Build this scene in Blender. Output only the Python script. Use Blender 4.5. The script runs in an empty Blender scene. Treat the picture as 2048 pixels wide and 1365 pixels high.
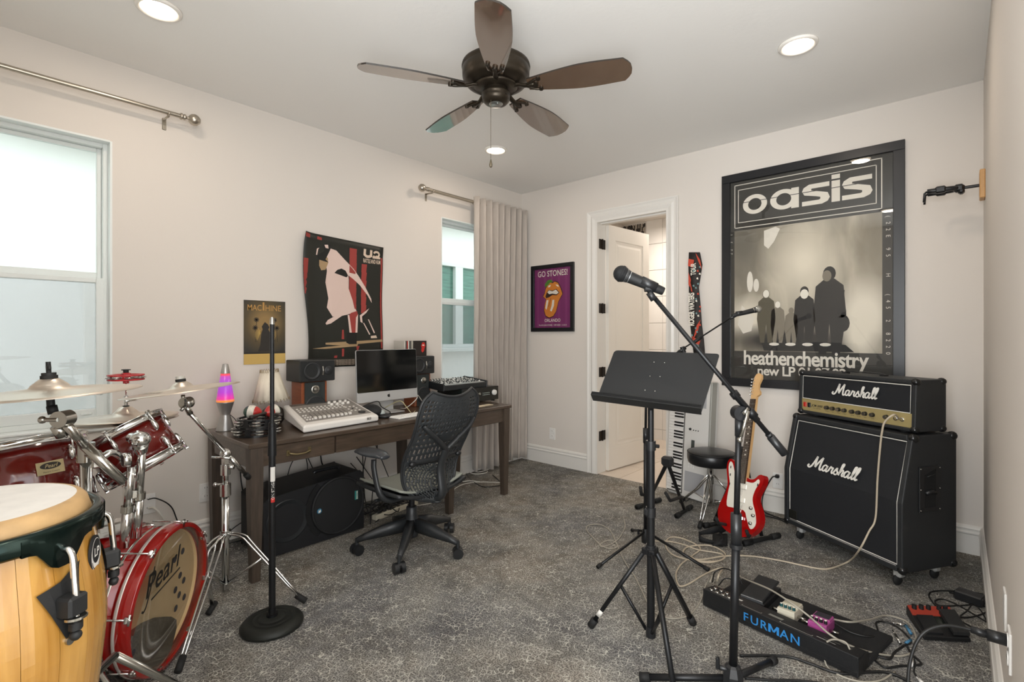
import bpy, math, random
from mathutils import Vector, Matrix
PI = math.pi
sc = bpy.context.scene
# ---------------------------------------------------------------- camera, world, lights, exposure
CZ = 1.32
YAW = math.atan2(893, 1002)
FW = Vector((-math.sin(YAW), math.cos(YAW), 0)); RT = Vector((math.cos(YAW), math.sin(YAW), 0))
cam_d = bpy.data.cameras.new('camera'); cam = bpy.data.objects.new('camera', cam_d)
sc.collection.objects.link(cam); sc.camera = cam
cam.location = (0, 0, CZ); cam.rotation_euler = (PI/2, 0, YAW)
cam_d.sensor_width = 36; cam_d.lens = 36*1002/2048; cam_d.shift_y = -10.5/2048
cam_d.clip_start = 0.02; cam_d.clip_end = 100
sc.view_settings.view_transform = 'Standard'; sc.view_settings.look = 'None'
sc.view_settings.gamma = 1; sc.view_settings.use_curve_mapping = False
sc.view_settings.exposure = 0.17
LAMP_W, SKY, BATH_W, FILL_W = 4.0, 2.5, 24, 140
world = bpy.data.worlds.new('world'); sc.world = world; world.use_nodes = True
bg = world.node_tree.nodes['Background']; bg.inputs[0].default_value = (0.93, 0.97, 1, 1); bg.inputs[1].default_value = SKY
XL, YB, XR, YN, ZC = -3.53, 4.115, 0.112, -0.5, 2.85       # left wall, back wall, right wall, near wall, ceiling
def lamp(kind, name, loc, energy, color, size=0.1, rot=None, **k):
    d = bpy.data.lights.new(name, kind); d.energy = energy; d.color = color
    if kind == 'AREA': d.size = size
    else: d.shadow_soft_size = size
    for a, b in k.items(): setattr(d, a, b)
    o = bpy.data.objects.new(name, d); sc.collection.objects.link(o); o.location = loc
    if rot: o.rotation_euler = rot
    return o
WARM = (1.0, 0.84, 0.70)
LIGHTS = [(-2.79, 0.65), (-0.63, 2.965), (-2.84, 2.985), (-0.63, 0.65)]
for i, (lx, ly) in enumerate(LIGHTS):
    lamp('AREA', 'recessed_lamp', (lx, ly, ZC-0.022), LAMP_W, WARM, 0.13, shape='DISK')
# added fill lamps at two made-up openings beside and behind the camera
lamp('AREA', 'added_fill_light', (.33, YN-.13, 1.45), FILL_W, (0.95, 0.98, 1.0), 1.4, (PI/2+.45, 0, -.3), shape='RECTANGLE', size_y=1.9)
lamp('AREA', 'added_fill_light', (1.3, .4, 1.45), FILL_W*.06, (0.95, 0.98, 1.0), 1.5, (PI/2+.5, 0, PI/2), shape='RECTANGLE', size_y=1.9)
lamp('AREA', 'bathroom_lamp', (-2.4, 5.3, 2.70), BATH_W, (1.0, 0.9, 0.8), 0.4)

# ---------------------------------------------------------------- pixel helpers (a pixel of the photograph onto a real plane)
def ray(u, v): return FW + RT*((u-1024)/1002) + Vector((0, 0, -(v-672)/1002))
C0 = Vector((0, 0, CZ))
def pz(u, v, z=0.0): d = ray(u, v); return C0 + d*((z-CZ)/d.z)
def px(u, v, X=XL): d = ray(u, v); return C0 + d*(X/d.x)
def py(u, v, Y=YB): d = ray(u, v); return C0 + d*(Y/d.y)
def pd(u, v, D): return C0 + ray(u, v)*D

# ---------------------------------------------------------------- mesh builder
def smooth_path(pts, n=6, closed=False):
    pts = [Vector(p) for p in pts]; N = len(pts)
    if N < 3: return pts
    out = []
    rng = range(N) if closed else range(N-1)
    for i in rng:
        p1, p2 = pts[i], pts[(i+1) % N]
        p0 = pts[(i-1) % N] if (closed or i > 0) else p1*2-p2
        p3 = pts[(i+2) % N] if (closed or i+2 < N) else p2*2-p1
        for k in range(n):
            t = k/n
            out.append(0.5*((2*p1)+(p2-p0)*t+(2*p0-5*p1+4*p2-p3)*t*t+(3*p1-p0-3*p2+p3)*t**3))
    if not closed: out.append(pts[-1])
    return out
def axis_m(p, z, x=None):
    z = Vector(z).normalized()
    if x is None: x = Vector((1, 0, 0)) if abs(z.x) < 0.9 else Vector((0, 1, 0))
    x = Vector(x); y = z.cross(x).normalized(); x = y.cross(z)
    m = Matrix((x, y, z)).transposed().to_4x4(); m.translation = Vector(p); return m
def T(x, y, z): return Matrix.Translation((x, y, z))
def RZ(a): return Matrix.Rotation(a, 4, 'Z')
def RX(a): return Matrix.Rotation(a, 4, 'X')
def RY(a): return Matrix.Rotation(a, 4, 'Y')
class MB:
    def __init__(s, M=None): s.v = []; s.f = []; s.m = []; s.s = []; s.M = M
    def add(s, vs, fs, mi=0, sm=False, M=None):
        b = len(s.v)
        for p in vs:
            p = Vector(p)
            if M is not None: p = M @ p
            if s.M is not None: p = s.M @ p
            s.v.append(p)
        for f in fs: s.f.append([b+i for i in f]); s.m.append(mi); s.s.append(sm)
        return s
    def box(s, c, d, mi=0, M=None, bev=0.0):
        x, y, z = d[0]/2, d[1]/2, d[2]/2; c = Vector(c)
        if bev <= 0:
            vs = [c+Vector((a*x, b*y, e*z)) for a in (-1, 1) for b in (-1, 1) for e in (-1, 1)]
            return s.add(vs, [(0, 1, 3, 2), (4, 6, 7, 5), (0, 4, 5, 1), (2, 3, 7, 6), (0, 2, 6, 4), (1, 5, 7, 3)], mi, False, M)
        b = min(bev, x*.99, y*.99, z*.99); vs = []; idx = {}
        for a in (-1, 1):
            for e in (-1, 1):
                for g in (-1, 1):
                    for k, q in enumerate(((x, y-b, z-b), (x-b, y, z-b), (x-b, y-b, z))):
                        idx[a, e, g, k] = len(vs); vs.append(c+Vector((a*q[0], e*q[1], g*q[2])))
        F = []
        def quad(l, flip):
            F.append(l if not flip else l[::-1])
        for a in (-1, 1):
            quad([idx[a, -1, -1, 0], idx[a, 1, -1, 0], idx[a, 1, 1, 0], idx[a, -1, 1, 0]], a < 0)
            quad([idx[-1, a, -1, 1], idx[1, a, -1, 1], idx[1, a, 1, 1], idx[-1, a, 1, 1]], a > 0)
            quad([idx[-1, -1, a, 2], idx[1, -1, a, 2], idx[1, 1, a, 2], idx[-1, 1, a, 2]], a < 0)
            for e in (-1, 1):
                quad([idx[a, e, -1, 0], idx[a, e, -1, 1], idx[a, e, 1, 1], idx[a, e, 1, 0]], a*e < 0)
                quad([idx[a, -1, e, 0], idx[a, 1, e, 0], idx[a, 1, e, 2], idx[a, -1, e, 2]], a*e < 0)
                quad([idx[-1, a, e, 1], idx[-1, a, e, 2], idx[1, a, e, 2], idx[1, a, e, 1]], a*e < 0)
                for g in (-1, 1): quad([idx[a, e, g, 0], idx[a, e, g, 1], idx[a, e, g, 2]], a*e*g < 0)
        return s.add(vs, F, mi, False, M)
    def lathe(s, prof, M=None, n=32, mi=0, sm=True, cap=True):
        vs = []; F = []
        for r, z in prof:
            for k in range(n): a = 2*PI*k/n; vs.append((r*math.cos(a), r*math.sin(a), z))
        for i in range(len(prof)-1):
            for k in range(n): k2 = (k+1) % n; F.append((i*n+k, i*n+k2, (i+1)*n+k2, (i+1)*n+k))
        s.add(vs, F, mi, sm, M)
        if cap:
            for i, fl in ((0, True), (len(prof)-1, False)):
                if prof[i][0] > 1e-6:
                    l = list(range(n)); s.add(vs[i*n:(i+1)*n], [l[::-1] if fl else l], mi, False, M)
        return s
    def cyl(s, p0, p1, r, r1=None, n=16, mi=0, sm=True, cap=True, M=None):
        p0, p1 = Vector(p0), Vector(p1); L = (p1-p0).length; m = axis_m(p0, p1-p0)
        if M is not None: m = M @ m
        return s.lathe([(r, 0), (r if r1 is None else r1, L)], m, n, mi, sm, cap)
    def sphere(s, c, r, M=None, n=16, mi=0, z0=-1, z1=1):
        r = r if hasattr(r, '__len__') else (r, r, r); k = max(6, n//2)
        prof = []
        a0, a1 = math.asin(z0), math.asin(z1)
        for i in range(k+1):
            a = a0+(a1-a0)*i/k; prof.append((max(1e-7, math.cos(a)), math.sin(a)))
        m = T(*c) @ Matrix.Diagonal((r[0], r[1], r[2], 1))
        return s.lathe(prof, (M @ m) if M is not None else m, n, mi, True, True)
    def tube(s, pts, r, n=8, mi=0, sm=True, cap=True, closed=False, M=None, flat=None):
        pts = [Vector(p) for p in pts]; N = len(pts); rr = r if hasattr(r, '__len__') else [r]*N
        vs = []; F = []; x = None
        for i, p in enumerate(pts):
            if closed: t = pts[(i+1) % N]-pts[i-1]
            else: t = pts[min(i+1, N-1)]-pts[max(i-1, 0)]
            if t.length < 1e-9: t = Vector((0, 0, 1))
            t.normalize()
            if x is None: x = Vector((0, 0, 1)).cross(t) if abs(t.z) < 0.95 else Vector((1, 0, 0)).cross(t)
            x = (x-t*x.dot(t)); x = x.normalized() if x.length > 1e-6 else Vector((1, 0, 0)); y = t.cross(x)
            fy = 1 if flat is None else flat
            for k in range(n): a = 2*PI*(k+.5)/n; vs.append(p+(x*math.cos(a)+y*math.sin(a)*fy)*rr[i])
        for i in range(N if closed else N-1):
            j = (i+1) % N
            for k in range(n): k2 = (k+1) % n; F.append((i*n+k, i*n+k2, j*n+k2, j*n+k))
        if cap and not closed: F.append(list(range(n))[::-1]); F.append([(N-1)*n+k for k in range(n)])
        return s.add(vs, F, mi, sm, M)
    def rod(s, a, b, r, n=10, mi=0, M=None): return s.tube([a, b], r, n, mi, True, True, False, M)
    def prism(s, poly, z0, z1, M=None, mi=0, sm=False, side=None):
        n = len(poly); vs = [(x, y, z0) for x, y in poly]+[(x, y, z1) for x, y in poly]
        s.add(vs, [list(range(n))[::-1], [n+i for i in range(n)]], mi, False, M)
        return s.add(vs, [(i, (i+1) % n, n+(i+1) % n, n+i) for i in range(n)], mi if side is None else side, sm, M)
    def poly(s, poly, M=None, mi=0, z=0.0): return s.add([(p[0], p[1], z) for p in poly], [list(range(len(poly)))], mi, False, M)
    def ribbon(s, pts, w, M=None, mi=0, z=0.0, closed=False, sub=5):
        p = smooth_path([(a, b, 0) for a, b in pts], sub, closed) if sub else [Vector((a, b, 0)) for a, b in pts]
        N = len(p); vs = []; F = []
        for i in range(N):
            t = (p[(i+1) % N]-p[i-1]) if closed else (p[min(i+1, N-1)]-p[max(i-1, 0)])
            t.normalize(); q = Vector((-t.y, t.x, 0)); ww = w(i/(N-1)) if callable(w) else w
            vs += [p[i]+q*ww/2+Vector((0, 0, z)), p[i]-q*ww/2+Vector((0, 0, z))]
        for i in range(N if closed else N-1): j = (i+1) % N; F.append((2*i, 2*i+1, 2*j+1, 2*j))
        return s.add(vs, F, mi, False, M)
    def rect(s, x0, y0, x1, y1, M=None, mi=0, z=0.0): return s.poly([(x0, y0), (x1, y0), (x1, y1), (x0, y1)], M, mi, z)
    def text(s, st, M, size=0.1, mi=0, bold=0.0, shear=0.0, sx=1.0, align='CENTER', sp=1.0, z=0.0):
        c = bpy.data.curves.new('t', 'FONT'); c.body = st; c.size = size; c.offset = bold*size; c.shear = shear
        c.align_x = align; c.space_character = sp; c.resolution_u = 3
        o = bpy.data.objects.new('t', c); sc.collection.objects.link(o)
        dg = bpy.context.evaluated_depsgraph_get(); me = bpy.data.meshes.new_from_object(o.evaluated_get(dg))
        vs = [(v.co.x*sx, v.co.y, z) for v in me.vertices]; fs = [list(p.vertices) for p in me.polygons]
        bpy.data.objects.remove(o); bpy.data.curves.remove(c); bpy.data.meshes.remove(me)
        return s.add(vs, fs, mi, False, M)
    def grid(s, fn, nu, nv, mi=0, sm=True, M=None, skip=None, cu=False):
        vs = [fn(i/nu, j/nv) for j in range(nv+1) for i in range(nu+1)]; F = []
        for j in range(nv):
            for i in range(nu):
                if skip and skip(i, j): continue
                a = j*(nu+1)+i; F.append((a, a+1, a+nu+2, a+nu+1))
        return s.add(vs, F, mi, sm, M)
def rrect(w, h, r, n=5, cx=0, cy=0):
    o = []
    for sx, sy, a0 in ((1, 1, 0), (-1, 1, 90), (-1, -1, 180), (1, -1, 270)):
        for k in range(n+1): a = math.radians(a0+90*k/n); o.append((cx+sx*(w/2-r)+r*math.cos(a), cy+sy*(h/2-r)+r*math.sin(a)))
    return o
def ell(cx, cy, rx, ry, n=24, a0=0, a1=360):
    return [(cx+rx*math.cos(math.radians(a0+(a1-a0)*k/n)), cy+ry*math.sin(math.radians(a0+(a1-a0)*k/n))) for k in range(n+(0 if a1-a0 == 360 else 1))]

# ---------------------------------------------------------------- objects
ROOTM = {}
def tag(o, label=None, cat=None, group=None, kind=None):
    if label: o['label'] = label
    if cat: o['category'] = cat
    if group: o['group'] = group
    if kind: o['kind'] = kind
    return o
def thing(name, label, cat, loc=(0, 0, 0), rot=0, group=None):
    o = bpy.data.objects.new(name, None); sc.collection.objects.link(o); o.empty_display_size = .05
    o.location = loc
    o.rotation_euler = (0, 0, rot)
    tag(o, label, cat, group); ROOTM[o.name] = T(*loc) @ RZ(rot); return o
def part(name, mb, mats, parent=None, local=False, label=None, kind=None, mod=None):
    if not isinstance(mats, (list, tuple)): mats = [mats]
    W = ROOTM.get(parent.name, Matrix()) if parent is not None else Matrix()
    inv = Matrix() if local else W.inverted()
    me = bpy.data.meshes.new(name)
    vs = [inv @ v for v in mb.v]
    org = Vector((0, 0, 0))
    if parent is None and vs and not local:
        lo = [min(v[i] for v in vs) for i in range(3)]; hi = [max(v[i] for v in vs) for i in range(3)]
        org = Vector(((lo[0]+hi[0])/2, (lo[1]+hi[1])/2, lo[2])); vs = [v-org for v in vs]
    me.from_pydata([tuple(v) for v in vs], [], mb.f)
    for m in mats: me.materials.append(m)
    for i, p in enumerate(me.polygons): p.material_index = mb.m[i]; p.use_smooth = mb.s[i]
    me.update()
    o = bpy.data.objects.new(name, me); sc.collection.objects.link(o); o.location = org
    if parent is not None: o.parent = parent; ROOTM[o.name] = W
    else: ROOTM[o.name] = T(*org)
    if label: o['label'] = label
    if kind: o['kind'] = kind
    if mod:
        for t, kw in mod:
            md = o.modifiers.new(t.lower(), t)
            for a, b in kw.items(): setattr(md, a, b)
    return o
def solo(name, mb, mats, label, cat, group=None, kind=None, mod=None): return tag(part(name, mb, mats, None, mod=mod), label, cat, group, kind)
def dup(o, loc=None, parent=None):
    c = o.copy(); sc.collection.objects.link(c)
    if parent is not None: c.parent = parent
    if loc is not None: c.location = loc
    for ch in [x for x in bpy.data.objects if x.parent == o]: dup(ch, None, c)
    return c

# ---------------------------------------------------------------- materials
def srgb(c):
    if isinstance(c, str): c = [int(c[i:i+2], 16)/255 for i in (0, 2, 4)]
    return tuple(x/12.92 if x <= 0.04045 else ((x+0.055)/1.055)**2.4 for x in c)+(1.0,)
MATS = {}
def mat(name, col='808080', rough=0.5, metal=0.0, noise=0.0, nscale=20, bump=0.0, bscale=200, coat=0.0, emit=None, es=0.0, spec=None, sheen=0.0, stretch=None, trans=0.0, alpha=None):
    if name in MATS: return MATS[name]
    m = bpy.data.materials.new(name); m.use_nodes = True; nt = m.node_tree; N = nt.nodes; b = N['Principled BSDF']
    c = srgb(col); b.inputs['Base Color'].default_value = c; b.inputs['Roughness'].default_value = rough; b.inputs['Metallic'].default_value = metal
    if coat: b.inputs['Coat Weight'].default_value = coat; b.inputs['Coat Roughness'].default_value = 0.06
    if spec is not None: b.inputs['Specular IOR Level'].default_value = spec
    if sheen: b.inputs['Sheen Weight'].default_value = sheen
    if trans: b.inputs['Transmission Weight'].default_value = trans
    if emit: b.inputs['Emission Color'].default_value = srgb(emit); b.inputs['Emission Strength'].default_value = es
    tc = None
    def coords(st=None):
        nonlocal tc
        if tc is None: tc = N.new('ShaderNodeTexCoord')
        if st:
            mp = N.new('ShaderNodeMapping'); mp.inputs['Scale'].default_value = st; nt.links.new(tc.outputs['Object'], mp.inputs[0]); return mp.outputs[0]
        return tc.outputs['Object']
    if noise:
        nz = N.new('ShaderNodeTexNoise'); nz.inputs['Scale'].default_value = nscale; nz.inputs['Detail'].default_value = 5; nt.links.new(coords(stretch), nz.inputs['Vector'])
        r = N.new('ShaderNodeValToRGB'); e = r.color_ramp.elements
        e[0].position = .3; e[1].position = .7
        e[0].color = tuple(max(0, x*(1-noise)) for x in c[:3])+(1,); e[1].color = tuple(min(1, x*(1+noise)) for x in c[:3])+(1,)
        nt.links.new(nz.outputs['Fac'], r.inputs[0]); nt.links.new(r.outputs[0], b.inputs['Base Color'])
    if bump:
        nb = N.new('ShaderNodeTexNoise'); nb.inputs['Scale'].default_value = bscale; nb.inputs['Detail'].default_value = 3; nt.links.new(coords(), nb.inputs['Vector'])
        bp = N.new('ShaderNodeBump'); bp.inputs['Strength'].default_value = bump; bp.inputs['Distance'].default_value = .002
        nt.links.new(nb.outputs['Fac'], bp.inputs['Height']); nt.links.new(bp.outputs[0], b.inputs['Normal'])
    MATS[name] = m; return m
def glass_mat(name, tint='ffffff', refl=1.0, rough=0.0, haze=0.0, hazecol='d8dcdc'):
    if name in MATS: return MATS[name]
    m = bpy.data.materials.new(name); m.use_nodes = True; nt = m.node_tree; N = nt.nodes; N.remove(N['Principled BSDF']); out = N['Material Output']
    t = N.new('ShaderNodeBsdfTransparent'); t.inputs[0].default_value = srgb(tint)
    g = N.new('ShaderNodeBsdfGlossy'); g.inputs['Roughness'].default_value = rough
    fr = N.new('ShaderNodeFresnel'); fr.inputs[0].default_value = 1.5
    mu = N.new('ShaderNodeMath'); mu.operation = 'MULTIPLY'; mu.inputs[1].default_value = refl
    mx = N.new('ShaderNodeMixShader'); nt.links.new(fr.outputs[0], mu.inputs[0]); bf = N.new('ShaderNodeNewGeometry'); iv = N.new('ShaderNodeMath'); iv.operation = 'SUBTRACT'; iv.inputs[0].default_value = 1; nt.links.new(bf.outputs['Backfacing'], iv.inputs[1])
    m3 = N.new('ShaderNodeMath'); m3.operation = 'MULTIPLY'; nt.links.new(mu.outputs[0], m3.inputs[0]); nt.links.new(iv.outputs[0], m3.inputs[1]); nt.links.new(m3.outputs[0], mx.inputs[0])
    nt.links.new(g.outputs[0], mx.inputs[2])
    if haze:
        d = N.new('ShaderNodeBsdfDiffuse'); d.inputs[0].default_value = srgb(hazecol)
        m2 = N.new('ShaderNodeMixShader'); m2.inputs[0].default_value = haze
        nt.links.new(t.outputs[0], m2.inputs[1]); nt.links.new(d.outputs[0], m2.inputs[2]); nt.links.new(m2.outputs[0], mx.inputs[1])
    else: nt.links.new(t.outputs[0], mx.inputs[1])
    nt.links.new(mx.outputs[0], out.inputs[0]); MATS[name] = m; return m
BLK = mat('black_metal', '17181a', .42, .3)
BLKM = mat('black_matte', '141516', .6)
BLKP = mat('black_plastic', '1c1d1f', .38, bump=.15, bscale=400)
RUB = mat('black_rubber', '121212', .75)
CHR = mat('chrome', 'd8d8d6', .12, 1.0)
CHRD = mat('worn_chrome', 'b9b8b2', .22, 1.0)
WHP = mat('white_plastic', 'e8e6e2', .35)
SILV = mat('silver_metal', 'b9bcbf', .32, .9)
WPAINT = mat('white_trim_paint', 'e3e0da', .35)
# ---------------------------------------------------------------- setting
wallm = mat('wall_paint', 'ddd6ce', .85, bump=.10, bscale=90)
ceilm = mat('ceiling_paint', 'f1efeb', .9, bump=.3, bscale=38)
def carpet():
    m = bpy.data.materials.new('carpet_weave'); m.use_nodes = True; nt = m.node_tree; N = nt.nodes; L = nt.links; b = N['Principled BSDF']
    b.inputs['Roughness'].default_value = .95; b.inputs['Specular IOR Level'].default_value = .1
    tc = N.new('ShaderNodeTexCoord')
    def nz(sc_, det=4, rough=.6):
        n = N.new('ShaderNodeTexNoise'); n.inputs['Scale'].default_value = sc_; n.inputs['Detail'].default_value = det; n.inputs['Roughness'].default_value = rough
        L.new(tc.outputs['Object'], n.inputs['Vector']); return n
    n1 = nz(1.3, 5, .62)
    r1 = N.new('ShaderNodeValToRGB'); e = r1.color_ramp.elements
    e[0].position = .36; e[0].color = srgb('62646a'); e[1].position = .64; e[1].color = srgb('857b6f')
    e2 = r1.color_ramp.elements.new(.5); e2.color = srgb('74726e'); L.new(n1.outputs['Fac'], r1.inputs[0])
    n2 = nz(5.5, 5, .65); r2 = N.new('ShaderNodeValToRGB'); r2.color_ramp.elements[0].position = .35; r2.color_ramp.elements[1].position = .65
    r2.color_ramp.elements[0].color = srgb('534e46'); r2.color_ramp.elements[1].color = srgb('8d8b86'); L.new(n2.outputs['Fac'], r2.inputs[0])
    mx = N.new('ShaderNodeMixRGB'); mx.inputs[0].default_value = .5; L.new(r1.outputs[0], mx.inputs[1]); L.new(r2.outputs[0], mx.inputs[2])
    # fine dark speckle of the pile
    n3 = nz(160, 2, .5); r3 = N.new('ShaderNodeValToRGB'); r3.color_ramp.elements[0].position = .38; r3.color_ramp.elements[1].position = .62
    r3.color_ramp.elements[0].color = (.38, .38, .38, 1); r3.color_ramp.elements[1].color = (1.7, 1.7, 1.68, 1); L.new(n3.outputs['Fac'], r3.inputs[0])
    m2 = N.new('ShaderNodeMixRGB'); m2.blend_type = 'MULTIPLY'; m2.inputs[0].default_value = .85; L.new(mx.outputs[0], m2.inputs[1]); L.new(r3.outputs[0], m2.inputs[2])
    # pale crackle threads, broken up
    rot = N.new('ShaderNodeMapping'); rot.inputs['Rotation'].default_value = (0, 0, -.39); L.new(tc.outputs['Object'], rot.inputs[0])
    wn = nz(14, 2); vm = N.new('ShaderNodeMixRGB'); vm.inputs[0].default_value = .035; L.new(rot.outputs[0], vm.inputs[1]); L.new(wn.outputs['Color'], vm.inputs[2])
    vo = N.new('ShaderNodeTexVoronoi'); vo.feature = 'DISTANCE_TO_EDGE'; vo.inputs['Scale'].default_value = 46; vo.inputs['Randomness'].default_value = .72; L.new(vm.outputs[0], vo.inputs['Vector'])
    rv = N.new('ShaderNodeValToRGB'); rv.color_ramp.elements[0].position = .018; rv.color_ramp.elements[0].color = (1, 1, 1, 1); rv.color_ramp.elements[1].position = .07; rv.color_ramp.elements[1].color = (0, 0, 0, 1)
    L.new(vo.outputs['Distance'], rv.inputs[0])
    n4 = nz(24, 3); r4 = N.new('ShaderNodeValToRGB'); r4.color_ramp.elements[0].position = .44; r4.color_ramp.elements[1].position = .56; L.new(n4.outputs['Fac'], r4.inputs[0])
    mm = N.new('ShaderNodeMath'); mm.operation = 'MULTIPLY'; L.new(rv.outputs[0], mm.inputs[0]); L.new(r4.outputs[0], mm.inputs[1])
    ms = N.new('ShaderNodeMath'); ms.operation = 'MULTIPLY'; ms.inputs[1].default_value = .85; L.new(mm.outputs[0], ms.inputs[0])
    m3 = N.new('ShaderNodeMixRGB'); m3.inputs[2].default_value = srgb('c4c1b6'); L.new(ms.outputs[0], m3.inputs[0]); L.new(m2.outputs[0], m3.inputs[1])
    L.new(m3.outputs[0], b.inputs['Base Color'])
    bp = N.new('ShaderNodeBump'); bp.inputs['Strength'].default_value = .6; bp.inputs['Distance'].default_value = .006; L.new(n3.outputs['Fac'], bp.inputs['Height']); L.new(bp.outputs[0], b.inputs['Normal'])
    return m
def struct(name, mb, m, parent=None, **k):
    o = part(name, mb, m, parent, **k)
    if parent is None: o['kind'] = 'structure'
    return o
XA = 1.15                                  # far side of the alcove the photographer stands beside
YA = 1.25                                  # where the right wall ends and the alcove opens
struct('floor', MB().box(((XL+XA)/2, (YN+YB)/2, -.05), (XA-XL+.4, YB-YN+.02, .1)), carpet())
ceil = struct('ceiling', MB().box(((XL+XA)/2, (YN+YB)/2, ZC+.05), (XA-XL+.4, YB-YN+.2, .1)), ceilm)
def wall_holes(ax, pos, th, a0, a1, holes, z0=0, z1=ZC):
    """a wall on plane ax=pos growing to pos+th; holes = (a0,a1,z0,z1)"""
    mb = MB()
    def bx(p, q, r, s_):
        if q-p < 1e-4 or s_-r < 1e-4: return
        c = ((p+q)/2, (r+s_)/2)
        if ax == 'x': mb.box((pos+th/2, c[0], c[1]), (abs(th), q-p, s_-r))
        else: mb.box((c[0], pos+th/2, c[1]), (q-p, abs(th), s_-r))
    cur = a0
    for h in sorted(holes):
        bx(cur, h[0], z0, z1); bx(h[0], h[1], z0, h[2]); bx(h[0], h[1], h[3], z1); cur = h[1]
    bx(cur, a1, z0, z1); return mb
W1 = (-.13, .60, .83, 2.405); W2 = (2.992, 3.72, .83, 2.405)
D1 = (-2.59, -1.86, 0, 2.42)
struct('wall_left', wall_holes('x', XL, -.16, YN-.1, YB, [W1, W2]), wallm)
struct('wall_back', wall_holes('y', YB, .12, XL-.16, XA+.1, [D1]), wallm)
struct('wall_right', MB().box((XR+.06, (YA+YB)/2, ZC/2), (.12, YB-YA, ZC)), wallm)
struct('wall_near', wall_holes('y', YN, -.12, XL-.16, XA+.1, [(-.4, 1.05, .5, 2.4)]), wallm)  # unseen opening added for the fill lamp behind the camera
wa = wall_holes('x', XA, .12, YN, YB, [(-.35, 1.15, .5, 2.4)])  # second added opening, for the side fill lamp
struct('wall_alcove', wa.box(((XR+.12+XA)/2, YA+.06, ZC/2), (XA-XR-.12, .12, ZC)), wallm)
# baseboards: profile (height, depth)
BBP = [(0, 0), (.016, 0), (.016, .118), (.021, .124), (.021, .131), (.014, .138), (.014, .148), (.018, .153), (.012, .165), (.004, .172), (0, .172)]
def bb(name, p, q, nrm):
    p, q, nrm = Vector(p), Vector(q), Vector(nrm); mb = MB(); n = len(BBP)
    vs = [e+nrm*d+Vector((0, 0, z)) for e in (p, q) for d, z in BBP]
    mb.add(vs, [(i, (i+1) % n, n+(i+1) % n, n+i) for i in range(n)]+[list(range(n))[::-1], [n+i for i in range(n)]])
    return struct(name, mb, WPAINT)
bb('baseboard_left', (XL, YN, 0), (XL, YB, 0), (1, 0, 0))
bb('baseboard_back', (XL, YB, 0), (-2.685, YB, 0), (0, -1, 0))
bb('baseboard_back_right', (-1.765, YB, 0), (XR, YB, 0), (0, -1, 0))
bb('baseboard_right', (XR, YB, 0), (XR, YA, 0), (-1, 0, 0))
bb('baseboard_near', (XL, YN, 0), (XA, YN, 0), (0, 1, 0))
# windows on the left wall
vinyl = mat('window_vinyl', 'dfe4e2', .4); sillm = mat('window_return', 'e6eae8', .5)
clear = glass_mat('window_glass', 'f2f7f5', .9)
screen = glass_mat('window_glass_with_screen', 'e4e8e8', .9, 0, .22, 'b9bcbc')
def window(name, W):
    y0, y1, z0, z1 = W; ym = (y0+y1)/2
    f = MB(); d = .05; X0 = XL-.075
    for (a, b_, c, e) in ((y0+.028, y1-.028, z0, z0+.03), (y0+.028, y1-.028, z1-.028, z1), (y0, y0+.028, z0, z1), (y1-.028, y1, z0, z1)):
        f.box((X0-.02, (a+b_)/2, (c+e)/2), (.07, b_-a, e-c), bev=.003)
    w = struct(name, f, vinyl)
    zr = 1.642
    u = MB()                                                       # upper fixed sash
    for (a, b_, c, e) in ((y0+.05, y1-.05, zr, zr+.034), (y0+.05, y1-.05, z1-.05, z1-.028), (y0+.028, y0+.05, zr, z1-.028), (y1-.05, y1-.028, zr, z1-.028)):
        u.box((X0-.035, (a+b_)/2, (c+e)/2), (.028, b_-a, e-c), bev=.003)
    part('upper_sash', u, vinyl, w)
    l = MB()
    for (a, b_, c, e) in ((y0+.058, y1-.058, zr-.028, zr), (y0+.058, y1-.058, z0+.03, z0+.085), (y0+.02, y0+.058, z0+.03, zr), (y1-.058, y1-.02, z0+.03, zr)):
        l.box((X0, (a+b_)/2, (c+e)/2), (.032, b_-a, e-c), bev=.003)
    ls = part('lower_sash', l, vinyl, w)
    part('latch', MB().box((X0+.02, y1-.035, z0+.19), (.012, .014, .06), bev=.003).box((X0+.02, y1-.1, z0+.06), (.012, .05, .012), bev=.003), vinyl, ls)
    part('pane', MB().box((X0-.035, ym, (zr+.034+z1-.05)/2), (.004, y1-y0-.1, z1-.05-zr-.034)), clear, w)
    part('pane', MB().box((X0, ym, (z0+.085+zr-.028)/2), (.004, y1-y0-.116, zr-.028-z0-.085)), screen, w)
    return w
window('window_1', W1); window('window_2', W2)
def trim_window(name, W):
    y0, y1, z0, z1 = W; t = MB()
    t.box((XL-.02, (y0+y1)/2, z0-.006), (.115, y1-y0+.0, .014), bev=.003)
    t.box((XL+.014, (y0+y1)/2, z0-.016), (.03, y1-y0+.06, .036), bev=.008)
    r = .006
    for (a, b_, c, e) in ((y0-.004, y0+r, z0, z1), (y1-r, y1+.004, z0, z1), (y0+r, y1-r, z1-r, z1+.004)):
        t.box((XL-.038, (a+b_)/2, (c+e)/2), (.08, b_-a, e-c))
    return struct(name, t, sillm)
trim_window('trim_1', W1); trim_window('trim_2', W2)
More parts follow.
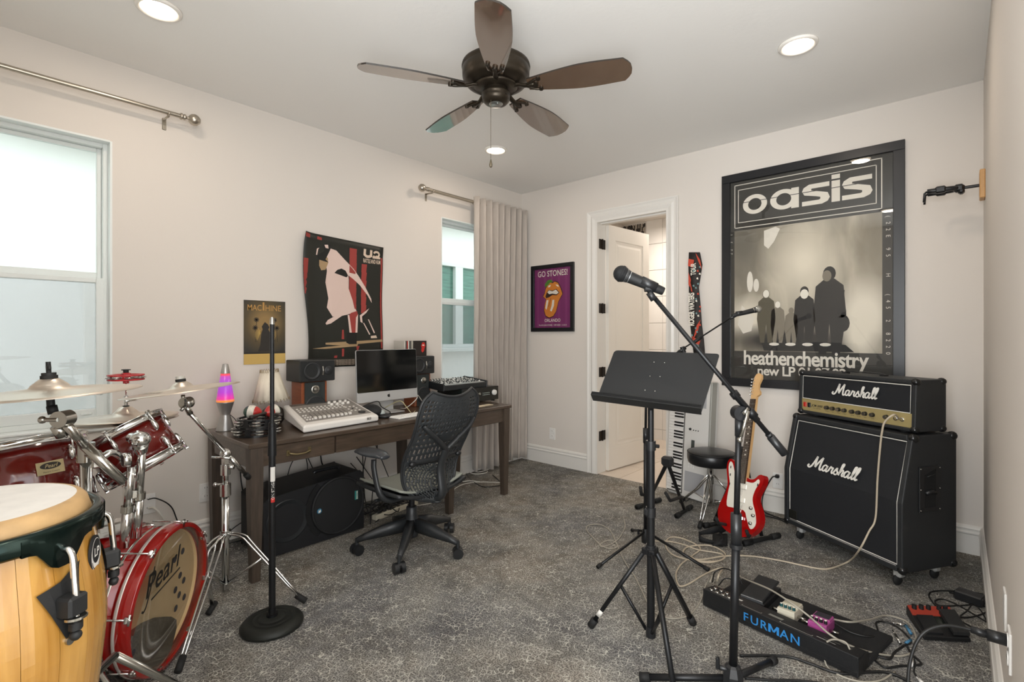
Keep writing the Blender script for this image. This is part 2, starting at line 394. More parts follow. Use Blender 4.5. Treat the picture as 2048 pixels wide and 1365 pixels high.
# door casing + jambs
cas = MB()
CP = [(0, 0), (.012, 0), (.016, .01), (.022, .03), (.014, .05), (.018, .07), (.024, .082), (.024, .09), (0, .09)]
x0, x1, zt = D1[0], D1[1], D1[3]; n = len(CP)
path = [((x0, 0), (-1, 0)), ((x0, zt), (-1, 1)), ((x1, zt), (1, 1)), ((x1, 0), (1, 0))]
vs = []
for (px_, pz_), (dx, dz) in path:
    for dep, wd in CP: vs.append((px_+dx*wd, YB-dep, pz_+dz*wd))
F = []
for s_ in range(3):
    for i in range(n-1): F.append((s_*n+i, s_*n+i+1, (s_+1)*n+i+1, (s_+1)*n+i))
cas.add(vs, F); struct('trim_3', cas, WPAINT)
jm = MB(); th = .02
jm.box((x0+th/2, YB+.062, zt/2), (th, .15, zt)).box((x1-th/2, YB+.062, zt/2), (th, .15, zt)).box(((x0+x1)/2, YB+.062, zt-th/2), (x1-x0-2*th, .15, th))
jm.box((x1-th-.006, YB+.05, zt/2), (.012, .035, zt-.02)).box(((x0+x1)/2, YB+.05, zt-th-.006), (x1-x0-.064, .035, .012))
struct('trim_4', jm, WPAINT)
# the open door, swung into the bathroom
da = math.radians(84); dw, dh, dt = .70, 2.385, .036
DM = T(x0+th+.004, YB+.137, .012) @ RZ(da)
leaf = MB(DM)
pans = [(.11, dw-.11, 1.05, dh-.14), (.11, dw-.11, .22, .86)]
ys = [0, .11, dw-.11, dw]; zs = [0, .22, .86, 1.05, dh-.14, dh]
for i in range(3):
    for j in range(5):
        if i == 1 and j in (1, 3):
            leaf.box(((ys[i]+ys[i+1])/2, -dt/2, (zs[j]+zs[j+1])/2), (ys[i+1]-ys[i], dt-.014, zs[j+1]-zs[j]))
        else: leaf.box(((ys[i]+ys[i+1])/2, -dt/2, (zs[j]+zs[j+1])/2), (ys[i+1]-ys[i], dt, zs[j+1]-zs[j]))
doorm = mat('door_paint', 'e6e1d8', .4)
door = struct('door_1', leaf, doorm)
for (a, b_, c, e) in pans:
    p = MB(DM); W_, H_ = b_-a, e-c; cx_, cz_ = (a+b_)/2, (c+e)/2
    for sgn in (0, 1):
        yb, yt = (-dt+.007, -dt-.0) if sgn else (-.007, 0.0)
        vs = []
        for (dx, yy) in ((.0, yb), (.012, yt+(.004 if sgn else -.004)), (.03, yb+(0.001 if sgn else -.001)), (.055, yt+(.003 if sgn else -.003))):
            for sx, sz in ((-1, -1), (1, -1), (1, 1), (-1, 1)): vs.append((cx_+sx*(W_/2-dx), yy, cz_+sz*(H_/2-dx)))
        F = [(k*4+i, k*4+(i+1) % 4, k*4+4+(i+1) % 4, k*4+4+i) for k in range(3) for i in range(4)]+[(12, 13, 14, 15)]
        p.add(vs, F)
    part('door_panel', p, doorm, door)
hm = mat('bronze_hinge', '2a241f', .45, .8)
hinge = None
for hz in (.24, 1.0, 1.62, 2.245) if False else (.357, .971, 1.584, 2.203):
    h = MB(); hx, hy = x0+th, YB+.122
    h.box((hx+.003, YB+.045, hz), (.005, .05, .092)).box((hx+.003, YB+.105, hz), (.005, .05, .092)).cyl((hx+.007, YB+.075, hz-.05), (hx+.007, YB+.075, hz+.05), .0065, n=8)
    part('hinge', h, hm, door)
kb_ = MB(DM); 
for yy, s_ in ((-dt, -1), (0, 1)):
    kb_.cyl((dw-.06, yy, .95), (dw-.06, yy+s_*.012, .95), .026).cyl((dw-.06, yy+s_*.012, .95), (dw-.06, yy+s_*.04, .95), .01).rod((dw-.06, yy+s_*.045, .95), (dw-.16, yy+s_*.045, .95), .009)
part('door_handle', kb_, hm, door)
# bathroom beyond the door
bt = mat('bathroom_tile', 'e3e0db', .15, noise=.05, nscale=2.5); bfl = mat('bathroom_floor_tile', 'cfc2b4', .3, noise=.06, nscale=3)
bw = mat('bathroom_paint', 'd8d2ca', .8)
BX0, BX1, BY1 = -3.35, -1.35, 6.0
fl = struct('bathroom_floor', MB().box(((BX0+BX1)/2, (YB+.01+BY1)/2, -.055), (BX1-BX0, BY1-YB-.02, .09)), mat('grout', 'b8afa4', .8))
tb = None
for i in range(4):
    for j in range(4):
        if j == 0: yy0 = YB+.005
        yy0 = YB+.005+j*.47; xx0 = BX0+.01+i*.5
        c = MB().box((xx0+.2475, yy0+.2325, -.005), (.495, .465, .012), bev=.002)
        part('tile', c, bfl, fl)
wbm = struct('bathroom_wall', MB().box(((BX0+BX1)/2, BY1+.06, 1.35), (BX1-BX0+.2, .12, 2.9)).box((BX0-.05, (YB+.12+BY1)/2, 1.35), (.1, BY1-YB-.12, 2.9)).box((BX1+.05, (YB+.12+BY1)/2, 1.35), (.1, BY1-YB-.12, 2.9)), bw)
struct('bathroom_ceiling', MB().box(((BX0+BX1)/2, (YB+.12+BY1)/2, 2.83), (BX1-BX0+.2, BY1-YB-.12, .06)), bw)
for r_ in range(9):
    for c_ in range(4):
        xa = (-3.01, -2.79, -2.19, -1.59)[c_]; xb = (-2.793, -2.193, -1.593, BX1)[c_]
        part('tile', MB().box(((xa+xb)/2, BY1-.006, -.04+r_*.338), (xb-xa, .012, .333), bev=.002), bt, wbm)
mos = mat('mosaic_tile', '2e2b29', .3, noise=.5, nscale=30); mosl = mat('mosaic_tile_pale', 'a59d92', .3)
random.seed(5)
mp = MB()
for i in range(10):
    for j in range(34):
        mp.box((BX0+.01+i*.032, BY1-.008, 1.18+j*.0475), (.014, .012, .044), 0 if random.random() < .7 else 1).box((BX0+.026+i*.032, BY1-.008, 1.19+j*.0475), (.014, .012, .044), 0 if random.random() < .7 else 1)
part('mosaic_strip', mp, [mos, mosl], wbm, kind='stuff')
# outside: the neighbouring house seen through the windows
stucco = mat('neighbour_stucco', 'f6f6f4', .9, bump=.3, bscale=30)
nb = MB(); XN = -5.4
ngw = (4.05, 5.7, 1.15, 2.36)
nb = wall_holes('x', XN, -.15, -6, 11, [ngw], -1, 3.6)
nh = solo('neighbouring_house', nb, stucco, 'white stucco wall of the house outside the windows, with a green-glassed window', 'building')
nf = MB(); a, b_, c, e = ngw
for (p_, q_, r_, s_) in ((a, b_, c, c+.05), (a, b_, e-.05, e), (a, a+.05, c+.05, e-.05), (b_-.05, b_, c+.05, e-.05), (4.828, 4.974, c+.05, e-.05)):
    nf.box((XN-.02, (p_+q_)/2, (r_+s_)/2), (.07, q_-p_, s_-r_), bev=.004)
nf.box((XN+.05, (a+b_)/2, c-.03), (.1, b_-a+.1, .06), bev=.01)
nwf = part('window_frame', nf, vinyl, nh)
part('pane', MB().box((XN-.05, (a+b_)/2, (c+e)/2), (.01, b_-a, e-c)), mat('green_glass', '567f72', .12, noise=.25, nscale=4, stretch=(1, 1, 9)), nwf)
part('soffit', MB().box((XN+.12, 2.5, 2.92), (.3, 17, .12)), mat('soffit_paint', 'cfd3d2', .8), nh)
part('lawn', MB().box((-4.5, 2.5, -.45), (2.2, 17, .1)), mat('side_yard', 'b5b2a8', .95, noise=.15, nscale=5), nh)
# ---------------------------------------------------------------- ceiling: recessed lights and fan
emitm = mat('lamp_lens', 'fff3e2', .5, emit='ffeacb', es=7)
rim = mat('lamp_trim', 'ece7df', .5)
LL = ['round recessed ceiling light above the big window at top left', 'round recessed ceiling light at the right, before the framed band poster', 'round recessed ceiling light beyond the fan, near the curtain', 'round recessed ceiling light above and behind the viewer']
for i, (lx, ly) in enumerate(LIGHTS):
    r = thing('ceiling_light', LL[i], 'ceiling light', (lx, ly, ZC-.012), 0, 'recessed ceiling lights')
    part('trim_ring', MB().lathe([(.072, .01), (.074, .002), (.083, -.002), (.092, .004), (.094, .0118), (.072, .0118)], n=40, cap=False), rim, r, True)
    part('lens', MB().cyl((0, 0, .0115), (0, 0, .005), .0735, n=40), emitm, r, True)
FX, FY = -1.72, 1.81
fan = thing('ceiling_fan', 'five-bladed dark bronze ceiling fan with wooden blades and a pull chain', 'ceiling fan', (FX, FY, ZC))
brz = mat('fan_bronze', '3a332a', .36, .75, noise=.15, nscale=14)
brz2 = mat('fan_bronze_light', '6a604f', .4, .7)
part('canopy', MB().lathe([(.02, -.07), (.045, -.06), (.062, -.03), (.066, 0)], n=32).cyl((0, 0, -.2), (0, 0, -.05), .016), brz, fan, True)
part('motor_housing', MB().lathe([(.02, -.155), (.10, -.160), (.155, -.172), (.168, -.182), (.171, -.195), (.165, -.201), (.168, -.207), (.166, -.246), (.160, -.252), (.162, -.258), (.150, -.272), (.125, -.283), (.10, -.287), (.02, -.287)], n=48), brz, fan, True)
part('flywheel', MB().lathe([(.02, -.285), (.105, -.285), (.108, -.290), (.102, -.300), (.06, -.303)], n=40), brz, fan, True)
part('switch_housing', MB().lathe([(.02, -.300), (.058, -.300), (.062, -.306), (.060, -.316), (.070, -.322), (.071, -.332), (.066, -.338), (.069, -.344), (.067, -.358), (.054, -.372), (.036, -.376)], n=40), brz, fan, True)
part('end_cap', MB().lathe([(.0, -.3785), (.033, -.378), (.037, -.373), (.037, -.366)], n=32).cyl((.02, -.01, -.385), (.02, -.01, -.376), .004, n=8), mat('fan_cap_silver', 'a3a6a4', .3, .9), fan, True)
bladem = mat('fan_blade_wood', '5b4636', .25, noise=.1, nscale=6, coat=1.0, bump=.03, bscale=300)
bladem.node_tree.nodes['Principled BSDF'].inputs['Coat IOR'].default_value = 2.3
edgem = mat('fan_blade_edge', '231d17', .4)
def blade_poly():
    top = []
    for k in range(15):
        t = k/14; x = .165+.46*t
        w = .036+.046*math.sin(min(1, t*1.25)*PI/2)-.012*max(0, t-.55)/.45
        top.append((x, w))
    tip = [(.645, .048), (.657, .028), (.661, .0)]
    return top+tip+[(a, -b) for a, b in tip[:-1][::-1]]+[(a, -b) for a, b in top[::-1]]
bp_ = blade_poly()
for k in range(5):
    M = RZ(math.radians(-47.5+72*k)) @ T(0, 0, -.300) @ RX(math.radians(-13))
    b = part('blade', MB().prism(bp_, -.004, .004, M, 0, False, 1), [bladem, edgem], fan, True)
    ir = MB()
    ir.tube(smooth_path([(.085, 0, .008), (.12, 0, .004), (.15, .0, -.006), (.2, 0, -.009)], 4), [.014]*5+[.013]*8, 8, M=M, flat=.6)
    for s_ in (-1, 1): ir.tube(smooth_path([(.14, 0, -.004), (.17, s_*.012, -.008), (.2, s_*.03, -.009), (.225, s_*.034, -.008)], 3), .006, 6, M=M); ir.cyl((.224, s_*.034, -.013), (.224, s_*.034, -.004), .011, n=10, M=M)
    ir.cyl((.205, 0, -.015), (.205, 0, -.004), .013, n=12, M=M)
    part('blade_iron', ir, brz, b, True)
ch = MB()
for k in range(70): ch.sphere((.008, -.045, -.37-k*.0042), .0018, n=5)
chn = part('pull_chain', ch, brz2, fan, True, kind='stuff')
part('pull_knob', MB().lathe([(.001, -.706), (.007, -.7), (.008, -.69), (.004, -.672), (.002, -.664)], T(.008, -.045, 0), n=12), brz2, chn, True)

# ---------------------------------------------------------------- curtain rods and curtain
nick = mat('brushed_nickel', 'b7afa2', .3, .95)
def rod(name_label, y0, y1, z, f0, f1, brk):
    X = XL+.095; r = thing('curtain_rod', name_label, 'curtain rod', (X, y0, z), 0, 'curtain rods')
    part('pole', MB().cyl((0, 0, 0), (0, (y1-y0)*.45, 0), .0155, n=20).cyl((0, (y1-y0)*.44, 0), (0, y1-y0, 0), .0125, n=20), nick, r, True)
    for flag, yy, s_ in ((f0, 0, -1), (f1, y1-y0, 1)):
        if not flag: continue
        part('finial', MB().lathe([(.0135, 0), (.019, .002), (.019, .012), (.013, .015), (.018, .021), (.018, .027), (.008, .033), (.009, .042), (.018, .046), (.030, .058), (.034, .074), (.030, .090), (.017, .104), (.0, .108)], axis_m((0, yy, 0), (0, s_, 0)), 28), nick, r, True)
    for yy in brk:
        b = MB().box((-.093, yy-y0, -.04), (.004, .022, .07), bev=.002).rod((-.093, yy-y0, -.012), (0, yy-y0, -.02), .006).tube([(.018, yy-y0, .004), (.014, yy-y0, -.012), (0, yy-y0, -.02), (-.014, yy-y0, -.012), (-.018, yy-y0, .004)], .005, 6)
        part('bracket', b, nick, r, True)
rod('bare silver curtain rod with ball finial above the big left window', -.45, .905, 2.62, True, True, (-.36, .848))
rod('silver curtain rod holding the grey curtain in the far corner', 2.77, 3.95, 2.59, True, True, (2.81, 3.9))
cloth = mat('curtain_cloth', 'b8afa6', .8, noise=.08, nscale=35, sheen=.3, bump=.2, bscale=250, stretch=(1, 1, .15))
cur = thing('curtain', 'pale grey floor-length grommet curtain hanging in the far corner', 'curtain', (XL+.095, 3.3, 0))
def cx(t, z):
    n = 8.5; k = (2.6-z)/2.6
    a = .052+.018*k*math.sin(5*t); ph = 2*PI*n*t
    X = XL+.105+a*math.sin(ph)+.012*math.sin(ph*2+1)*k+.03*k*math.sin(2.3*t*PI)
    Y = 3.30+.74*t+(.03*k*math.cos(ph))-.03*k*(1-t)
    return X, Y
cb = MB()
def cfn(i, j):
    z = 2.635-2.595*j+.008*math.sin(17*i)*(j > .99); X, Y = cx(i, z); return (X, Y, z)
cb.grid(cfn, 200, 30)
part('fabric', cb, cloth, cur, mod=[('SOLIDIFY', {'thickness': .003})])
for k in range(16):
    t = (k+.5)/17
    X, Y = cx(t, 2.59)
    part('grommet', MB().lathe([(.017, -.003), (.026, -.003), (.026, .003), (.017, .003), (.017, -.003)], axis_m((XL+.095, Y, 2.59), (.35 if k % 2 else -.35, 1, 0)), 16, cap=False), nick, cur)

# ---------------------------------------------------------------- framed and loose posters
FRM = mat('black_frame', '15161a', .35); PGL = glass_mat('picture_glass', 'fbfbfb', 1.3)
def flat(name, c, r=.6, **k): return mat(name, c, r, **k)
pk = flat('print_black', '1a1915'); pw = flat('print_white', 'e9e3d6'); pr_ = flat('print_red', '8a2f2a'); pcream = flat('print_cream', 'd9c3ae')
# poster on back wall: local x right, y up, plane facing -Y
def wall_m_back(x, z, y=YB): return T(x, y, z) @ RX(PI/2)          # x -> +x, y -> +z, normal -> -y
def wall_m_left(y, z, x=XL): return T(x, y, z) @ Matrix(((0, 0, 1, 0), (1, 0, 0, 0), (0, 1, 0, 0), (0, 0, 0, 1)))  # x -> +Y, y -> +Z, normal -> +X
def frame_poly(mb, w, h, t, d, M, mi=0):
    for (a, b_, c, e) in ((-w/2, w/2, -h/2, -h/2+t), (-w/2, w/2, h/2-t, h/2), (-w/2, -w/2+t, -h/2+t, h/2-t), (w/2-t, w/2, -h/2+t, h/2-t)):
        mb.box(((a+b_)/2, (c+e)/2, d/2), (b_-a, e-c, d), mi, M, bev=.002)
    return mb
# 1 small framed poster with the lips
sx, sz, sw, sh = -3.108, 1.708, .545, .69
st = thing('framed_poster', 'small black-framed purple poster of orange lips and tongue, by the curtain', 'poster', (sx, YB, sz))
M = wall_m_back(sx, sz)
part('frame', frame_poly(MB(), sw, sh, .04, .025, M), FRM, st)
purp = flat('poster_purple', '7c2a66'); org = flat('poster_orange', 'd98530'); grn = flat('poster_green', '4d8a2e'); oul = flat('poster_outline', '3a1a18'); mou = flat('poster_mouth', '2c1512')
p = MB(M); W_, H_ = sw-.08, sh-.08
p.rect(-W_/2, -H_/2, W_/2, H_/2, mi=0, z=.004)
for k in range(5): p.rect(-.2+k*.09, -H_/2, -.175+k*.09, H_/2, mi=6, z=.0044)
p.text('GO STONES!', T(0, .225, 0), .084, 1, bold=.010, sx=.80, z=.005)
p.text('ORLANDO', T(0, -.245, 0), .046, 1, bold=.01, sx=.9, z=.005)
p.text('The ROLLING STONES  /  ZIP CODE  /  6.12.15', T(0, -.285, 0), .019, 1, bold=.015, sx=.93, z=.005)
lip = [(-.10, .05), (-.085, .10), (-.055, .145), (-.03, .165), (0, .15), (.03, .165), (.07, .15), (.10, .10), (.125, .035), (.10, -.0), (.075, -.04), (.06, -.09), (.045, -.14), (.01, -.185), (-.04, -.20), (-.085, -.18), (-.105, -.13), (-.10, -.07), (-.08, -.01), (-.12, .02)]
big = [(x*1.07, y*1.05) for x, y in lip]
p.poly(big[::-1] if False else big, mi=3, z=.0046); p.poly(lip, mi=2, z=.005)
p.poly([(-.075, .055), (-.05, .085), (0, .075), (.05, .09), (.09, .05), (.055, .025), (.0, .03), (-.04, .01), (-.08, .0), (-.09, .02)], mi=4, z=.0053)
p.poly([(-.065, .06), (-.045, .08), (0, .068), (.045, .083), (.08, .05), (.05, .035), (0, .045), (-.04, .04)], mi=1, z=.0056)
p.poly([(-.075, -.02), (-.05, -.02), (-.06, -.07), (-.075, -.12), (-.09, -.10)], mi=1, z=.0056); p.poly([(.0, -.02), (.025, -.02), (.02, -.08), (-.01, -.14), (-.03, -.13), (-.01, -.08)], mi=1, z=.0056)
p.ribbon([(-.02, -.0), (-.035, -.05), (-.05, -.09)], .005, mi=3, z=.0057)
p.poly([(.04, .135), (.07, .13), (.085, .11), (.06, .115)], mi=1, z=.0056); p.poly([(-.05, .13), (-.02, .135), (-.03, .115), (-.055, .11)], mi=1, z=.0056)
p.poly([(-.1, .115), (-.095, .15), (-.06, .185), (-.02, .19), (.01, .165), (-.03, .155), (-.06, .13)], mi=5, z=.0058)
p.ribbon([(-.1, .115), (-.05, .165), (.01, .165)], .003, mi=3, z=.006)
part('print', p, [purp, pw, org, oul, mou, grn, flat('poster_purple_pale', '86356f')], st)
part('glass', MB().box((0, 0, .012), (W_, H_, .002), 0, M), PGL, st)

# 2 large framed band poster
ox, oz, ow, oh = -.832, 1.757, 1.15, 1.66
op = thing('framed_poster', 'large black-framed monochrome band poster above the guitar amplifier', 'poster', (ox, YB, oz))
M = wall_m_back(ox, oz)
part('frame', frame_poly(MB(), ow, oh, .062, .03, M), FRM, op)
def photo_mat():
    m = bpy.data.materials.new('poster_photo'); m.use_nodes = True; nt = m.node_tree; N = nt.nodes; L = nt.links; b = N['Principled BSDF']; b.inputs['Roughness'].default_value = .6
    tc = N.new('ShaderNodeTexCoord'); mp = N.new('ShaderNodeMapping'); L.new(tc.outputs['Object'], mp.inputs[0]); mp.inputs['Rotation'].default_value = (0, .45, 0); mp.inputs['Scale'].default_value = (4.2, 1, 1.4)
    n = N.new('ShaderNodeTexNoise'); n.inputs['Scale'].default_value = 1.1; n.inputs['Detail'].default_value = 4; n.inputs['Distortion'].default_value = 1.2; L.new(mp.outputs[0], n.inputs['Vector'])
    r = N.new('ShaderNodeValToRGB'); e = r.color_ramp.elements; e[0].position = .25; e[0].color = srgb('6b6557'); e[1].position = .8; e[1].color = srgb('cfc6b2')
    x = e.new(.5); x.color = srgb('9c9482'); L.new(n.outputs['Fac'], r.inputs[0])
    def blob(cx_, cz_, rx, rz, col, prev, f=1.0):
        mm = N.new('ShaderNodeMapping'); mm.inputs['Location'].default_value = (-cx_/rx, 0, -cz_/rz); mm.inputs['Scale'].default_value = (1/rx, 0, 1/rz); L.new(tc.outputs['Object'], mm.inputs[0])
        g = N.new('ShaderNodeTexGradient'); g.gradient_type = 'SPHERICAL'; L.new(mm.outputs[0], g.inputs[0])
        mu = N.new('ShaderNodeMath'); mu.operation = 'MULTIPLY'; mu.inputs[1].default_value = f; mu.use_clamp = True; L.new(g.outputs['Fac'], mu.inputs[0])
        mx = N.new('ShaderNodeMixRGB'); mx.inputs[2].default_value = srgb(col); L.new(mu.outputs[0], mx.inputs[0]); L.new(prev, mx.inputs[1]); return mx.outputs[0]
    c = r.outputs[0]
    c = blob(-.42, .28, .26, .5, '6f6a5e', c, 1.2); c = blob(.0, .1, .34, .45, 'e9e0cc', c, 1.1); c = blob(.36, -.3, .2, .3, 'f0e8d6', c, 1.5); c = blob(-.38, -.3, .2, .2, 'e8e0ce', c, 1.4)
    c = blob(-.1, -.47, .6, .14, '2c2823', c, 1.6); c = blob(.45, .25, .2, .4, '8d8574', c, .9); c = blob(.33, -.42, .12, .2, 'efe7d4', c, 1.5)
    L.new(c, b.inputs['Base Color']); return m
p = MB(M); W_, H_ = ow-.124, oh-.124
dk = flat('poster_charcoal', '35332d'); dk2 = flat('poster_dark', '211f1b'); greym = flat('poster_grey', '837b6b'); pale = flat('poster_pale', 'f2eddf'); mid = flat('poster_mid', '57513f')
p.rect(-W_/2, -H_/2, W_/2, H_/2, mi=0, z=.004)
for (a, b_, c, e) in ((-.48, .47, .44, .715), (-.455, .435, .475, .68)):
    p.ribbon([(a, b_+0), (a, b_+0)], .001) if False else None
def outline(p, x0, y0, x1, y1, w, mi, z):
    p.rect(x0, y0, x1, y0+w, mi=mi, z=z); p.rect(x0, y1-w, x1, y1, mi=mi, z=z); p.rect(x0, y0, x0+w, y1, mi=mi, z=z); p.rect(x1-w, y0, x1, y1, mi=mi, z=z)
outline(p, -.485, .405, .455, .745, .006, 1, .005); outline(p, -.458, .445, .425, .705, .005, 1, .005)
# lettering of the band name, fat strokes cut by a thin line
LZ = .0052
def fat(pts, w, closed=False): p.ribbon(pts, w, mi=1, z=LZ, closed=closed, sub=6)
def ringp(cx_, cy_, rx, ry, ix, iy):
    n = 28; vs = [(cx_+rx*math.cos(2*PI*k/n), cy_+ry*math.sin(2*PI*k/n), LZ) for k in range(n)]+[(cx_+ix*math.cos(2*PI*k/n), cy_+iy*math.sin(2*PI*k/n), LZ) for k in range(n)]
    p.add(vs, [(k, (k+1) % n, n+(k+1) % n, n+k) for k in range(n)], 1)
ringp(-.335, .575, .087, .075, .048, .045); ringp(-.135, .575, .092, .075, .05, .045); p.rect(-.085, .5, -.035, .648, mi=1, z=LZ+.0001)
def sh_(cx_):
    p.poly([(cx_+.085, .65), (cx_-.04, .65), (cx_-.075, .63), (cx_-.085, .605), (cx_-.07, .577), (cx_+.0, .56), (cx_+.03, .55), (cx_+.03, .537), (cx_+.02, .532), (cx_-.085, .532), (cx_-.085, .5), (cx_+.04, .5), (cx_+.075, .515), (cx_+.088, .54), (cx_+.075, .575), (cx_, .598), (cx_-.028, .606), (cx_-.025, .618), (cx_+.085, .618)][::-1], mi=1, z=LZ)
sh_(.07); sh_(.315); p.rect(.168, .5, .218, .648, mi=1, z=LZ); p.rect(.168, .66, .218, .69, mi=1, z=LZ)
p.rect(-.44, .596, .42, .601, mi=0, z=LZ+.0004)
ph = MB(M); ph.rect(-.485, -.555, .455, .385, z=.0048); part('photo', ph, photo_mat(), op, label='blurred sepia stage photograph')
def fig(cx_, base, h, w, mi, arms=True, head=True):
    hh = h*.15; p.poly([(cx_-w*.5, base+h*.45), (cx_-w*.42, base+h*.78), (cx_-w*.15, base+h*.86), (cx_+w*.15, base+h*.86), (cx_+w*.42, base+h*.78), (cx_+w*.5, base+h*.45), (cx_+w*.36, base+h*.1), (cx_+w*.3, base), (cx_+w*.08, base), (cx_, base+h*.35), (cx_-w*.1, base), (cx_-w*.32, base)][::-1], mi=mi, z=.0052)
    if head: p.poly(ell(cx_, base+h*.92, hh*.42, hh*.55, 14), mi=mi, z=.0054)
fig(-.255, -.49, .40, .13, 5); fig(-.175, -.49, .31, .10, 4); fig(-.085, -.50, .27, .09, 4); fig(.0, -.52, .44, .14, 2); fig(.155, -.57, .62, .20, 2)
p.poly(ell(-.0, -.135, .026, .035, 14), mi=6, z=.0056); p.poly(ell(-.255, -.12, .022, .03, 12), mi=6, z=.0056); p.poly(ell(-.175, -.205, .018, .025, 12), mi=6, z=.0056)
p.poly(ell(.14, -.015, .028, .04, 12), mi=4, z=.0056)
p.poly(ell(.235, -.35, .04, .06, 14), mi=3, z=.0056); p.poly(ell(.225, -.27, .03, .045, 14), mi=3, z=.0056); p.ribbon([(.228, -.24), (.24, -.12)], .012, mi=3, z=.0057, sub=0)
p.poly([(-.27, .36), (-.19, .38), (-.16, .36), (-.2, .27), (-.24, .22), (-.27, .25)], mi=1, z=.0051)
p.poly(ell(-.37, -.02, .022, .08, 16), mi=1, z=.0051); p.poly(ell(-.325, -.05, .02, .05, 16), mi=1, z=.0051); p.poly([(-.46, -.35), (-.43, -.2), (-.38, -.25), (-.34, -.3), (-.36, -.4), (-.42, -.42)], mi=1, z=.005)
p.poly([(-.30, -.45), (.25, -.50), (.30, -.55), (-.27, -.55)][::-1], mi=3, z=.0051)
for k in range(4): p.poly(ell(-.2+k*.11, -.50, .035, .012, 10), mi=1, z=.0058)
# lettering below
p.text('heathenchemistry', T(-.02, -.655, 0), .150, 1, bold=.022, sx=.80, sp=.93, z=.0062)
p.text('new LP 01.07.02', T(-.03, -.735, 0), .098, 1, bold=.02, sx=.95, sp=.93, z=.0062)
for k, s_ in enumerate('(22E 95  H  (45 2 8220'):
    p.text(s_, T(.475, .35-k*.043, 0) @ RZ(-PI/2), .034, 1, bold=-.005, z=.0052)
for k, s_ in enumerate('1 3 22'): p.text(s_, T(-.5, .36-k*.03, 0) @ RZ(PI/2), .026, 1, z=.0052)
part('print', p, [dk, pw, dk2, pk, greym, mid, pale], op)
part('glass', MB().box((0, 0, .014), (W_, H_, .002), 0, M), PGL, op)

# 3 loose concert poster
ux0, ux1, uz0, uz1 = 1.695, 2.355, 1.085, 2.07
up = thing('concert_poster', 'large curling concert poster of a singer in white, over the computer', 'poster', (XL, 2.02, 1.08))
uw, uh = ux1-ux0, uz1-uz0
def curl(v):            # gentle paper curl away from the wall (local x right, y up, z out)
    x, y = v.x/uw, v.y/uh; e = max(0, .12-x)/.12
    return Vector((v.x+.035*e*e*math.sin(y*5.5+.6)*0.6, v.y-(.0 if y < .9 else (x*.03)), v.z+.012+.03*e*e+.006*math.sin(y*9)*x+.012*max(0, y-.93)/.07))
def curled(mb, M, fine=None):
    for i, v in enumerate(mb.v): mb.v[i] = M @ curl(v)
    return mb
M = wall_m_left(ux0, uz0)
g = MB(); g.grid(lambda i, j: (i*uw, j*uh, 0), 16, 24)
curled(g, M); part('paper', g, flat('poster_ground', '1f201a', .5), up, mod=[('SOLIDIFY', {'thickness': .0006, 'offset': -1})])
red = flat('poster_red', '9a3a34'); tan = flat('poster_tan', 'a58a66'); pinkw = flat('poster_pinkwhite', 'dcc3b8'); bl = flat('poster_black', '0f100c')
q = MB()
def U(pts, mi, z=.001):                      # crop coordinates (zoom of the photo) to poster units
    q.poly([((a-528)/690*uw, (1265-b)/1158*uh) for a, b in pts][::-1], mi=mi, z=z)
def strip(pts, mi, z):                       # subdivide tall shapes so that they follow the curl
    U(pts, mi, z)
for y0 in range(0, 8):
    a, b_ = 170+y0*76, 170+(y0+1)*76+1
    U([(905, a), (970, a), (968, b_), (905, b_)], 0, .0012); 
    if y0 > 1: U([(1015, a), (1065, a), (1058, b_), (1012, b_)], 0, .0012)
for y0 in range(0, 10):
    U([(1195, 210+y0*90), (1210, 210+y0*90), (1212, 300+y0*90), (1198, 300+y0*90)], 0, .0012)
    if y0 < 5: U([(532, 330+y0*60), (565-y0*3, 330+y0*60), (562-y0*3, 392+y0*60), (530, 392+y0*60)], 0, .0012)
U([(530, 115), (570, 120), (572, 150), (535, 150)], 0); U([(630, 125), (665, 130), (668, 152), (630, 150)], 0)
U([(700, 345), (716, 270), (727, 205), (790, 230), (860, 300), (940, 375), (990, 440), (1050, 530), (1110, 640), (1115, 680), (1075, 610), (1000, 520), (940, 470), (895, 440), (900, 480), (900, 560), (935, 660), (960, 770), (880, 800), (760, 820), (712, 740), (725, 660), (700, 520), (712, 420)], 2, .0016)
U([(700, 880), (720, 850), (820, 790), (960, 740), (975, 770), (840, 810), (745, 880), (708, 892)], 2, .0018)
U([(835, 385), (870, 400), (892, 440), (880, 470), (830, 500), (790, 480), (775, 430), (800, 400)], 1, .002)
U([(830, 490), (875, 470), (890, 495), (870, 535), (835, 540)], 3, .0021)
U([(650, 290), (690, 270), (720, 310), (722, 350), (700, 410), (665, 420), (648, 380)], 3, .0018); U([(680, 190), (700, 170), (750, 185), (735, 240), (700, 320), (725, 345), (650, 330), (625, 295), (690, 250)], 1, .0019)
U([(622, 290), (630, 235), (650, 225), (640, 240), (632, 290)], 2, .002); U([(690, 185), (720, 180), (725, 215), (700, 210)], 2, .002)
U([(920, 780), (975, 760), (985, 800), (960, 860), (970, 960), (915, 965), (890, 820)], 0, .002)
U([(890, 800), (905, 800), (925, 960), (905, 960)], 2, .0022); U([(965, 820), (985, 790), (975, 960), (958, 960)], 2, .0022)
U([(880, 960), (970, 960), (968, 1065), (900, 1065), (875, 1050)], 1, .0023)
U([(1075, 730), (1095, 715), (1060, 770), (1035, 830), (1120, 960), (1150, 1010), (1100, 1005), (1110, 975), (1020, 850), (1000, 870), (1010, 800)], 1, .0022)
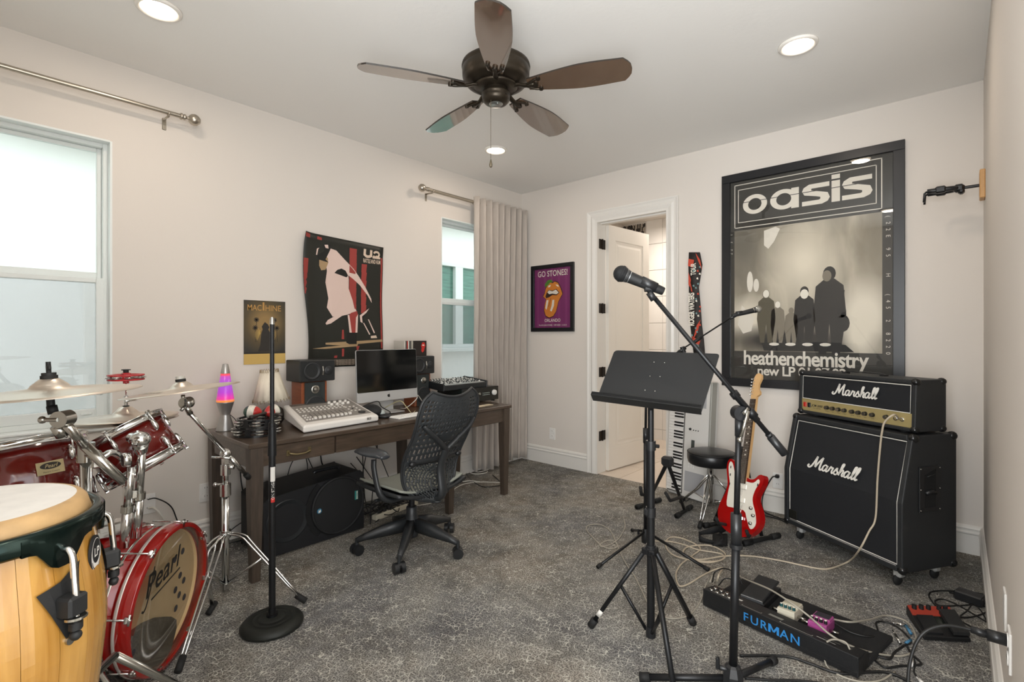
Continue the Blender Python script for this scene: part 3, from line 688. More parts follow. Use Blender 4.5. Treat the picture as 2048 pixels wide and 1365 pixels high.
U([(1000, 800), (1090, 730), (1060, 775), (1020, 810), (1025, 870), (1005, 860)], 2, .0024); U([(1075, 835), (1085, 835), (1140, 960), (1130, 965)], 2, .0024); U([(1030, 870), (1038, 868), (1095, 975), (1085, 980)], 2, .0024)
U([(1100, 990), (1150, 985), (1160, 1010), (1100, 1012)], 4, .0025)
U([(700, 1050), (870, 1042), (1210, 1025), (1212, 1045), (980, 1065), (870, 1080), (700, 1066)], 3, .0014); U([(590, 1100), (720, 1085), (980, 1065), (975, 1085), (700, 1104)], 3, .0014)
U([(840, 935), (855, 935), (858, 1020), (835, 1020)], 0, .0015); U([(838, 1105), (858, 1105), (856, 1175), (838, 1175)], 0, .0015); U([(965, 1085), (995, 1082), (975, 1150)], 0, .0015); U([(775, 1165), (800, 1165), (795, 1188), (770, 1185)], 0, .0015)
q.ribbon([(.492, .945), (.492, .885), (.505, .868), (.525, .866), (.542, .872), (.548, .89), (.548, .945)], .021, mi=4, z=.003); q.ribbon([(.572, .925), (.590, .937), (.612, .935), (.622, .92), (.612, .902), (.585, .885), (.572, .868)], .016, mi=4, z=.003); q.rect(.562, .856, .632, .872, mi=4, z=.003)
q.text('RATTLE AND HUM', T(.556, .815, 0), .046, 4, bold=.018, sx=.42, sp=.95, z=.003)
for k in range(4): q.text('MUSIC FROM THE MOTION PICTURE AND LIVE ON TOUR', T(.33, .045-k*.0115, 0), .0125, 4, z=.003)
curled(q, M); part('print', q, [red, bl, pinkw, tan, pcream], up)

# 4 loose machine poster
mp_ = thing('concert_poster', 'small dark poster with palm trees and a yellow bottom strip, above the desk lamp', 'poster', (XL, 1.43, 1.13))
M = wall_m_left(1.292, 1.128); mw, mh = .274, .43
def glow_mat():
    m = mat('poster_glow', '3a342b', .55); nt = m.node_tree; N = nt.nodes; L = nt.links
    tc = N.new('ShaderNodeTexCoord'); mm = N.new('ShaderNodeMapping'); mm.inputs['Scale'].default_value = (0, 5.2, 4.6); mm.inputs['Location'].default_value = (0, 0, -1.25); L.new(tc.outputs['Object'], mm.inputs[0])
    g = N.new('ShaderNodeTexGradient'); g.gradient_type = 'SPHERICAL'; L.new(mm.outputs[0], g.inputs[0])
    r = N.new('ShaderNodeValToRGB'); e = r.color_ramp.elements; e[0].color = srgb('34312b'); e[1].position = .8; e[1].color = srgb('94784a'); x = e.new(.35); x.color = srgb('54482f'); L.new(g.outputs['Fac'], r.inputs[0]); L.new(r.outputs[0], N['Principled BSDF'].inputs['Base Color']); return m
part('paper', MB(M).box((mw/2, mh/2, .003), (mw, mh, .001)), glow_mat(), mp_)
q = MB(M); olv = flat('poster_ink', '2a2620'); yel = flat('poster_yellow', 'c9a85e'); orx = flat('poster_gold', 'b98c4c')
q.rect(0, 0, mw, .07, mi=1, z=.0042); q.rect(0, .07, mw, .082, mi=0, z=.0042)
q.text('MAC', T(.068, .362, 0), .056, 2, bold=.005, sx=.78, z=.0044); q.text('HINE', T(.19, .362, 0), .056, 2, bold=.005, sx=.86, z=.0044); q.text('1', T(.126, .366, 0), .075, 2, bold=.03, z=.0046)
for (a, b_, r_) in ((.08, .30, .017), (.072, .245, .018), (.2, .30, .017), (.215, .245, .018)):
    q.ribbon([(a, b_), (a+.003, .15)], .003, mi=0, z=.0044, sub=0)
    for k in range(9): q.ribbon([(a, b_), (a+r_*math.cos(k*.7), b_+r_*math.sin(k*.7))], .005, mi=0, z=.0045, sub=0)
q.poly([(.09, .085), (.105, .13), (.11, .2), (.12, .235), (.115, .255), (.135, .285), (.155, .27), (.165, .25), (.158, .235), (.175, .2), (.185, .13), (.2, .085)][::-1], mi=0, z=.0046)
for s_ in (-1, 1):
    for k in range(11): a = math.radians(-50+s_*0+k*11); q.ribbon([(.14+s_*.03, .22-k*.0), (.14+s_*(.03+.04*math.cos(a)), .2+.05*math.sin(a))], .002, mi=1, z=.0045, sub=0)
part('print', q, [olv, yel, orx], mp_)

# 5 long wall banner / scarf
bn = thing('wall_banner', 'narrow black and red concert banner hanging beside the doorway', 'banner', (-1.62, YB, 1.1))
pts = [(1378, 1400, 505), (1377, 1405, 530), (1378, 1398, 575), (1378, 1402, 620), (1381, 1404, 650), (1384, 1408, 680), (1389, 1411, 720), (1392, 1413, 745)]
g = MB(); vs = []
for k, (a, b_, v) in enumerate(pts): vs += [py(a, v, YB-.02-.01*math.sin(k*1.3)), py(b_, v, YB-.024+.008*math.sin(k*1.3))]
g.add(vs, [(2*i, 2*i+1, 2*i+3, 2*i+2) for i in range(len(pts)-1)], 0, True)
bmm = mat('banner_cloth', '2a2422', .7, noise=.7, nscale=14)
part('cloth', g, bmm, bn, mod=[('SOLIDIFY', {'thickness': .003})])
q = MB()
def Bn(pts_, mi, d): q.add([py(a, b_, YB-d) for a, b_ in pts_], [list(range(len(pts_)))[::-1]], mi)
Bn([(1377, 518), (1388, 520), (1386, 536), (1376, 532)], 0, .038); Bn([(1391, 506), (1400, 520), (1404, 540), (1396, 522)], 0, .038)
Bn([(1377, 545), (1382, 560), (1380, 575), (1377, 570)], 0, .038); Bn([(1380, 560), (1385, 585), (1382, 582)], 0, .038); Bn([(1393, 652), (1401, 640), (1396, 662), (1386, 680)], 0, .038); Bn([(1384, 672), (1395, 680), (1404, 672), (1398, 690), (1388, 695)], 0, .038)
random.seed(3)
for k in range(26):
    a = 1380+random.random()*20; b_ = 530+random.random()*175; Bn([(a, b_), (a+3, b_-1.5), (a+4, b_+3), (a+.5, b_+2.5)], random.choice((0, 1, 2, 2)), .039)
zt_ = py(1390, 583).z; zb_ = py(1390, 656).z; x_ = py(1383.5, 620).x
q.text('ROGER WATERS', T(x_+.035, YB-.041, (zt_+zb_)/2) @ RX(PI/2) @ RZ(PI/2), .064, 1, bold=.035, sx=.60, sp=.95)
q.text('TOUR', T(x_+.05, YB-.041, py(1390, 540).z) @ RX(PI/2) @ RZ(PI/2), .06, 1, bold=.02, sx=.6)
part('print', q, [flat('banner_red', 'c2452e'), pw, flat('banner_teal', '6f8f90')], bn)

# outlets and wall plates
def plate(name, label, M, cat='outlet', kinds=('o', 'o'), group='wall outlets'):
    r = thing(name, label, cat, tuple(M.translation), 0, group)
    part('cover_plate', MB(M).box((0, 0, .003), (.072, .116, .006), bev=.002), WHP, r)
    for k, zz in zip(kinds, (.026, -.026)):
        b = MB(M).prism(rrect(.034, .036, .012, 4, 0, zz), .006, .0085)
        for s_ in (-1, 1): b.box((s_*.0065, zz+.004, .0086), (.002, .008, .0006), 1)
        part('socket', b, [WHP, mat('socket_slot', '222222', .6)], r)
    return r
o_ = py(1105, 868); plate('outlet', 'white wall outlet below the framed lips poster, left of the doorway', wall_m_back(o_.x, o_.z))
o_ = py(1556, 962); plate('outlet', 'white wall outlet between the guitar and the speaker cabinet, a black cord plugged in', wall_m_back(o_.x, o_.z))
o_ = px(296, 1008); plate('outlet', 'white wall outlet behind the bass drum with two cords plugged in', wall_m_left(o_.y, o_.z))
o_ = px(411, 985); plate('outlet', 'white wall outlet beside the left end of the desk', wall_m_left(o_.y, o_.z))
MR = lambda y, z: T(XR, y, z) @ Matrix(((0, 0, -1, 0), (-1, 0, 0, 0), (0, 1, 0, 0), (0, 0, 0, 1)))
plate('outlet', 'white wall outlet low on the right wall with a black plug in it', MR(2.02, .42))
plate('outlet', 'white wall plate low on the right wall, beyond the plugged-in outlet', MR(2.21, .46), kinds=())
# guitar hanger on the right wall
hy, hz_ = 3.87, 2.17
hg = thing('guitar_hanger', 'black padded guitar hanger on a small wooden block, high on the right wall', 'guitar hanger', (XR, hy, hz_))
part('wood_block', MB().box((XR-.012, hy, hz_), (.024, .10, .16), bev=.004), mat('maple_block', 'c99b63', .4, noise=.1, nscale=20), hg)
hk = MB().cyl((XR-.024, hy, hz_), (XR-.09, hy, hz_), .009).box((XR-.11, hy, hz_), (.05, .045, .045), bev=.012).box((XR-.10, hy, hz_-.02), (.03, .05, .03), bev=.01)
part('swivel', hk, BLKP, hg)
for s_ in (-1, 1):
    part('arm', MB().tube(smooth_path([(XR-.12, hy+s_*.012, hz_), (XR-.15, hy+s_*.03, hz_), (XR-.25, hy+s_*.035, hz_)], 4), .014, 8).box((XR-.19, hy+s_*.034, hz_), (.05, .034, .04), bev=.008).tube([(XR-.25, hy+s_*.035, hz_+.0), (XR-.262, hy+s_*.035, hz_-.01), (XR-.265, hy+s_*.035, hz_-.06)], .006, 8), BLKP, hg)
# ---------------------------------------------------------------- desk
wood = mat('desk_walnut', '4b3e33', .33, noise=.28, nscale=7, stretch=(9, 1, 9), coat=.25)
woodl = mat('desk_leg_wood', '473c33', .45, noise=.25, nscale=7, stretch=(9, 9, 1))
DX0, DX1, DY0, DY1, DZ = -3.46, -2.785, 1.045, 3.125, .745
desk = thing('desk', 'long dark brown wooden desk under the concert posters', 'desk', ((DX0+DX1)/2, (DY0+DY1)/2, 0))
dcx, dcy = (DX0+DX1)/2, (DY0+DY1)/2
part('desk_top', MB().box((dcx, dcy, DZ-.013), (DX1-DX0, DY1-DY0, .026), bev=.004), wood, desk)
ap = MB(); fx = DX1-.026; zc_ = DZ-.026-.055
ap.box((DX0+.03, dcy, zc_), (.02, DY1-DY0-.06, .11)).box((dcx, DY0+.03, zc_), (DX1-DX0-.06, .022, .11), bev=.002).box((dcx, DY1-.03, zc_), (DX1-DX0-.06, .022, .11), bev=.002)
ap.box((fx-.006, (2.52+DY1)/2, zc_), (.022, DY1-2.52-.06, .11), bev=.002).box((fx-.02, (DY0+2.5)/2, zc_), (.014, 2.5-DY0-.06, .108))
part('apron', ap, wood, desk)
def leg(x, y):
    m = MB(); a, b_ = .034, .022; z1 = DZ-.026
    vs = [(x+sx*w, y+sy*w, z) for z, w in ((0, b_), (.45, a*.93), (z1, a)) for sx, sy in ((-1, -1), (1, -1), (1, 1), (-1, 1))]
    m.add(vs, [(k*4+i, k*4+(i+1) % 4, k*4+4+(i+1) % 4, k*4+4+i) for k in (0, 1) for i in range(4)]+[(3, 2, 1, 0), (8, 9, 10, 11)])
    part('leg', m, woodl, desk)
for lx in (DX0+.045, DX1-.04):
    for ly in (DY0+.045, 2.47, DY1-.055): leg(lx, ly)
brass = mat('antique_brass', '8f8262', .35, .9)
def drawer(y0, y1, pull=True):
    d = part('drawer', MB().box((fx-.004, (y0+y1)/2, zc_), (.02, y1-y0-.006, .104), bev=.002), wood, desk)
    c = (y0+y1)/2
    if not pull: return
    h = MB()
    for s_ in (-1, 1): h.box((fx+.008, c+s_*.062, zc_-.002), (.006, .018, .034), bev=.002).rod((fx+.008, c+s_*.062, zc_), (fx+.028, c+s_*.055, zc_-.004), .005)
    h.tube(smooth_path([(fx+.026, c-.06, zc_-.002), (fx+.031, c-.03, zc_-.011), (fx+.032, c, zc_-.013), (fx+.031, c+.03, zc_-.011), (fx+.026, c+.06, zc_-.002)], 4), .0058, 8)
    part('handle', h, brass, d)
drawer(1.10, 1.545); drawer(1.55, 2.43, False)

# ---------------------------------------------------------------- things on the desk
ZT = DZ
# lava lamp
lv = thing('lava_lamp', 'silver lava lamp with glowing purple and orange liquid, left end of desk', 'lamp', (-3.33, 1.115, ZT))
alu = mat('brushed_aluminium', 'b5b3b1', .38, .85)
part('base', MB().lathe([(.040, 0), (.052, 0), (.052, .004), (.026, .092), (.026, .098), (.047, .168), (.050, .172), (.046, .174), (.02, .174)], n=36), alu, lv, True)
def lava():
    m = mat('lava_liquid', '7c3fae', .2, emit='a044c0', es=.4); nt = m.node_tree; N = nt.nodes; L = nt.links; b = N['Principled BSDF']
    tc = N.new('ShaderNodeTexCoord'); sx_ = N.new('ShaderNodeSeparateXYZ'); L.new(tc.outputs['Object'], sx_.inputs[0])
    mr = N.new('ShaderNodeMapRange'); mr.inputs[1].default_value = .17; mr.inputs[2].default_value = .35; L.new(sx_.outputs[2], mr.inputs[0])
    r = N.new('ShaderNodeValToRGB'); e = r.color_ramp.elements; e[0].color = srgb('ff8a4a'); e[1].color = srgb('ff5a5a'); e[1].position = 1
    for p_, c_ in ((.07, 'ff9a50'), (.12, 'e83fa0'), (.35, 'b03fc8'), (.62, '9a50cc'), (.88, 'b84cb4'), (.93, 'f04a60')): x = e.new(p_); x.color = srgb(c_)
    L.new(mr.outputs[0], r.inputs[0]); L.new(r.outputs[0], b.inputs['Base Color']); L.new(r.outputs[0], b.inputs['Emission Color']); return m
part('globe', MB().lathe([(.02, .173), (.048, .174), (.049, .180), (.024, .352), (.01, .353)], n=36), lava(), lv, True, label='glowing purple and orange liquid')
part('cap', MB().lathe([(.025, .345), (.0255, .35), (.015, .402), (.013, .404), (.0, .404)], n=30), alu, lv, True)
part('cord', MB().tube(smooth_path([(-.01, .03, .09), (-.0, .055, .06), (-.02, .075, .02), (-.04, .09, .004), (-.09, .10, .003)], 5), .0022, 6), BLKM, lv, True)
# small shaded lamp
dl = thing('table_lamp', 'small lamp with laced cream parchment shade and round dark base', 'lamp', (-3.33, 1.40, ZT))
shd = mat('parchment_shade', 'e2d9c6', .7, noise=.06, nscale=12)
sm_ = MB(); n = 28; vs = []
for k in range(n):
    a = 2*PI*k/n; vs += [(.105*math.cos(a)*(1+.02*(k % 2)), .105*math.sin(a)*(1+.02*(k % 2)), .155+.010*(k % 2)), (.052*math.cos(a), .052*math.sin(a), .345+.008*(k % 2))]
sm_.add(vs, [(2*k, (2*k+2) % (2*n), (2*k+3) % (2*n), 2*k+1) for k in range(n)], 0, True, RX(math.radians(4)))
sh0 = part('lamp_shade', sm_, shd, dl, True, mod=[('SOLIDIFY', {'thickness': .0015})])
lc = MB()
for k in range(n):
    a = 2*PI*k/n+.1
    for rr_, z_ in ((.106, .158), (.053, .347)): lc.tube([(rr_*1.02*math.cos(a), rr_*1.02*math.sin(a), z_+.012), (rr_*1.05*math.cos(a+.05), rr_*1.05*math.sin(a+.05), z_-.008)], .0016, 5, M=RX(math.radians(4)))
part('lacing', lc, mat('leather_lace', '8d7a5c', .8), sh0, True, kind='stuff')
dkw = mat('dark_gourd', '2c2520', .45, noise=.2, nscale=14)
part('base', MB().lathe([(.03, 0), (.05, .004), (.068, .03), (.073, .06), (.066, .09), (.045, .108), (.02, .113)], n=28), dkw, dl, True)
part('stem', MB().tube(smooth_path([(0, 0, .11), (-.004, -.008, .14), (.003, 0, .17), (0, 0, .2), (0, 0, .28)], 4), .006, 8), dkw, dl, True)
# tambourines and maracas
def tambourine(label, x, y, z, rz, tilt, r=.118, shape=1.0):
    t = thing('tambourine', label, 'tambourine', (x, y, z), rz, 'tambourines at the left end of the desk')
    M = RX(tilt)
    b = MB(); n = 48
    slots = [k for k in range(n) if (k % 8) in (1, 2, 3, 4, 5, 6)]
    def ringseg(b, r0, r1, z0, z1, ks):
        for k in ks:
            a0, a1 = 2*PI*k/n, 2*PI*(k+1)/n
            P = [(rr*math.cos(a), rr*math.sin(a)*shape, z) for rr in (r0, r1) for z in (z0, z1) for a in (a0, a1)]
            b.add(P, [(0, 1, 3, 2), (4, 6, 7, 5), (0, 4, 5, 1), (2, 3, 7, 6), (0, 2, 6, 4), (1, 5, 7, 3)], 0, False, M)
    ringseg(b, r-.011, r, 0, .010, range(n)); ringseg(b, r-.011, r, .038, .048, range(n)); ringseg(b, r-.011, r, .010, .038, [k for k in range(n) if k not in slots]); ringseg(b, r-.011, r, .022, .027, slots)
    part('shell', b, mat('black_gloss_plastic', '15171a', .22), t, True)
    jm_ = mat('jingle_steel', 'c9c7c2', .25, .95)
    for k in range(6):
        a = 2*PI*(k*8+4)/n
        for zz in (.0165, .0325):
            m = MB(); c = (r+.000)
            for dz in (-.0045, .0045): m.lathe([(0, dz*.3), (.006, dz), (.022, dz*.9), (.0225, dz*.4)], M @ T(c*math.cos(a), c*math.sin(a)*shape, zz), 14, cap=False)
            part('jingle', m, jm_, t, True)
    return t
tambourine('black tambourine with silver jingles at the left front of the desk', -3.06, 1.19, ZT+.001, .3, 0)
tambourine('upper black tambourine resting crosswise on the first, holding the maracas', -3.055, 1.20, ZT+.051, 1.1, 0, .112)
def maraca(label, x, y, z, rot, tilt):
    t = thing('maraca', label, 'maraca', (x, y, z), rot, 'maracas in the tambourine')
    M = RY(tilt); mr_ = mat('maraca_red', 'b02824', .3); mw = mat('maraca_white', 'd9d4c8', .4, noise=.15, nscale=60); mg = mat('maraca_green', '2e4a3c', .3)
    P = [(0.001, .048), (.018, .044), (.030, .034), (.037, .018), (.039, 0), (.036, -.018), (.028, -.034), (.016, -.046), (.009, -.054)]
    part('shell_green', MB().lathe(P[:3+1], M, 24, cap=False), mg, t, True); part('shell_band', MB().lathe(P[3:6], M, 24, cap=False), mw, t, True); part('shell_red', MB().lathe(P[5:], M, 24, cap=False), mr_, t, True)
    part('handle', MB().lathe([(.009, -.05), (.008, -.10), (.010, -.15), (.012, -.165), (0, -.17)], M, 12), mat('maraca_handle', '2b2420', .5), t, True)
maraca('left maraca, red white and green, lying in the tambourines', -3.09, 1.18, ZT+.128, -2.3, 1.45)
maraca('right maraca, red white and green, half hidden by the microphone stand pole', -3.04, 1.275, ZT+.128, 2.0, 1.5)
# studio monitors on wooden speakers
cherry = mat('cherry_veneer', '8d4d2f', .35, noise=.18, nscale=9, stretch=(1, 1, 6), coat=.3)
cone = mat('speaker_cone', '26282a', .5); grille = mat('grille_cloth', '2d3130', .85, bump=.4, bscale=500)
def bookshelf(label, x0, x1, y0, y1, h):
    t = thing('wooden_speaker', label, 'speaker', ((x0+x1)/2, (y0+y1)/2, ZT), 0, 'wooden bookshelf speakers under the black monitors')
    w = y1-y0; d = x1-x0
    part('cabinet', MB().box((-0.004, 0, h/2), (d-.008, w, h), bev=.004), cherry, t, True)
    part('baffle', MB().box((d/2-.004, 0, h/2), (.01, w*.8, h*.985), bev=.003), grille, t, True)
    M = axis_m((d/2, 0, h*.35), (1, 0, 0))
    part('woofer', MB(M).lathe([(w*.42, 0), (w*.42, .008), (w*.36, .010), (w*.2, .0), (0, .006)], n=30, cap=False), cone, t, True)
    M = axis_m((d/2, 0, h*.8), (1, 0, 0))
    part('tweeter', MB(M).lathe([(w*.16, 0), (w*.16, .006), (w*.10, .003), (.006, .006), (0, .008)], n=20, cap=False), CHRD, t, True)
bookshelf('left cherry wood speaker, under the black monitor left of the computer', -3.43, -3.27, 1.565, 1.745, .262)
bookshelf('right cherry wood speaker, mostly hidden behind the computer', -3.43, -3.27, 2.50, 2.66, .262)
def monitor(label, x0, x1, y0, y1, z, h=.145):
    t = thing('studio_monitor', label, 'speaker', ((x0+x1)/2, (y0+y1)/2, z), 0, 'black studio monitors lying on their sides')
    w = y1-y0; d = x1-x0
    part('cabinet', MB().box((0, 0, h/2), (d, w, h), bev=.006), mat('monitor_black', '2b2d2d', .5, bump=.2, bscale=500), t, True)
    part('front_panel', MB().box((d/2+.003, 0, h/2), (.01, w*.985, h*.97), bev=.004), mat('monitor_baffle', '232526', .4), t, True)
    M = axis_m((d/2+.008, -w*.17, h/2), (1, 0, 0))
    wf = part('woofer', MB(M).lathe([(.058, 0), (.060, .004), (.052, .007), (.047, .004), (.040, -.001), (.02, -.007), (.015, -.002), (0, .001)], n=36, cap=False), cone, t, True)
    M = axis_m((d/2+.008, w*.30, h/2), (1, 0, 0))
    part('tweeter', MB(M).lathe([(.030, 0), (.029, .004), (.014, .000), (.010, .003), (0, .005)], n=24, cap=False), cone, t, True)
    part('port', MB().tube([(d/2+.009, w*.13, h/2+.03), (d/2+.010, w*.15, h/2), (d/2+.009, w*.13, h/2-.03)], .005, 8, flat=.4), CHRD, t, True)
    return t
monitor('black studio monitor on its side, left of the computer', -3.46, -3.255, 1.54, 1.79, ZT+.264)
monitor('black studio monitor on its side, right behind the computer', -3.46, -3.255, 2.44, 2.68, ZT+.264)
# box set and compact discs on the right monitor
zb = ZT+.264+.145
bs = thing('disc_box_set', 'black box set with red lips logo on the right monitor', 'box set', (-3.36, 2.565, zb))
part('case', MB().box((0, 0, .0625), (.13, .135, .125), bev=.001), mat('box_set_black', '26201e', .4), bs, True)
lp = MB(); Mx = T(.0665, .03, .075) @ Matrix(((0, 0, 1, 0), (1, 0, 0, 0), (0, 1, 0, 0), (0, 0, 0, 1)))
lp.poly([(x*.19, y*.24+.0) for x, y in [(-.10, .05), (-.055, .145), (0, .15), (.07, .15), (.125, .035), (.075, -.04), (.045, -.14), (-.04, -.20), (-.105, -.13), (-.08, -.01), (-.12, .02)]][::-1], Mx, 0, .0006).poly([(x*.19, y*.2+.003) for x, y in [(-.075, .055), (0, .085), (.09, .05), (0, .02)]][::-1], Mx, 1, .001)
part('logo', lp, [mat('logo_red', 'c22a24', .4), pw], bs, True)
cdc = ['c9c4ba', '4a4a48', 'a33a30', 'd8d5cc', '2c2c2c', '8f8a80', 'b9b3a5']
for k in range(7):
    y = 2.405+k*.0125
    solo('compact_disc_case', MB().box((-3.36, y+.005, zb+.0625), (.142, .0105, .125), bev=.001), mat('cd_'+cdc[k], cdc[k], .3), ['pale grey', 'dark grey', 'brick red', 'off-white', 'near-black', 'mid grey', 'beige'][k]+' compact disc case in the row on the right monitor', 'disc case', 'disc cases on the right monitor')
# computer
im = thing('computer', 'silver all-in-one computer with black screen and silver chin', 'computer', (-3.21, 2.187, ZT), math.radians(0))
alb = mat('computer_aluminium', 'c9c9c8', .3, .35)
W_ = .53; z0 = .092
sc_m = MB(RY(math.radians(-4)) @ T(0, 0, 0))
part('housing', MB(T(0, 0, 0) @ RY(math.radians(-3))).prism(rrect(.378, W_, .012, 4, z0+.189, 0), -.008, .002, Matrix(((0, 0, 1, .03), (0, 1, 0, 0), (1, 0, 0, 0), (0, 0, 0, 1)))).prism(rrect(.33, W_*.9, .05, 4, z0+.2, 0), -.035, -.008, Matrix(((0, 0, 1, .03), (0, 1, 0, 0), (1, 0, 0, 0), (0, 0, 0, 1)))), alb, im, True)
part('screen', MB(RY(math.radians(-3))).prism(rrect(.305, W_-.004, .01, 4, z0+.378-.155, 0), .002, .0035, Matrix(((0, 0, 1, .03), (0, 1, 0, 0), (1, 0, 0, 0), (0, 0, 0, 1)))), mat('screen_black', '0b0d0e', .08, spec=.6), im, True)
Ml = RY(math.radians(-3)) @ T(.0325, 0, z0+.036) @ Matrix(((0, 0, 1, 0), (1, 0, 0, 0), (0, 1, 0, 0), (0, 0, 0, 1)))
lg = MB(Ml).poly([(x*1.0, y*1.0) for x, y in [(0, .008), (.006, .010), (.011, .006), (.0085, .003), (.0085, -.002), (.012, -.005), (.007, -.0125), (.003, -.0135), (0, -.012), (-.003, -.0135), (-.008, -.011), (-.012, -.003), (-.011, .005), (-.006, .009)]], z=.0002).poly([(0, .011), (.001, .015), (.006, .019), (.005, .013)], z=.0002)
part('logo', lg, mat('logo_dark', '1f1f1f', .3), im, True)
sd = MB(); sd.tube(smooth_path([(-.02, 0, .2), (-.045, 0, .1), (-.03, 0, .012), (.03, 0, .004)], 4), .06, 12, flat=None) if False else None
sd.add([(-.03+.0, -.09, .2), (-.03, .09, .2), (-.055, -.09, .05), (-.055, .09, .05), (-.05, -.09, .006), (-.05, .09, .006), (.10, -.09, .006), (.10, .09, .006)], [(0, 1, 3, 2), (2, 3, 5, 4), (4, 5, 7, 6)])
part('stand', sd, alb, im, True, mod=[('SOLIDIFY', {'thickness': .006})])
# keyboard, trackball, dark pad, cards
kb = thing('computer_keyboard', 'slim white computer keyboard lying before the computer', 'keyboard', (-2.925, 2.185, ZT), math.radians(4))
part('case', MB().box((0, 0, .005), (.115, .29, .009), bev=.003), WHP, kb, True)
kk = None
for r_ in range(5):
    for c_ in range(13):
        if kk is None:
            kk = part('key', MB().box((0, 0, .0105), (.017, .018, .004), bev=.001), mat('white_key', 'f0efec', .4), kb, True); kk.location = (-.042+r_*.021, -.13+c_*.0215, 0)
        else: dup(kk, (-.042+r_*.021, -.13+c_*.0215, 0), kb)
tbk = thing('trackball', 'dark trackball with a pale grey ball, beside the keyboard', 'trackball', (-3.03, 2.03, ZT))
part('body', MB().sphere((0, 0, .012), (.075, .055, .02), n=20), BLKP, tbk, True); part('ball', MB().sphere((.01, -.012, .034), .023, n=18), mat('ball_grey', 'a9b0ad', .25), tbk, True)
solo('headphone_case', MB().sphere((-3.10, 1.985, ZT+.045), (.10, .06, .045), n=20, z0=-.98), mat('case_fabric', '1b1c1e', .7), 'black rounded soft case behind the white mixing surface', 'case')
for k, (a, b_, l) in enumerate(((2.86, -2.90, 'left of two small pale cards on the right end of the desk'), (2.955, -2.905, 'right of two small pale cards on the right end of the desk'))):
    solo('card', MB().box((b_, a, ZT+.003), (.055, .085, .004), M=None, bev=.001), mat('card_paper', 'd8c9ae', .6), l, 'card', 'cards on the desk')
# white mixing surface
P0 = [(-2.865, 1.377), (-2.905, 1.915), (-3.33, 1.94), (-3.30, 1.45)]      # FL FR BR BL on plan
cs = thing('mixing_console', 'large white mixing console with grey fader panel on the desk', 'mixing console', (-3.09, 1.66, ZT))
def csp(u, v, dz=0):           # u across 0..1, v front to back 0..1
    a = Vector(P0[0]).lerp(Vector(P0[1]), u); b_ = Vector(P0[3]).lerp(Vector(P0[2]), u); c = a.lerp(b_, v)
    return Vector((c.x, c.y, ZT+.045+.075*v+dz))
body = MB(); 
loops = []
for ins, z_ in ((.01, -1), (.0, -.9), (0, -.012), (.012, 0), (.055, 0.001)):
    L_ = []
    for (u, v) in ((ins, ins), (1-ins, ins), (1-ins, 1-ins), (ins, 1-ins)):
        for du, dv in ((0, 0),): L_.append((u, v))
    loops.append((L_, z_, ins))
vs = []
for L_, z_, ins in loops:
    for (u, v) in L_:
        p_ = csp(u, v); zz = p_.z+z_ if z_ > -.5 else (ZT+.002+(.03*v) if z_ < -.95 else ZT+.012+.03*v)
        vs.append((p_.x, p_.y, zz))
body.add(vs, [(k*4+i, k*4+(i+1) % 4, k*4+4+(i+1) % 4, k*4+4+i) for k in range(4) for i in range(4)]+[(3, 2, 1, 0)]+[(16, 17, 18, 19)])
part('case', body, mat('console_white', 'e4e0da', .35), cs, mod=[('BEVEL', {'width': .008, 'segments': 3})])
def csquad(mb, u0, v0, u1, v1, dz, h, mi=0):
    q_ = [csp(u0, v0, dz), csp(u1, v0, dz), csp(u1, v1, dz), csp(u0, v1, dz)]
    mb.add(q_+[p+Vector((0, 0, h)) for p in q_], [(3, 2, 1, 0), (4, 5, 6, 7), (0, 1, 5, 4), (1, 2, 6, 5), (2, 3, 7, 6), (3, 0, 4, 7)], mi)
pn = MB(); csquad(pn, .07, .12, .95, .95, .001, .001); part('fader_panel', pn, mat('console_grey', '8b8680', .5), cs)
pn = MB(); csquad(pn, .08, .86, .80, .94, .0022, .002); part('display', pn, mat('console_display', '5f5b55', .3), cs)
fdm = mat('console_button', 'ddd9d2', .4); slot = mat('fader_slot', '2b2a28', .6)
for k in range(9):
    u = .20+k*.058
    f_ = MB(); csquad(f_, u-.003, .16, u+.003, .46, .0022, .0006); fo = part('fader', f_, slot, cs)
    f_ = MB(); csquad(f_, u-.017, .17, u+.017, .215, .004, .012); part('fader_cap', f_, fdm, fo)
for r_ in range(3):
    for k in range(12):
        f_ = MB(); u = .11+k*.056; v = .55+r_*.075; csquad(f_, u-.013, v-.012, u+.013, v+.012, .0022, .004); part('button', f_, fdm, cs)
for k in range(8):
    f_ = MB(); p_ = csp(.10+(k % 3)*.035, .2+(k//3)*.09); f_.cyl(p_, p_+Vector((0, 0, .008)), .006, n=10); part('button', f_, fdm, cs)
for k in range(8):
    u, v = .60+(k % 4)*.085, .70+(k//4)*.10; p_ = csp(u, v, .002); part('knob', MB().lathe([(.011, 0), (.011, .008), (.009, .016), (.0, .017)], T(*p_), 14), fdm, cs)
for k in range(9):
    u, v = .74+(k % 3)*.06, .32+(k//3)*.1; f_ = MB(); csquad(f_, u-.012, v-.012, u+.012, v+.012, .0022, .004); part('button', f_, slot if k == 4 else fdm, cs)
p_ = csp(.84, .20, .002); part('jog_wheel', MB().lathe([(.024, 0), (.024, .007), (.02, .009), (0, .009)], T(*p_), 24), slot, cs)
lgm = MB(); a = csp(.85, -.0); lgm.text('003', T(a.x+.006, a.y, a.z-.022) @ Matrix(((0, 0, 1, 0), (1, 0, 0, 0), (0, 1, 0, 0), (0, 0, 0, 1))), .022, bold=.02); part('lettering', lgm, slot, cs)
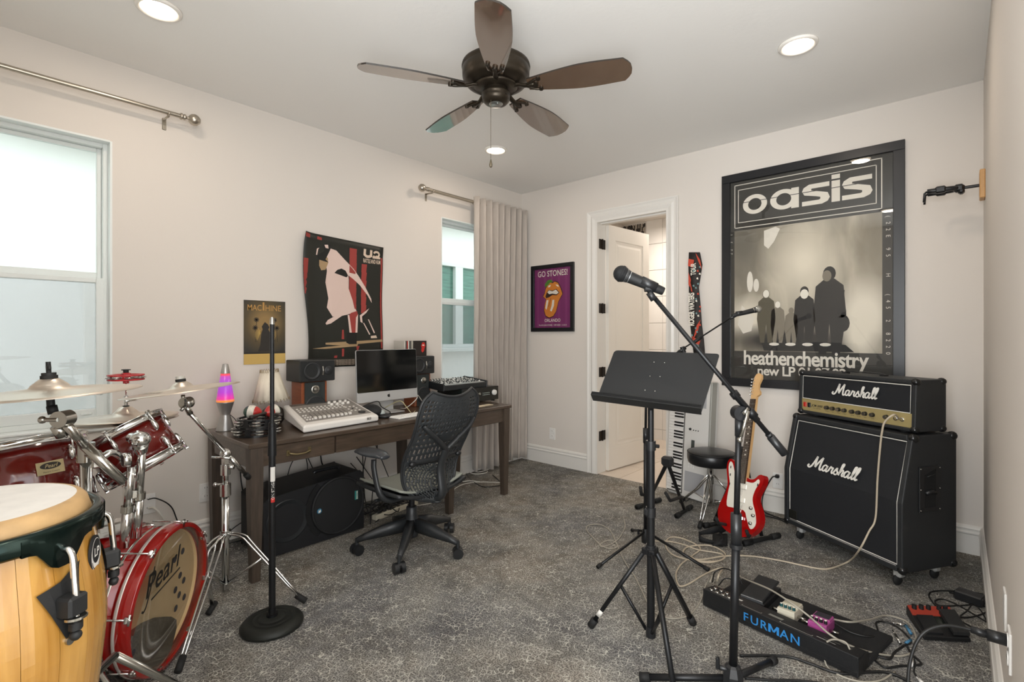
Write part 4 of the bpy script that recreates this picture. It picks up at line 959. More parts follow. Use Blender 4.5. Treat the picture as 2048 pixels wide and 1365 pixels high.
# amplifier with a small mixer on top
am = thing('audio_amplifier', 'black audio amplifier with a white volume knob, right end of desk', 'amplifier', (-3.22, 3.03, ZT), math.radians(0))
part('case', MB().box((0, 0, .072), (.32, .43, .115), bev=.004), mat('amp_case', '1d2422', .35), am, True)
part('front_panel', MB().box((.163, 0, .072), (.008, .43, .118), bev=.002), mat('amp_front', '161a19', .25), am, True)
part('volume_knob', MB().lathe([(.024, 0), (.023, .016), (.019, .019), (0, .019)], axis_m((.167, .155, .078), (1, 0, 0)), 24), mat('knob_white', 'dcdcd8', .3), am, True)
for k in range(10):
    part('button', MB().cyl((.167, .02+(k % 5)*.018, .065+(k//5)*.016), (.171, .02+(k % 5)*.018, .065+(k//5)*.016), .004, n=8), mat('amp_button', 'a0aaa5', .3), am, True)
part('jack', MB().lathe([(.011, 0), (.011, .004), (.005, .004), (.005, 0)], axis_m((.167, -.02, .078), (1, 0, 0)), 14), CHRD, am, True)
for sx_ in (-1, 1):
    for sy_ in (-1, 1): part('foot', MB().cyl((sx_*.13, sy_*.18, 0), (sx_*.13, sy_*.18, .016), .018), RUB, am, True)
mx = thing('audio_mixer', 'small silver-topped audio mixer with many knobs, on the black amplifier', 'mixer', (-3.235, 2.885, ZT+.131), math.radians(0))
MM = T(0, 0, 0) @ RY(math.radians(5))
part('case', MB(MM).box((0, 0, .031), (.30, .48, .045), bev=.005).box((0, 0, .012), (.26, .44, .02), bev=.004), mat('mixer_black', '23282a', .4), mx, True)
part('panel', MB(MM).box((.005, 0, .055), (.27, .45, .004)), mat('mixer_silver', 'b7bab8', .35, .4), mx, True)
for s_ in (-1, 1): part('side_cheek', MB(MM).box((0, s_*.245, .036), (.305, .014, .06), bev=.005), mat('mixer_cheek', '1a1d1f', .4), mx, True)
kn0 = None; r0 = random.Random(4)
km = [mat('mixer_knob_dark', '2c2f30', .4), mat('mixer_knob_pale', 'd7d7d3', .4)]
kobj = [part('knob', MB(MM).lathe([(.006, .057), (.0055, .0645), (.003, .066), (0, .066)], None, 8), m, mx, True) for m in km]
first = [True, True]
for i in range(9):
    for j in range(14):
        w = 0 if r0.random() < .6 else 1; loc = (MM @ Vector((-.115+i*.026, -.205+j*.0315, 0)))
        if first[w]: kobj[w].location = loc; first[w] = False
        else: dup(kobj[w], loc, mx)
# cables behind the computer and on the desk
cw = mat('white_cable', 'd8d4cb', .5); cbk = mat('black_cable', '141414', .5); cg = mat('grey_cable', '9c9689', .55); cbe = mat('beige_cable', 'bdb09b', .5)
def cable(label, pts, r, m, sub=7, name='cable', group=None):
    return solo(name, MB().tube(smooth_path(pts, sub), r, 8), m, label, 'cable', group)
cable('white cable looping below the computer screen on the desk', [(-3.24, 2.33, ZT+.01), (-3.12, 2.30, ZT+.03), (-3.08, 2.36, ZT+.09), (-3.15, 2.43, ZT+.11), (-3.18, 2.5, ZT+.05), (-3.2, 2.56, ZT+.004)], .003, cw)
cable('yellowish cable crossing the desk behind the keyboard', [(-3.3, 2.2, ZT+.01), (-3.1, 2.22, ZT+.09), (-3.04, 2.24, ZT+.05), (-3.0, 2.26, ZT+.004), (-3.08, 2.35, ZT+.004)], .003, mat('yellow_cable', 'b9b087', .5))
cable('black cable tangle between the console and the computer', [(-3.32, 1.99, ZT+.01), (-3.2, 1.99, ZT+.07), (-3.14, 2.06, ZT+.10), (-3.18, 2.12, ZT+.05), (-3.1, 2.14, ZT+.01), (-3.2, 2.02, ZT+.004), (-3.0, 1.96, ZT+.005)], .0035, cbk)
for k, (u0, v0, u1, v1, u2, v2) in enumerate(((590, 915, 580, 935, 573, 965), (612, 915, 615, 935, 612, 955), (615, 915, 622, 930, 632, 955), (641, 910, 645, 930, 660, 950))):
    cable(['thin', 'second', 'third', 'thick'][k]+' black cable hanging behind the desk above the loudspeaker, counted from the left', [px(u0, v0, -3.44), px(u1, v1, -3.46), px(u2, v2, -3.44), px(u2-2, v2+40, -3.47)], .003 if k < 3 else .0045, cbk)
cable('black cable hanging from the desk by its back left leg', [px(478, 870, -3.47), px(481, 950, -3.49), px(486, 985, -3.47), px(490, 1010, -3.49)], .004, cbk)
cable('white cable hanging behind the desk, right of the chair', [px(925, 850, -3.44), px(924, 900, -3.46), px(921, 930, -3.46), px(930, 950, -3.42)], .003, cw)
# ---------------------------------------------------------------- under the desk: powered loudspeaker on its side
pa = thing('pa_loudspeaker', 'big black powered loudspeaker lying on its side under the desk', 'loudspeaker', (-3.15, 1.55, 0), math.radians(0))
paf = MB(); L0, H0, dpt = .66, .40, .34
pab = mat('pa_black', '17181b', .5, bump=.2, bscale=300)
poly = [(-L0/2, 0), (L0/2, 0), (L0/2+.0, .03), (L0/2, H0-.03), (L0/2-.03, H0), (-L0/2+.03, H0-.05), (-L0/2, H0-.07)]
Mf = T(.12, 0, .01) @ Matrix(((0, 0, 1, 0), (1, 0, 0, 0), (0, 1, 0, 0), (0, 0, 0, 1)))
part('cabinet', MB(Mf).prism(poly, -dpt, 0), pab, pa, True, mod=[('BEVEL', {'width': .018, 'segments': 3})])
gr = MB(Mf @ T(.14, .205, 0)); gr.prism(ell(0, 0, .18, .18, 40), 0, .012).lathe([(.185, .0), (.187, .012), (.178, .020), (.17, .014)], n=40, cap=False)
part('woofer_grille', gr, mat('pa_grille', '0e0f11', .55, bump=.6, bscale=900), pa, True)
cr = MB(Mf @ T(.14, .205, 0)); cr.ribbon([( .205*math.cos(math.radians(a)), .205*math.sin(math.radians(a))) for a in range(130, 231, 10)], .03, z=.006)
part('port', cr, mat('port_black', '050506', .8), pa, True, mod=[('SOLIDIFY', {'thickness': .008})])
hn = MB(Mf @ T(-.19, .19, 0)); hn.lathe([(.12, .004), (.10, .0), (.05, -.004), (.03, -.03), (0, -.03)], n=30, cap=False).lathe([(.12, .004), (.125, .006), (.13, .001)], n=30, cap=False)
part('horn', hn, mat('pa_horn', '1e2124', .35), pa, True)
lg = MB(Mf @ T(.005, .20, .0135)); lg.poly(ell(0, 0, .016, .016, 20), mi=0).poly([(-.008, -.010), (-.004, .011), (.001, .0), (.006, .011), (.010, -.004), (.004, -.010)], mi=1, z=.0006)
part('round_logo', lg, [mat('logo_blue', '2a6f8f', .4), pw], pa, True)
lg = MB(Mf @ T(.265, .24, .0135)); lg.rect(-.012, -.03, .012, .03, mi=0)
lg.text('MACKIE', T(0, 0, .0005) @ RZ(-PI/2), .015, 1, bold=.02); part('name_badge', lg, [mat('badge_teal', '2c7f78', .4), pw], pa, True)
hd = MB(Mf @ T(.14, H0, -.15)); hd.tube(smooth_path([(-.09, 0, 0), (-.07, .012, 0), (.07, .012, 0), (.09, 0, 0)], 4), .012, 8); part('handle', hd, BLKP, pa, True)
# power strip and tangle under the desk
ps = thing('power_strip', 'long pale metal power strip on the carpet behind the chair', 'power strip', (-3.14, 2.22, 0), math.radians(8))
part('housing', MB().box((0, 0, .022), (.05, .42, .04), bev=.004), mat('strip_beige', 'cfc8b4', .45), ps, True)
for k in range(8): part('socket', MB().box((0, -.16+k*.045, .043), (.026, .026, .003), bev=.001), mat('strip_socket', '3a3833', .5), ps, True)
for k in range(3): part('plug', MB().box((0, -.16+k*.045, .058), (.028, .03, .03), bev=.005), BLKM, ps, True)
r1 = random.Random(8)
for k in range(7):
    pts = [(-3.14, 2.06+k*.045, .075)]
    for j in range(6): pts.append((-3.30+r1.random()*.25, 1.95+r1.random()*.42, .01+r1.random()*.12 if j < 4 else .008))
    pts.append((-3.49, 2.0+k*.05, .3+.04*k))
    cable('black cable in the tangle around the power strip under the desk', pts, .0035, cbk, 6, group='cables tangled at the power strip')
cable('thick white cable running from the power strip under the chair to the curtain', [pz(800, 1014), pz(835, 1012), pz(868, 1005), pz(900, 985), pz(925, 970), pz(960, 965), pz(1000, 966)], .0045, cw)
wp = [pz(1000, 931), pz(965, 925), pz(975, 940), pz(940, 933), pz(955, 946), pz(985, 936), pz(960, 927), pz(930, 938), pz(948, 950), pz(975, 945), pz(955, 932), pz(925, 925), pz(935, 945), pz(920, 955), pz(925, 965), pz(940, 963), pz(960, 966)]
cable('white cable in a loose coil on the carpet by the curtain', [p+Vector((0, 0, .004+.002*(i % 3))) for i, p in enumerate(wp)], .004, cw)
cable('black cord on the carpet beside the white coil under the desk', [pz(918, 915)+Vector((0, 0, .1)), pz(930, 945, .005), pz(960, 972, .005), pz(990, 973, .005), pz(1003, 968, .005), pz(985, 950, .005)], .0035, cbk)
# ---------------------------------------------------------------- office chair (local: faces -X after rotation; built facing +Y forward)
chp = mat('chair_graphite', '26282a', .42, bump=.1, bscale=500); chs = mat('chair_back_shell', '2e3133', .5); seatm = mat('chair_mesh_seat', '8a8d84', .6, noise=.15, nscale=200)
ocx, ocy = -2.53, 1.905
oc = thing('office_chair', 'black ergonomic office chair with perforated back, at the desk', 'chair', (ocx, ocy, 0), math.radians(92))
# local frame: +Y is the way the sitter faces, +X to the sitter's right
# five star base, each spoke a part with its caster
for a_w in ((-.179, -.274), (.229, -.265), (.321, .109), (-.021, .33), (-.345, .099)):
    aw = math.atan2(a_w[1], a_w[0])-math.radians(92)
    c, s_ = math.cos(aw), math.sin(aw); R_ = .325
    sp = MB(); n_ = []
    prof = [(.03, .155, .03, .075), (.15, .135, .026, .07), (.27, .105, .019, .038), (.325, .088, .016, .026)]
    vs = []
    for r_, z, w, h in prof:
        for sx_, sz in ((-1, 0), (-.7, 1), (.7, 1), (1, 0), (.75, -1), (-.75, -1)): vs.append((r_*c-sx_*w*s_, r_*s_+sx_*w*c, z+sz*h/2))
    sp.add(vs, [(k*6+i, k*6+(i+1) % 6, k*6+6+(i+1) % 6, k*6+6+i) for k in range(3) for i in range(6)]+[tuple(range(6))[::-1], tuple(range(18, 24))], 0, True)
    sp.cyl((R_*c, R_*s_, .05), (R_*c, R_*s_, .10), .011, n=10)
    so = part('base_leg', sp, chp, oc, True)
    cs_ = MB(RZ(aw+.6)); o = RZ(-(aw+.6)) @ Vector((R_*c, R_*s_, 0))
    for d in (-1, 1): cs_.cyl((o.x, o.y+d*.007, .031), (o.x, o.y+d*.031, .031), .031, n=20)
    cs_.box((o.x, o.y, .045), (.042, .04, .03), bev=.008)
    part('caster', cs_, BLKP, so, True)
part('hub', MB().lathe([(.028, .075), (.038, .08), (.046, .12), (.043, .19), (.034, .22), (.034, .26), (.028, .265)], n=24), chp, oc, True)
part('gas_lift', MB().cyl((0, 0, .25), (0, 0, .36), .018, n=16), BLK, oc, True)
part('tilt_mechanism', MB().box((0, -.02, .365), (.16, .26, .06), bev=.02).rod((-.08, .02, .36), (-.22, .02, .355), .008).rod((.08, .05, .36), (.2, .05, .35), .008).box((-.235, .02, .355), (.04, .02, .014), bev=.005), chp, oc, True)
sf = MB()
def seat(i, j):
    x = (i-.5)*.48; y = -.20+j*.43; e = abs(i-.5)*2
    return (x*(1-.10*max(0, j-.8)/.2), y, .425+.03*e**3-.01*(1-e)-.028*max(0, j-.75)*4*max(0, j-.75)*4*.35)
sf.grid(seat, 20, 20); part('seat', sf, seatm, oc, True, mod=[('SOLIDIFY', {'thickness': .012})], label='pale grey woven seat')
sh2 = MB()
def seat2(i, j): x, y, z = seat(i, j); return (x*1.07, (y+.015)*1.05-.015, z-.02-.05*(1-(2*i-1)**2)*(1-(2*j-1)**2))
sh2.grid(seat2, 20, 20); part('seat_pan', sh2, chp, oc, True, mod=[('SOLIDIFY', {'thickness': .02})])
# perforated back shell
def back(i, j):          # j from bottom to top
    z = .345+.665*j
    w = .205+.022*math.sin((j-.2)*5.2)
    if j > .6: w += .028*min(1, (j-.6)/.2)
    if j < .22: w *= math.sqrt(max(.03, 1-(1-j/.22)**2.3))
    if j > .88: w *= math.sqrt(max(.1, 1-((j-.88)/.12)**2*.5))
    x = (i-.5)*2*w
    y = -.255-.14*j*j*j+.045*math.sin(j*PI*2.0)+.045*((i-.5)*2)**2*(1.0-.4*j)
    if j > .85: z += -.035*(1-((i-.5)*2)**2)*(j-.85)/.15
    return (x, y, z)
NU, NV = 64, 96
def skip(i, j):
    if i < 3 or i > NU-4 or j < 4 or j > NV-5: return False
    u = (i+.5)/NU-.5; v = (j+.5)/NV
    if abs(v-.37) < .018: return False
    if v < .36:       # lower: rings around a low centre
        d = math.hypot(u*1.0, (v-.16)*1.5); a = math.atan2((v-.16)*1.5, u)
        k = d*21+.5; return (k % 1.0) > .42 and ((a*(2+int(k)*1.4)+int(k)*.9) % 1.25) > .28
    if v < .54: return (i % 4) not in (0, 1) and (j % 6) not in (0, 1)
    if v < .66: return (i % 5) < 2 and (j % 5) < 2 if abs(u) > .1 or v > .6 else False
    if v < .74: return (i % 3) == 0 and (j % 4) < 2
    return (i % 4) == 0 and (j % 4) == 0 or (abs(u) > .3 and i % 4 < 2 and j % 4 < 2)
bk = MB(); bk.grid(back, NU, NV, skip=skip)
bs_ = part('backrest', bk, chs, oc, True, mod=[('SOLIDIFY', {'thickness': .006})])
rimp = [back(i/12, 0) for i in range(13)]+[back(1, j/30) for j in range(1, 31)]+[back(1-i/12, 1) for i in range(1, 13)]+[back(0, 1-j/30) for j in range(1, 30)]
part('back_rim', MB().tube(rimp, .008, 8, closed=True), chp, bs_, True)
lumb = MB(); lumb.grid(lambda i, j: (Vector(back(.08+.84*i, .35+.05*j))-Vector((0, .012, 0))), 12, 2); part('lumbar_bar', lumb, chp, bs_, True, mod=[('SOLIDIFY', {'thickness': .01})])
for s_ in (-1, 1): p_ = Vector(back(.5+s_*.40, .375)); part('lumbar_knob', MB().sphere((p_.x, p_.y-.022, p_.z), (.022, .016, .018), n=14), BLKP, bs_, True)
# Y-shaped spine
def bo(i, j, d=.035): p = Vector(back(i, j)); return p-Vector((0, d, 0))
sp = MB(); cpt = smooth_path([(0, -.05, .36), (0, -.20, .36), bo(.5, .08, .045), bo(.5, .3, .05), bo(.5, .5, .045)], 6)
sp.tube(cpt, [.034-.006*k/len(cpt) for k in range(len(cpt))], 10, flat=.62)
sp_o = part('spine', sp, chp, oc, True)
for s_ in (-1, 1):
    a = smooth_path([bo(.5, .47, .045), bo(.5+s_*.12, .54, .04), bo(.5+s_*.34, .66, .03), bo(.5+s_*.42, .72, .012)], 5)
    part('spine_arm', MB().tube(a, [.024-.010*k/len(a) for k in range(len(a))], 8, flat=.7), chp, sp_o, True)
for s_ in (-1, 1):
    ar = MB(); ar.tube(smooth_path([(s_*.10, -.05, .36), (s_*.22, -.08, .37), (s_*.285, -.07, .42), (s_*.295, -.03, .55), (s_*.29, -.02, .61)], 5), [.024]*12+[.02]*9, 10, flat=.7)
    ao = part('arm', ar, chp, oc, True)
    pad = MB(); pad.grid(lambda i, j: ((s_*.29)+(.058-.012*math.cos(j*PI*2)*.5)*math.cos(i*2*PI)*(1-.35*abs(2*j-1)**3), .0+(j-.5)*.25, .645+.024*math.sin(i*2*PI)*(1 if math.sin(i*2*PI) > 0 else .7)*(1-.5*abs(2*j-1)**4)-.02*max(0, abs(2*j-1)-.7)), 20, 14)
    pad.sphere((s_*.29, .0-.123, .64), (.036, .014, .014), n=12).sphere((s_*.29, .0+.123, .64), (.036, .014, .014), n=12)
    part('arm_pad', pad, mat('arm_pad', '33363a', .32), ao, True)
# ---------------------------------------------------------------- round-base microphone stand
rb = thing('microphone_stand', 'straight black microphone stand with a heavy round base, before the desk', 'microphone stand', (-2.33, .975, 0))
part('base', MB().lathe([(.118, 0), (.132, .006), (.133, .016), (.122, .030), (.105, .037), (.085, .040), (.082, .038), (.078, .040), (.060, .0425), (.057, .040), (.053, .043), (.036, .046), (.02, .047)], n=48), mat('cast_iron', '232522', .5, .4, bump=.3, bscale=300), rb, True)
part('collar', MB().cyl((0, 0, .045), (0, 0, .085), .016).cyl((0, 0, .045), (0, 0, .056), .024), BLK, rb, True)
part('lower_tube', MB().cyl((0, 0, .06), (0, 0, .79), .0145), BLK, rb, True)
part('clutch', MB().cyl((0, 0, .775), (0, 0, .905), .019, .0165).cyl((0, 0, .905), (0, 0, .925), .0145), BLK, rb, True)
part('upper_tube', MB().cyl((0, 0, .92), (0, 0, 1.375), .0095), BLK, rb, True)
part('top_thread', MB().cyl((0, 0, 1.372), (0, 0, 1.40), .011, .0085).cyl((0, 0, 1.40), (0, 0, 1.405), .006), CHRD, rb, True)
Ms = RZ(math.atan2(-.975, 2.33)+0.25)
def wrap(mb, r):                 # wrap flat x,y around the tube
    for i, v in enumerate(mb.v): a = v.x/r; mb.v[i] = T(-2.33, .975, 0) @ Ms @ Vector((r*math.cos(a), r*math.sin(a), v.y))
    return mb
lb = MB(); lb.grid(lambda i, j: ((i-.5)*.022, .66+j*.065, 0), 6, 1); lb.grid(lambda i, j: ((i-.5)*.018, .565+j*.02, 0), 6, 1, mi=1)
lb.text('ON STAGE', T(.0, .60, 0) @ RZ(PI/2) @ T(.02, -.006, 0), .018, 0, bold=.01); part('label', wrap(lb, .01475), [mat('label_white', 'd5d2cc', .5), mat('label_red', 'b8231d', .5)], rb)

# ---------------------------------------------------------------- drum kit
lac = mat('red_lacquer', '5c120d', .14, coat=.5, noise=.22, nscale=5); lacb = mat('red_lacquer_bright', '8e0e0a', .14, coat=.5, noise=.1, nscale=6)
inner = mat('drum_inner_wood', 'dcc49c', .6); skin = mat('drum_skin_white', 'e6e2da', .5)
def lug(mb, z, a, r, L, M):
    m = M @ RZ(a) @ T(r, 0, z)
    mb.sphere((0.006, 0, 0), (.012, .011, L/2), M=m, n=10).box((0, 0, 0), (.012, .008, L*1.05), M=m, bev=.002)
def hoop(parent, name, M, r, z0, z1, m):
    return part(name, MB(M).lathe([(r, z0), (r+.009, z0), (r+.009, z0+.003), (r+.0045, z0+.005), (r+.0045, z1-.004), (r+.008, z1-.002), (r+.008, z1), (r, z1), (r, z0)], n=56, cap=False), m, parent)
def tom(name, label, c, ax, r, L, nl, sp0=0, badge=None, bx=None):
    """c: centre of the batter head, ax: shell axis pointing away from the batter head"""
    M = axis_m(c, ax, bx)
    t = thing(name, label, 'drum', tuple(Vector(c)+Vector(ax).normalized()*L))
    part('shell', MB(M).lathe([(r-.008, .012), (r, .012), (r, L-.012), (r-.008, L-.012)], n=56, cap=False), lac, t)
    part('batter_head', MB(M).lathe([(0, .004), (r*.97, .004), (r-.0, .012)], n=48, cap=False), skin, t)
    part('resonant_head', MB(M).lathe([(0, L-.004), (r*.97, L-.004), (r, L-.012)], n=48, cap=False), skin, t)
    hoop(t, 'batter_hoop', M, r+.003, 0, .026, CHR); hoop(t, 'resonant_hoop', M, r+.003, L-.026, L, CHR)
    for k in range(nl):
        a = sp0+2*PI*k/nl
        for za, zb in ((-.004, L*.28), (L*.72, L+.004)):
            l = MB(); lug(l, zb if za < 0 else za, a, r, .05, M); lo = part('lug', l, CHR, t); rd = MB()
            m = M @ RZ(a); rd.rod((r+.014, 0, za), (r+.014, 0, zb), .0035, 8, M=m); e = za if za < 0 else zb; rd.box((r+.012, 0, e), (.014, .014, .008), M=m, bev=.002)
            part('tension_rod', rd, CHR, lo)
    if badge is not None:
        bm = MB(); m = M @ RZ(badge[0]) @ T(r+.0015, 0, badge[1]) @ RX(badge[2])
        bm.box((0, 0, 0), (.003, .075, .045), M=m, bev=.001)
        mm = m @ T(.002, 0, 0) @ Matrix(((0, 0, 1, 0), (1, 0, 0, 0), (0, 1, 0, 0), (0, 0, 0, 1)))
        bm.poly(ell(0, .006, .030, .0125, 24), mm, 1, .0002); bm.text('Pearl', mm @ T(0, -.0005, 0), .019, 0, bold=.01, shear=.35, z=.0006); bm.text('Masters Custom', mm @ T(0, -.016, 0), .007, 1, z=.0004)
        for sx_ in (-1, 1):
            for sy_ in (-1, 1): bm.cyl((.0, 0, 0), (.0025, 0, 0), .002, M=m @ T(0, sx_*.032, sy_*.018), n=6)
        part('badge', bm, [mat('badge_gold', 'c9bb93', .3, .7), mat('badge_dark', '2b2620', .4)], t)
    return t, M
# bass drum
bc = Vector((-2.343, .583, .285)); ba = .829; ti = -.05
bax = Vector((math.cos(ba)*math.cos(ti), math.sin(ba)*math.cos(ti), math.sin(ti)))
BM = axis_m(bc, -bax, (0, 0, 1)); br, bL = .258, .40
bd = thing('bass_drum', 'red bass drum with clear front head, script lettering and a black pillow inside', 'bass drum', (bc.x-.16, bc.y-.17, 0))
part('shell', MB(BM).lathe([(br-.009, .02), (br, .02), (br, bL-.02), (br-.009, bL-.02), (br-.009, .02)], n=64, cap=False), [lacb], bd)
part('inner_ply', MB(BM).lathe([(br-.0095, .022), (br-.0095, bL-.022)], n=64, cap=False), inner, bd)
part('front_hoop', MB(BM).lathe([(br-.001, -.012), (br+.014, -.012), (br+.017, -.008), (br+.017, .042), (br+.015, .046), (br+.006, .046), (br-.001, -.012)], n=64, cap=False), lacb, bd)
part('hoop_inlay', MB(BM).lathe([(br+.0165, .030), (br+.018, .031), (br+.018, .041), (br+.0165, .042)], n=64, cap=False), mat('silver_inlay', 'c9c2bd', .35, .5), bd)
part('rear_hoop', MB(BM).lathe([(br-.001, bL+.012), (br+.018, bL+.012), (br+.018, bL-.034), (br+.006, bL-.034), (br-.001, bL+.012)], n=64, cap=False), lacb, bd)
part('silver_band', MB(BM).lathe([(br+.0005, .085), (br+.002, .086), (br+.002, .094), (br+.0005, .095)], n=64, cap=False), CHRD, bd)
part('rear_head', MB(BM).lathe([(0, bL-.006), (br, bL-.006)], n=48, cap=False), skin, bd)
part('front_head', MB(T(bc.x, bc.y, bc.z) @ (BM.to_3x3().to_4x4() @ RX(PI))).lathe([(br-.001, .0), (br-.004, -.002), (0.0001, -.002)], n=64, cap=False), glass_mat('clear_drum_head', 'f4efe6', 1.3, .05, .07, 'c9b99c'), bd)
# lettering: frame on the head, x to viewer's right, y up
UPV = Vector((0, 0, 1)); n_ = bax; xr = UPV.cross(n_).normalized(); yu = n_.cross(xr)
HM = Matrix((xr, yu, n_)).transposed().to_4x4(); HM.translation = bc+bax*.0
lt = MB(HM); 
lt.text('Pearl', T(-.06, .085, 0) @ RZ(.16), .115, 0, bold=.012, shear=.35, sx=.95, z=.002); lt.ribbon([(-.13, .05), (.06, .085)], .007, z=.002, sub=0); lt.ribbon([(-.185, .035), (-.172, .028), (-.155, .05), (-.13, .12), (-.118, .17)], .008, z=.0022)
part('lettering', lt, mat('lettering_black', '101010', .4), bd)
sp_ = MB(HM)
for x, y in ((.02, .135), (.075, .145), (.065, .05), (.035, .005), (.095, .015), (.065, -.03), (.045, -.075), (.105, -.06), (-.22, -.09)): sp_.poly(ell(x, y, .0135, .0135, 16), z=.0015)
part('dark_spots', sp_, mat('spot_dark', '2c2b2f', .5), bd)  # round dark spots laid flat over the front head
pc = [(.246*math.cos(math.radians(t)), .246*math.sin(math.radians(t))) for t in range(188, 279, 6)]+[(.055, -.215), (.075, -.17), (.07, -.135), (.03, -.10), (-.04, -.065), (-.12, -.04), (-.20, -.03)]
pl = MB(HM).prism(pc, -.034, -.006)
part('pillow', pl, mat('pillow_black', '131416', .85), bd, mod=[('BEVEL', {'width': .006, 'segments': 2})])
part('inside_disc', MB(HM).poly(ell(0, 0, br-.01, br-.01, 48), z=-.035), mat('lit_inside_tan', 'ad9a78', .7, noise=.06, nscale=7), bd)  # added opaque disc, its tan standing in for the lit drum inside
for k in range(8):
    a = 2*PI*k/8+.2
    for z0, z1, e in ((.0, .11, -.006), (bL-.11, bL, bL+.006)):
        l = MB(); lug(l, .13 if z0 < .1 else bL-.13, a, br, .06, BM); lo = part('lug', l, CHR, bd); cl = MB()
        m = BM @ RZ(a); cl.rod((br+.022, 0, z0-.02*(z0 < .1)), (br+.022, 0, z1), .0035, M=m); cl.box((br+.014, 0, e), (.034, .022, .012), M=m, bev=.003).tube([(br+.022, -.018, e-.008*(1 if z0 < .1 else -1)), (br+.022, .018, e-.008*(1 if z0 < .1 else -1))], .004, 6, M=m)
        part('claw', cl, CHR, lo)
for s_ in (-1, 1):
    o = bc-bax*.27+xr*s_*.20+Vector((0, 0, -.17)); f = o+xr*s_*.14-bax*.02; f.z = .012
    part('spur', MB().rod(o, f, .0065).sphere(f, .013, n=10), CHRD, bd)
# tom holder on the bass drum
th = thing('tom_holder', 'chrome double tom holder rising from the red bass drum', 'drum hardware', (-2.46, .40, .55))
part('mount_plate', MB().box((-2.46, .41, .565), (.10, .09, .03), bev=.006, M=None).box((-2.44, .43, .585), (.06, .12, .035), bev=.006).cyl((-2.40, .47, .585), (-2.36, .50, .585), .012), CHR, th)
pA0, pA1 = pd(248, 1095, 1.80), pd(262, 935, 1.80); pB0, pB1 = pd(272, 1075, 1.84), pd(285, 885, 1.84)
part('post', MB().rod(pA0, pA0.lerp(pA1, .5), .0155, 14).rod(pA0.lerp(pA1, .5), pA1, .0125, 14), CHR, th); part('post', MB().rod(pB0, pB0.lerp(pB1, .45), .0165, 14).rod(pB0.lerp(pB1, .45), pB1, .0135, 14), CHR, th)
part('memory_lock', MB().cyl(pB0.lerp(pB1, .40), pB0.lerp(pB1, .47), .021).cyl(pA0.lerp(pA1, .44), pA0.lerp(pA1, .52), .020).box(tuple(pd(265, 990, 1.82)), (.03, .03, .03), bev=.005), CHRD, th)
part('ball_clamp', MB().sphere(pd(280, 880, 1.83), (.034, .034, .030), n=20).cyl(pd(281, 893, 1.83), pd(283, 905, 1.84), .026, .018).cyl(pd(262, 876, 1.85), pd(280, 880, 1.83), .018).cyl(pd(274, 862, 1.84), pd(279, 876, 1.84), .006), CHR, th)
def badge_disc(parent, c, r, nrm=None):
    n2 = (C0-Vector(c)).normalized() if nrm is None else Vector(nrm)
    m = axis_m(c, n2, RT); x_, y_ = RT, Vector((0, 0, 1)); nn = x_.cross(y_)*-1
    M_ = Matrix((RT, Vector((0, 0, 1)), -FW)).transposed().to_4x4(); M_.translation = Vector(c)
    M_ = M_ @ RY(math.radians(-38))
    b = MB(M_).lathe([(r*.6, -.02), (r, -.018), (r, 0), (r*.9, .004), (r*.8, .004)], n=28, cap=False).lathe([(0, .0035), (r*.82, .0035)], n=28, mi=1, cap=False).text('Pearl', T(0, -r*.1, 0), r*.72, 0, bold=.01, shear=.3, z=.0045).rect(-r*.55, -r*.36, r*.55, -r*.28, z=.0045)
    return part('tilter_badge', b, [CHR, mat('badge_disc_dark', '2a2b2c', .4)], parent)
badge_disc(th, pd(247, 921, 1.77), .025)
part('arm', MB().tube(smooth_path([pd(205, 915, 1.74), pd(222, 906, 1.76), pd(240, 912, 1.79), pd(250, 925, 1.81)], 4), .012, 10), CHR, th)
# small tom
sc_ = pd(243, 860, 1.99); sa = pd(288, 924, 2.004)-sc_
tom('tom_drum', 'small red tom drum tilted on the chrome holder, left of the desk', sc_, sa, .136, .185, 6, .35, None, (0, 0, 1))
nl_ = MB(); 
# big rack tom at left
tc_ = pd(28, 893, 1.72); ta = pd(48, 1010, 1.70)-tc_
bt_, BTM = tom('tom_drum', 'larger red tom drum with a gold badge, at the left edge behind the conga', tc_, ta, .185, .25, 6, -.35, None, (0, 0, 1))
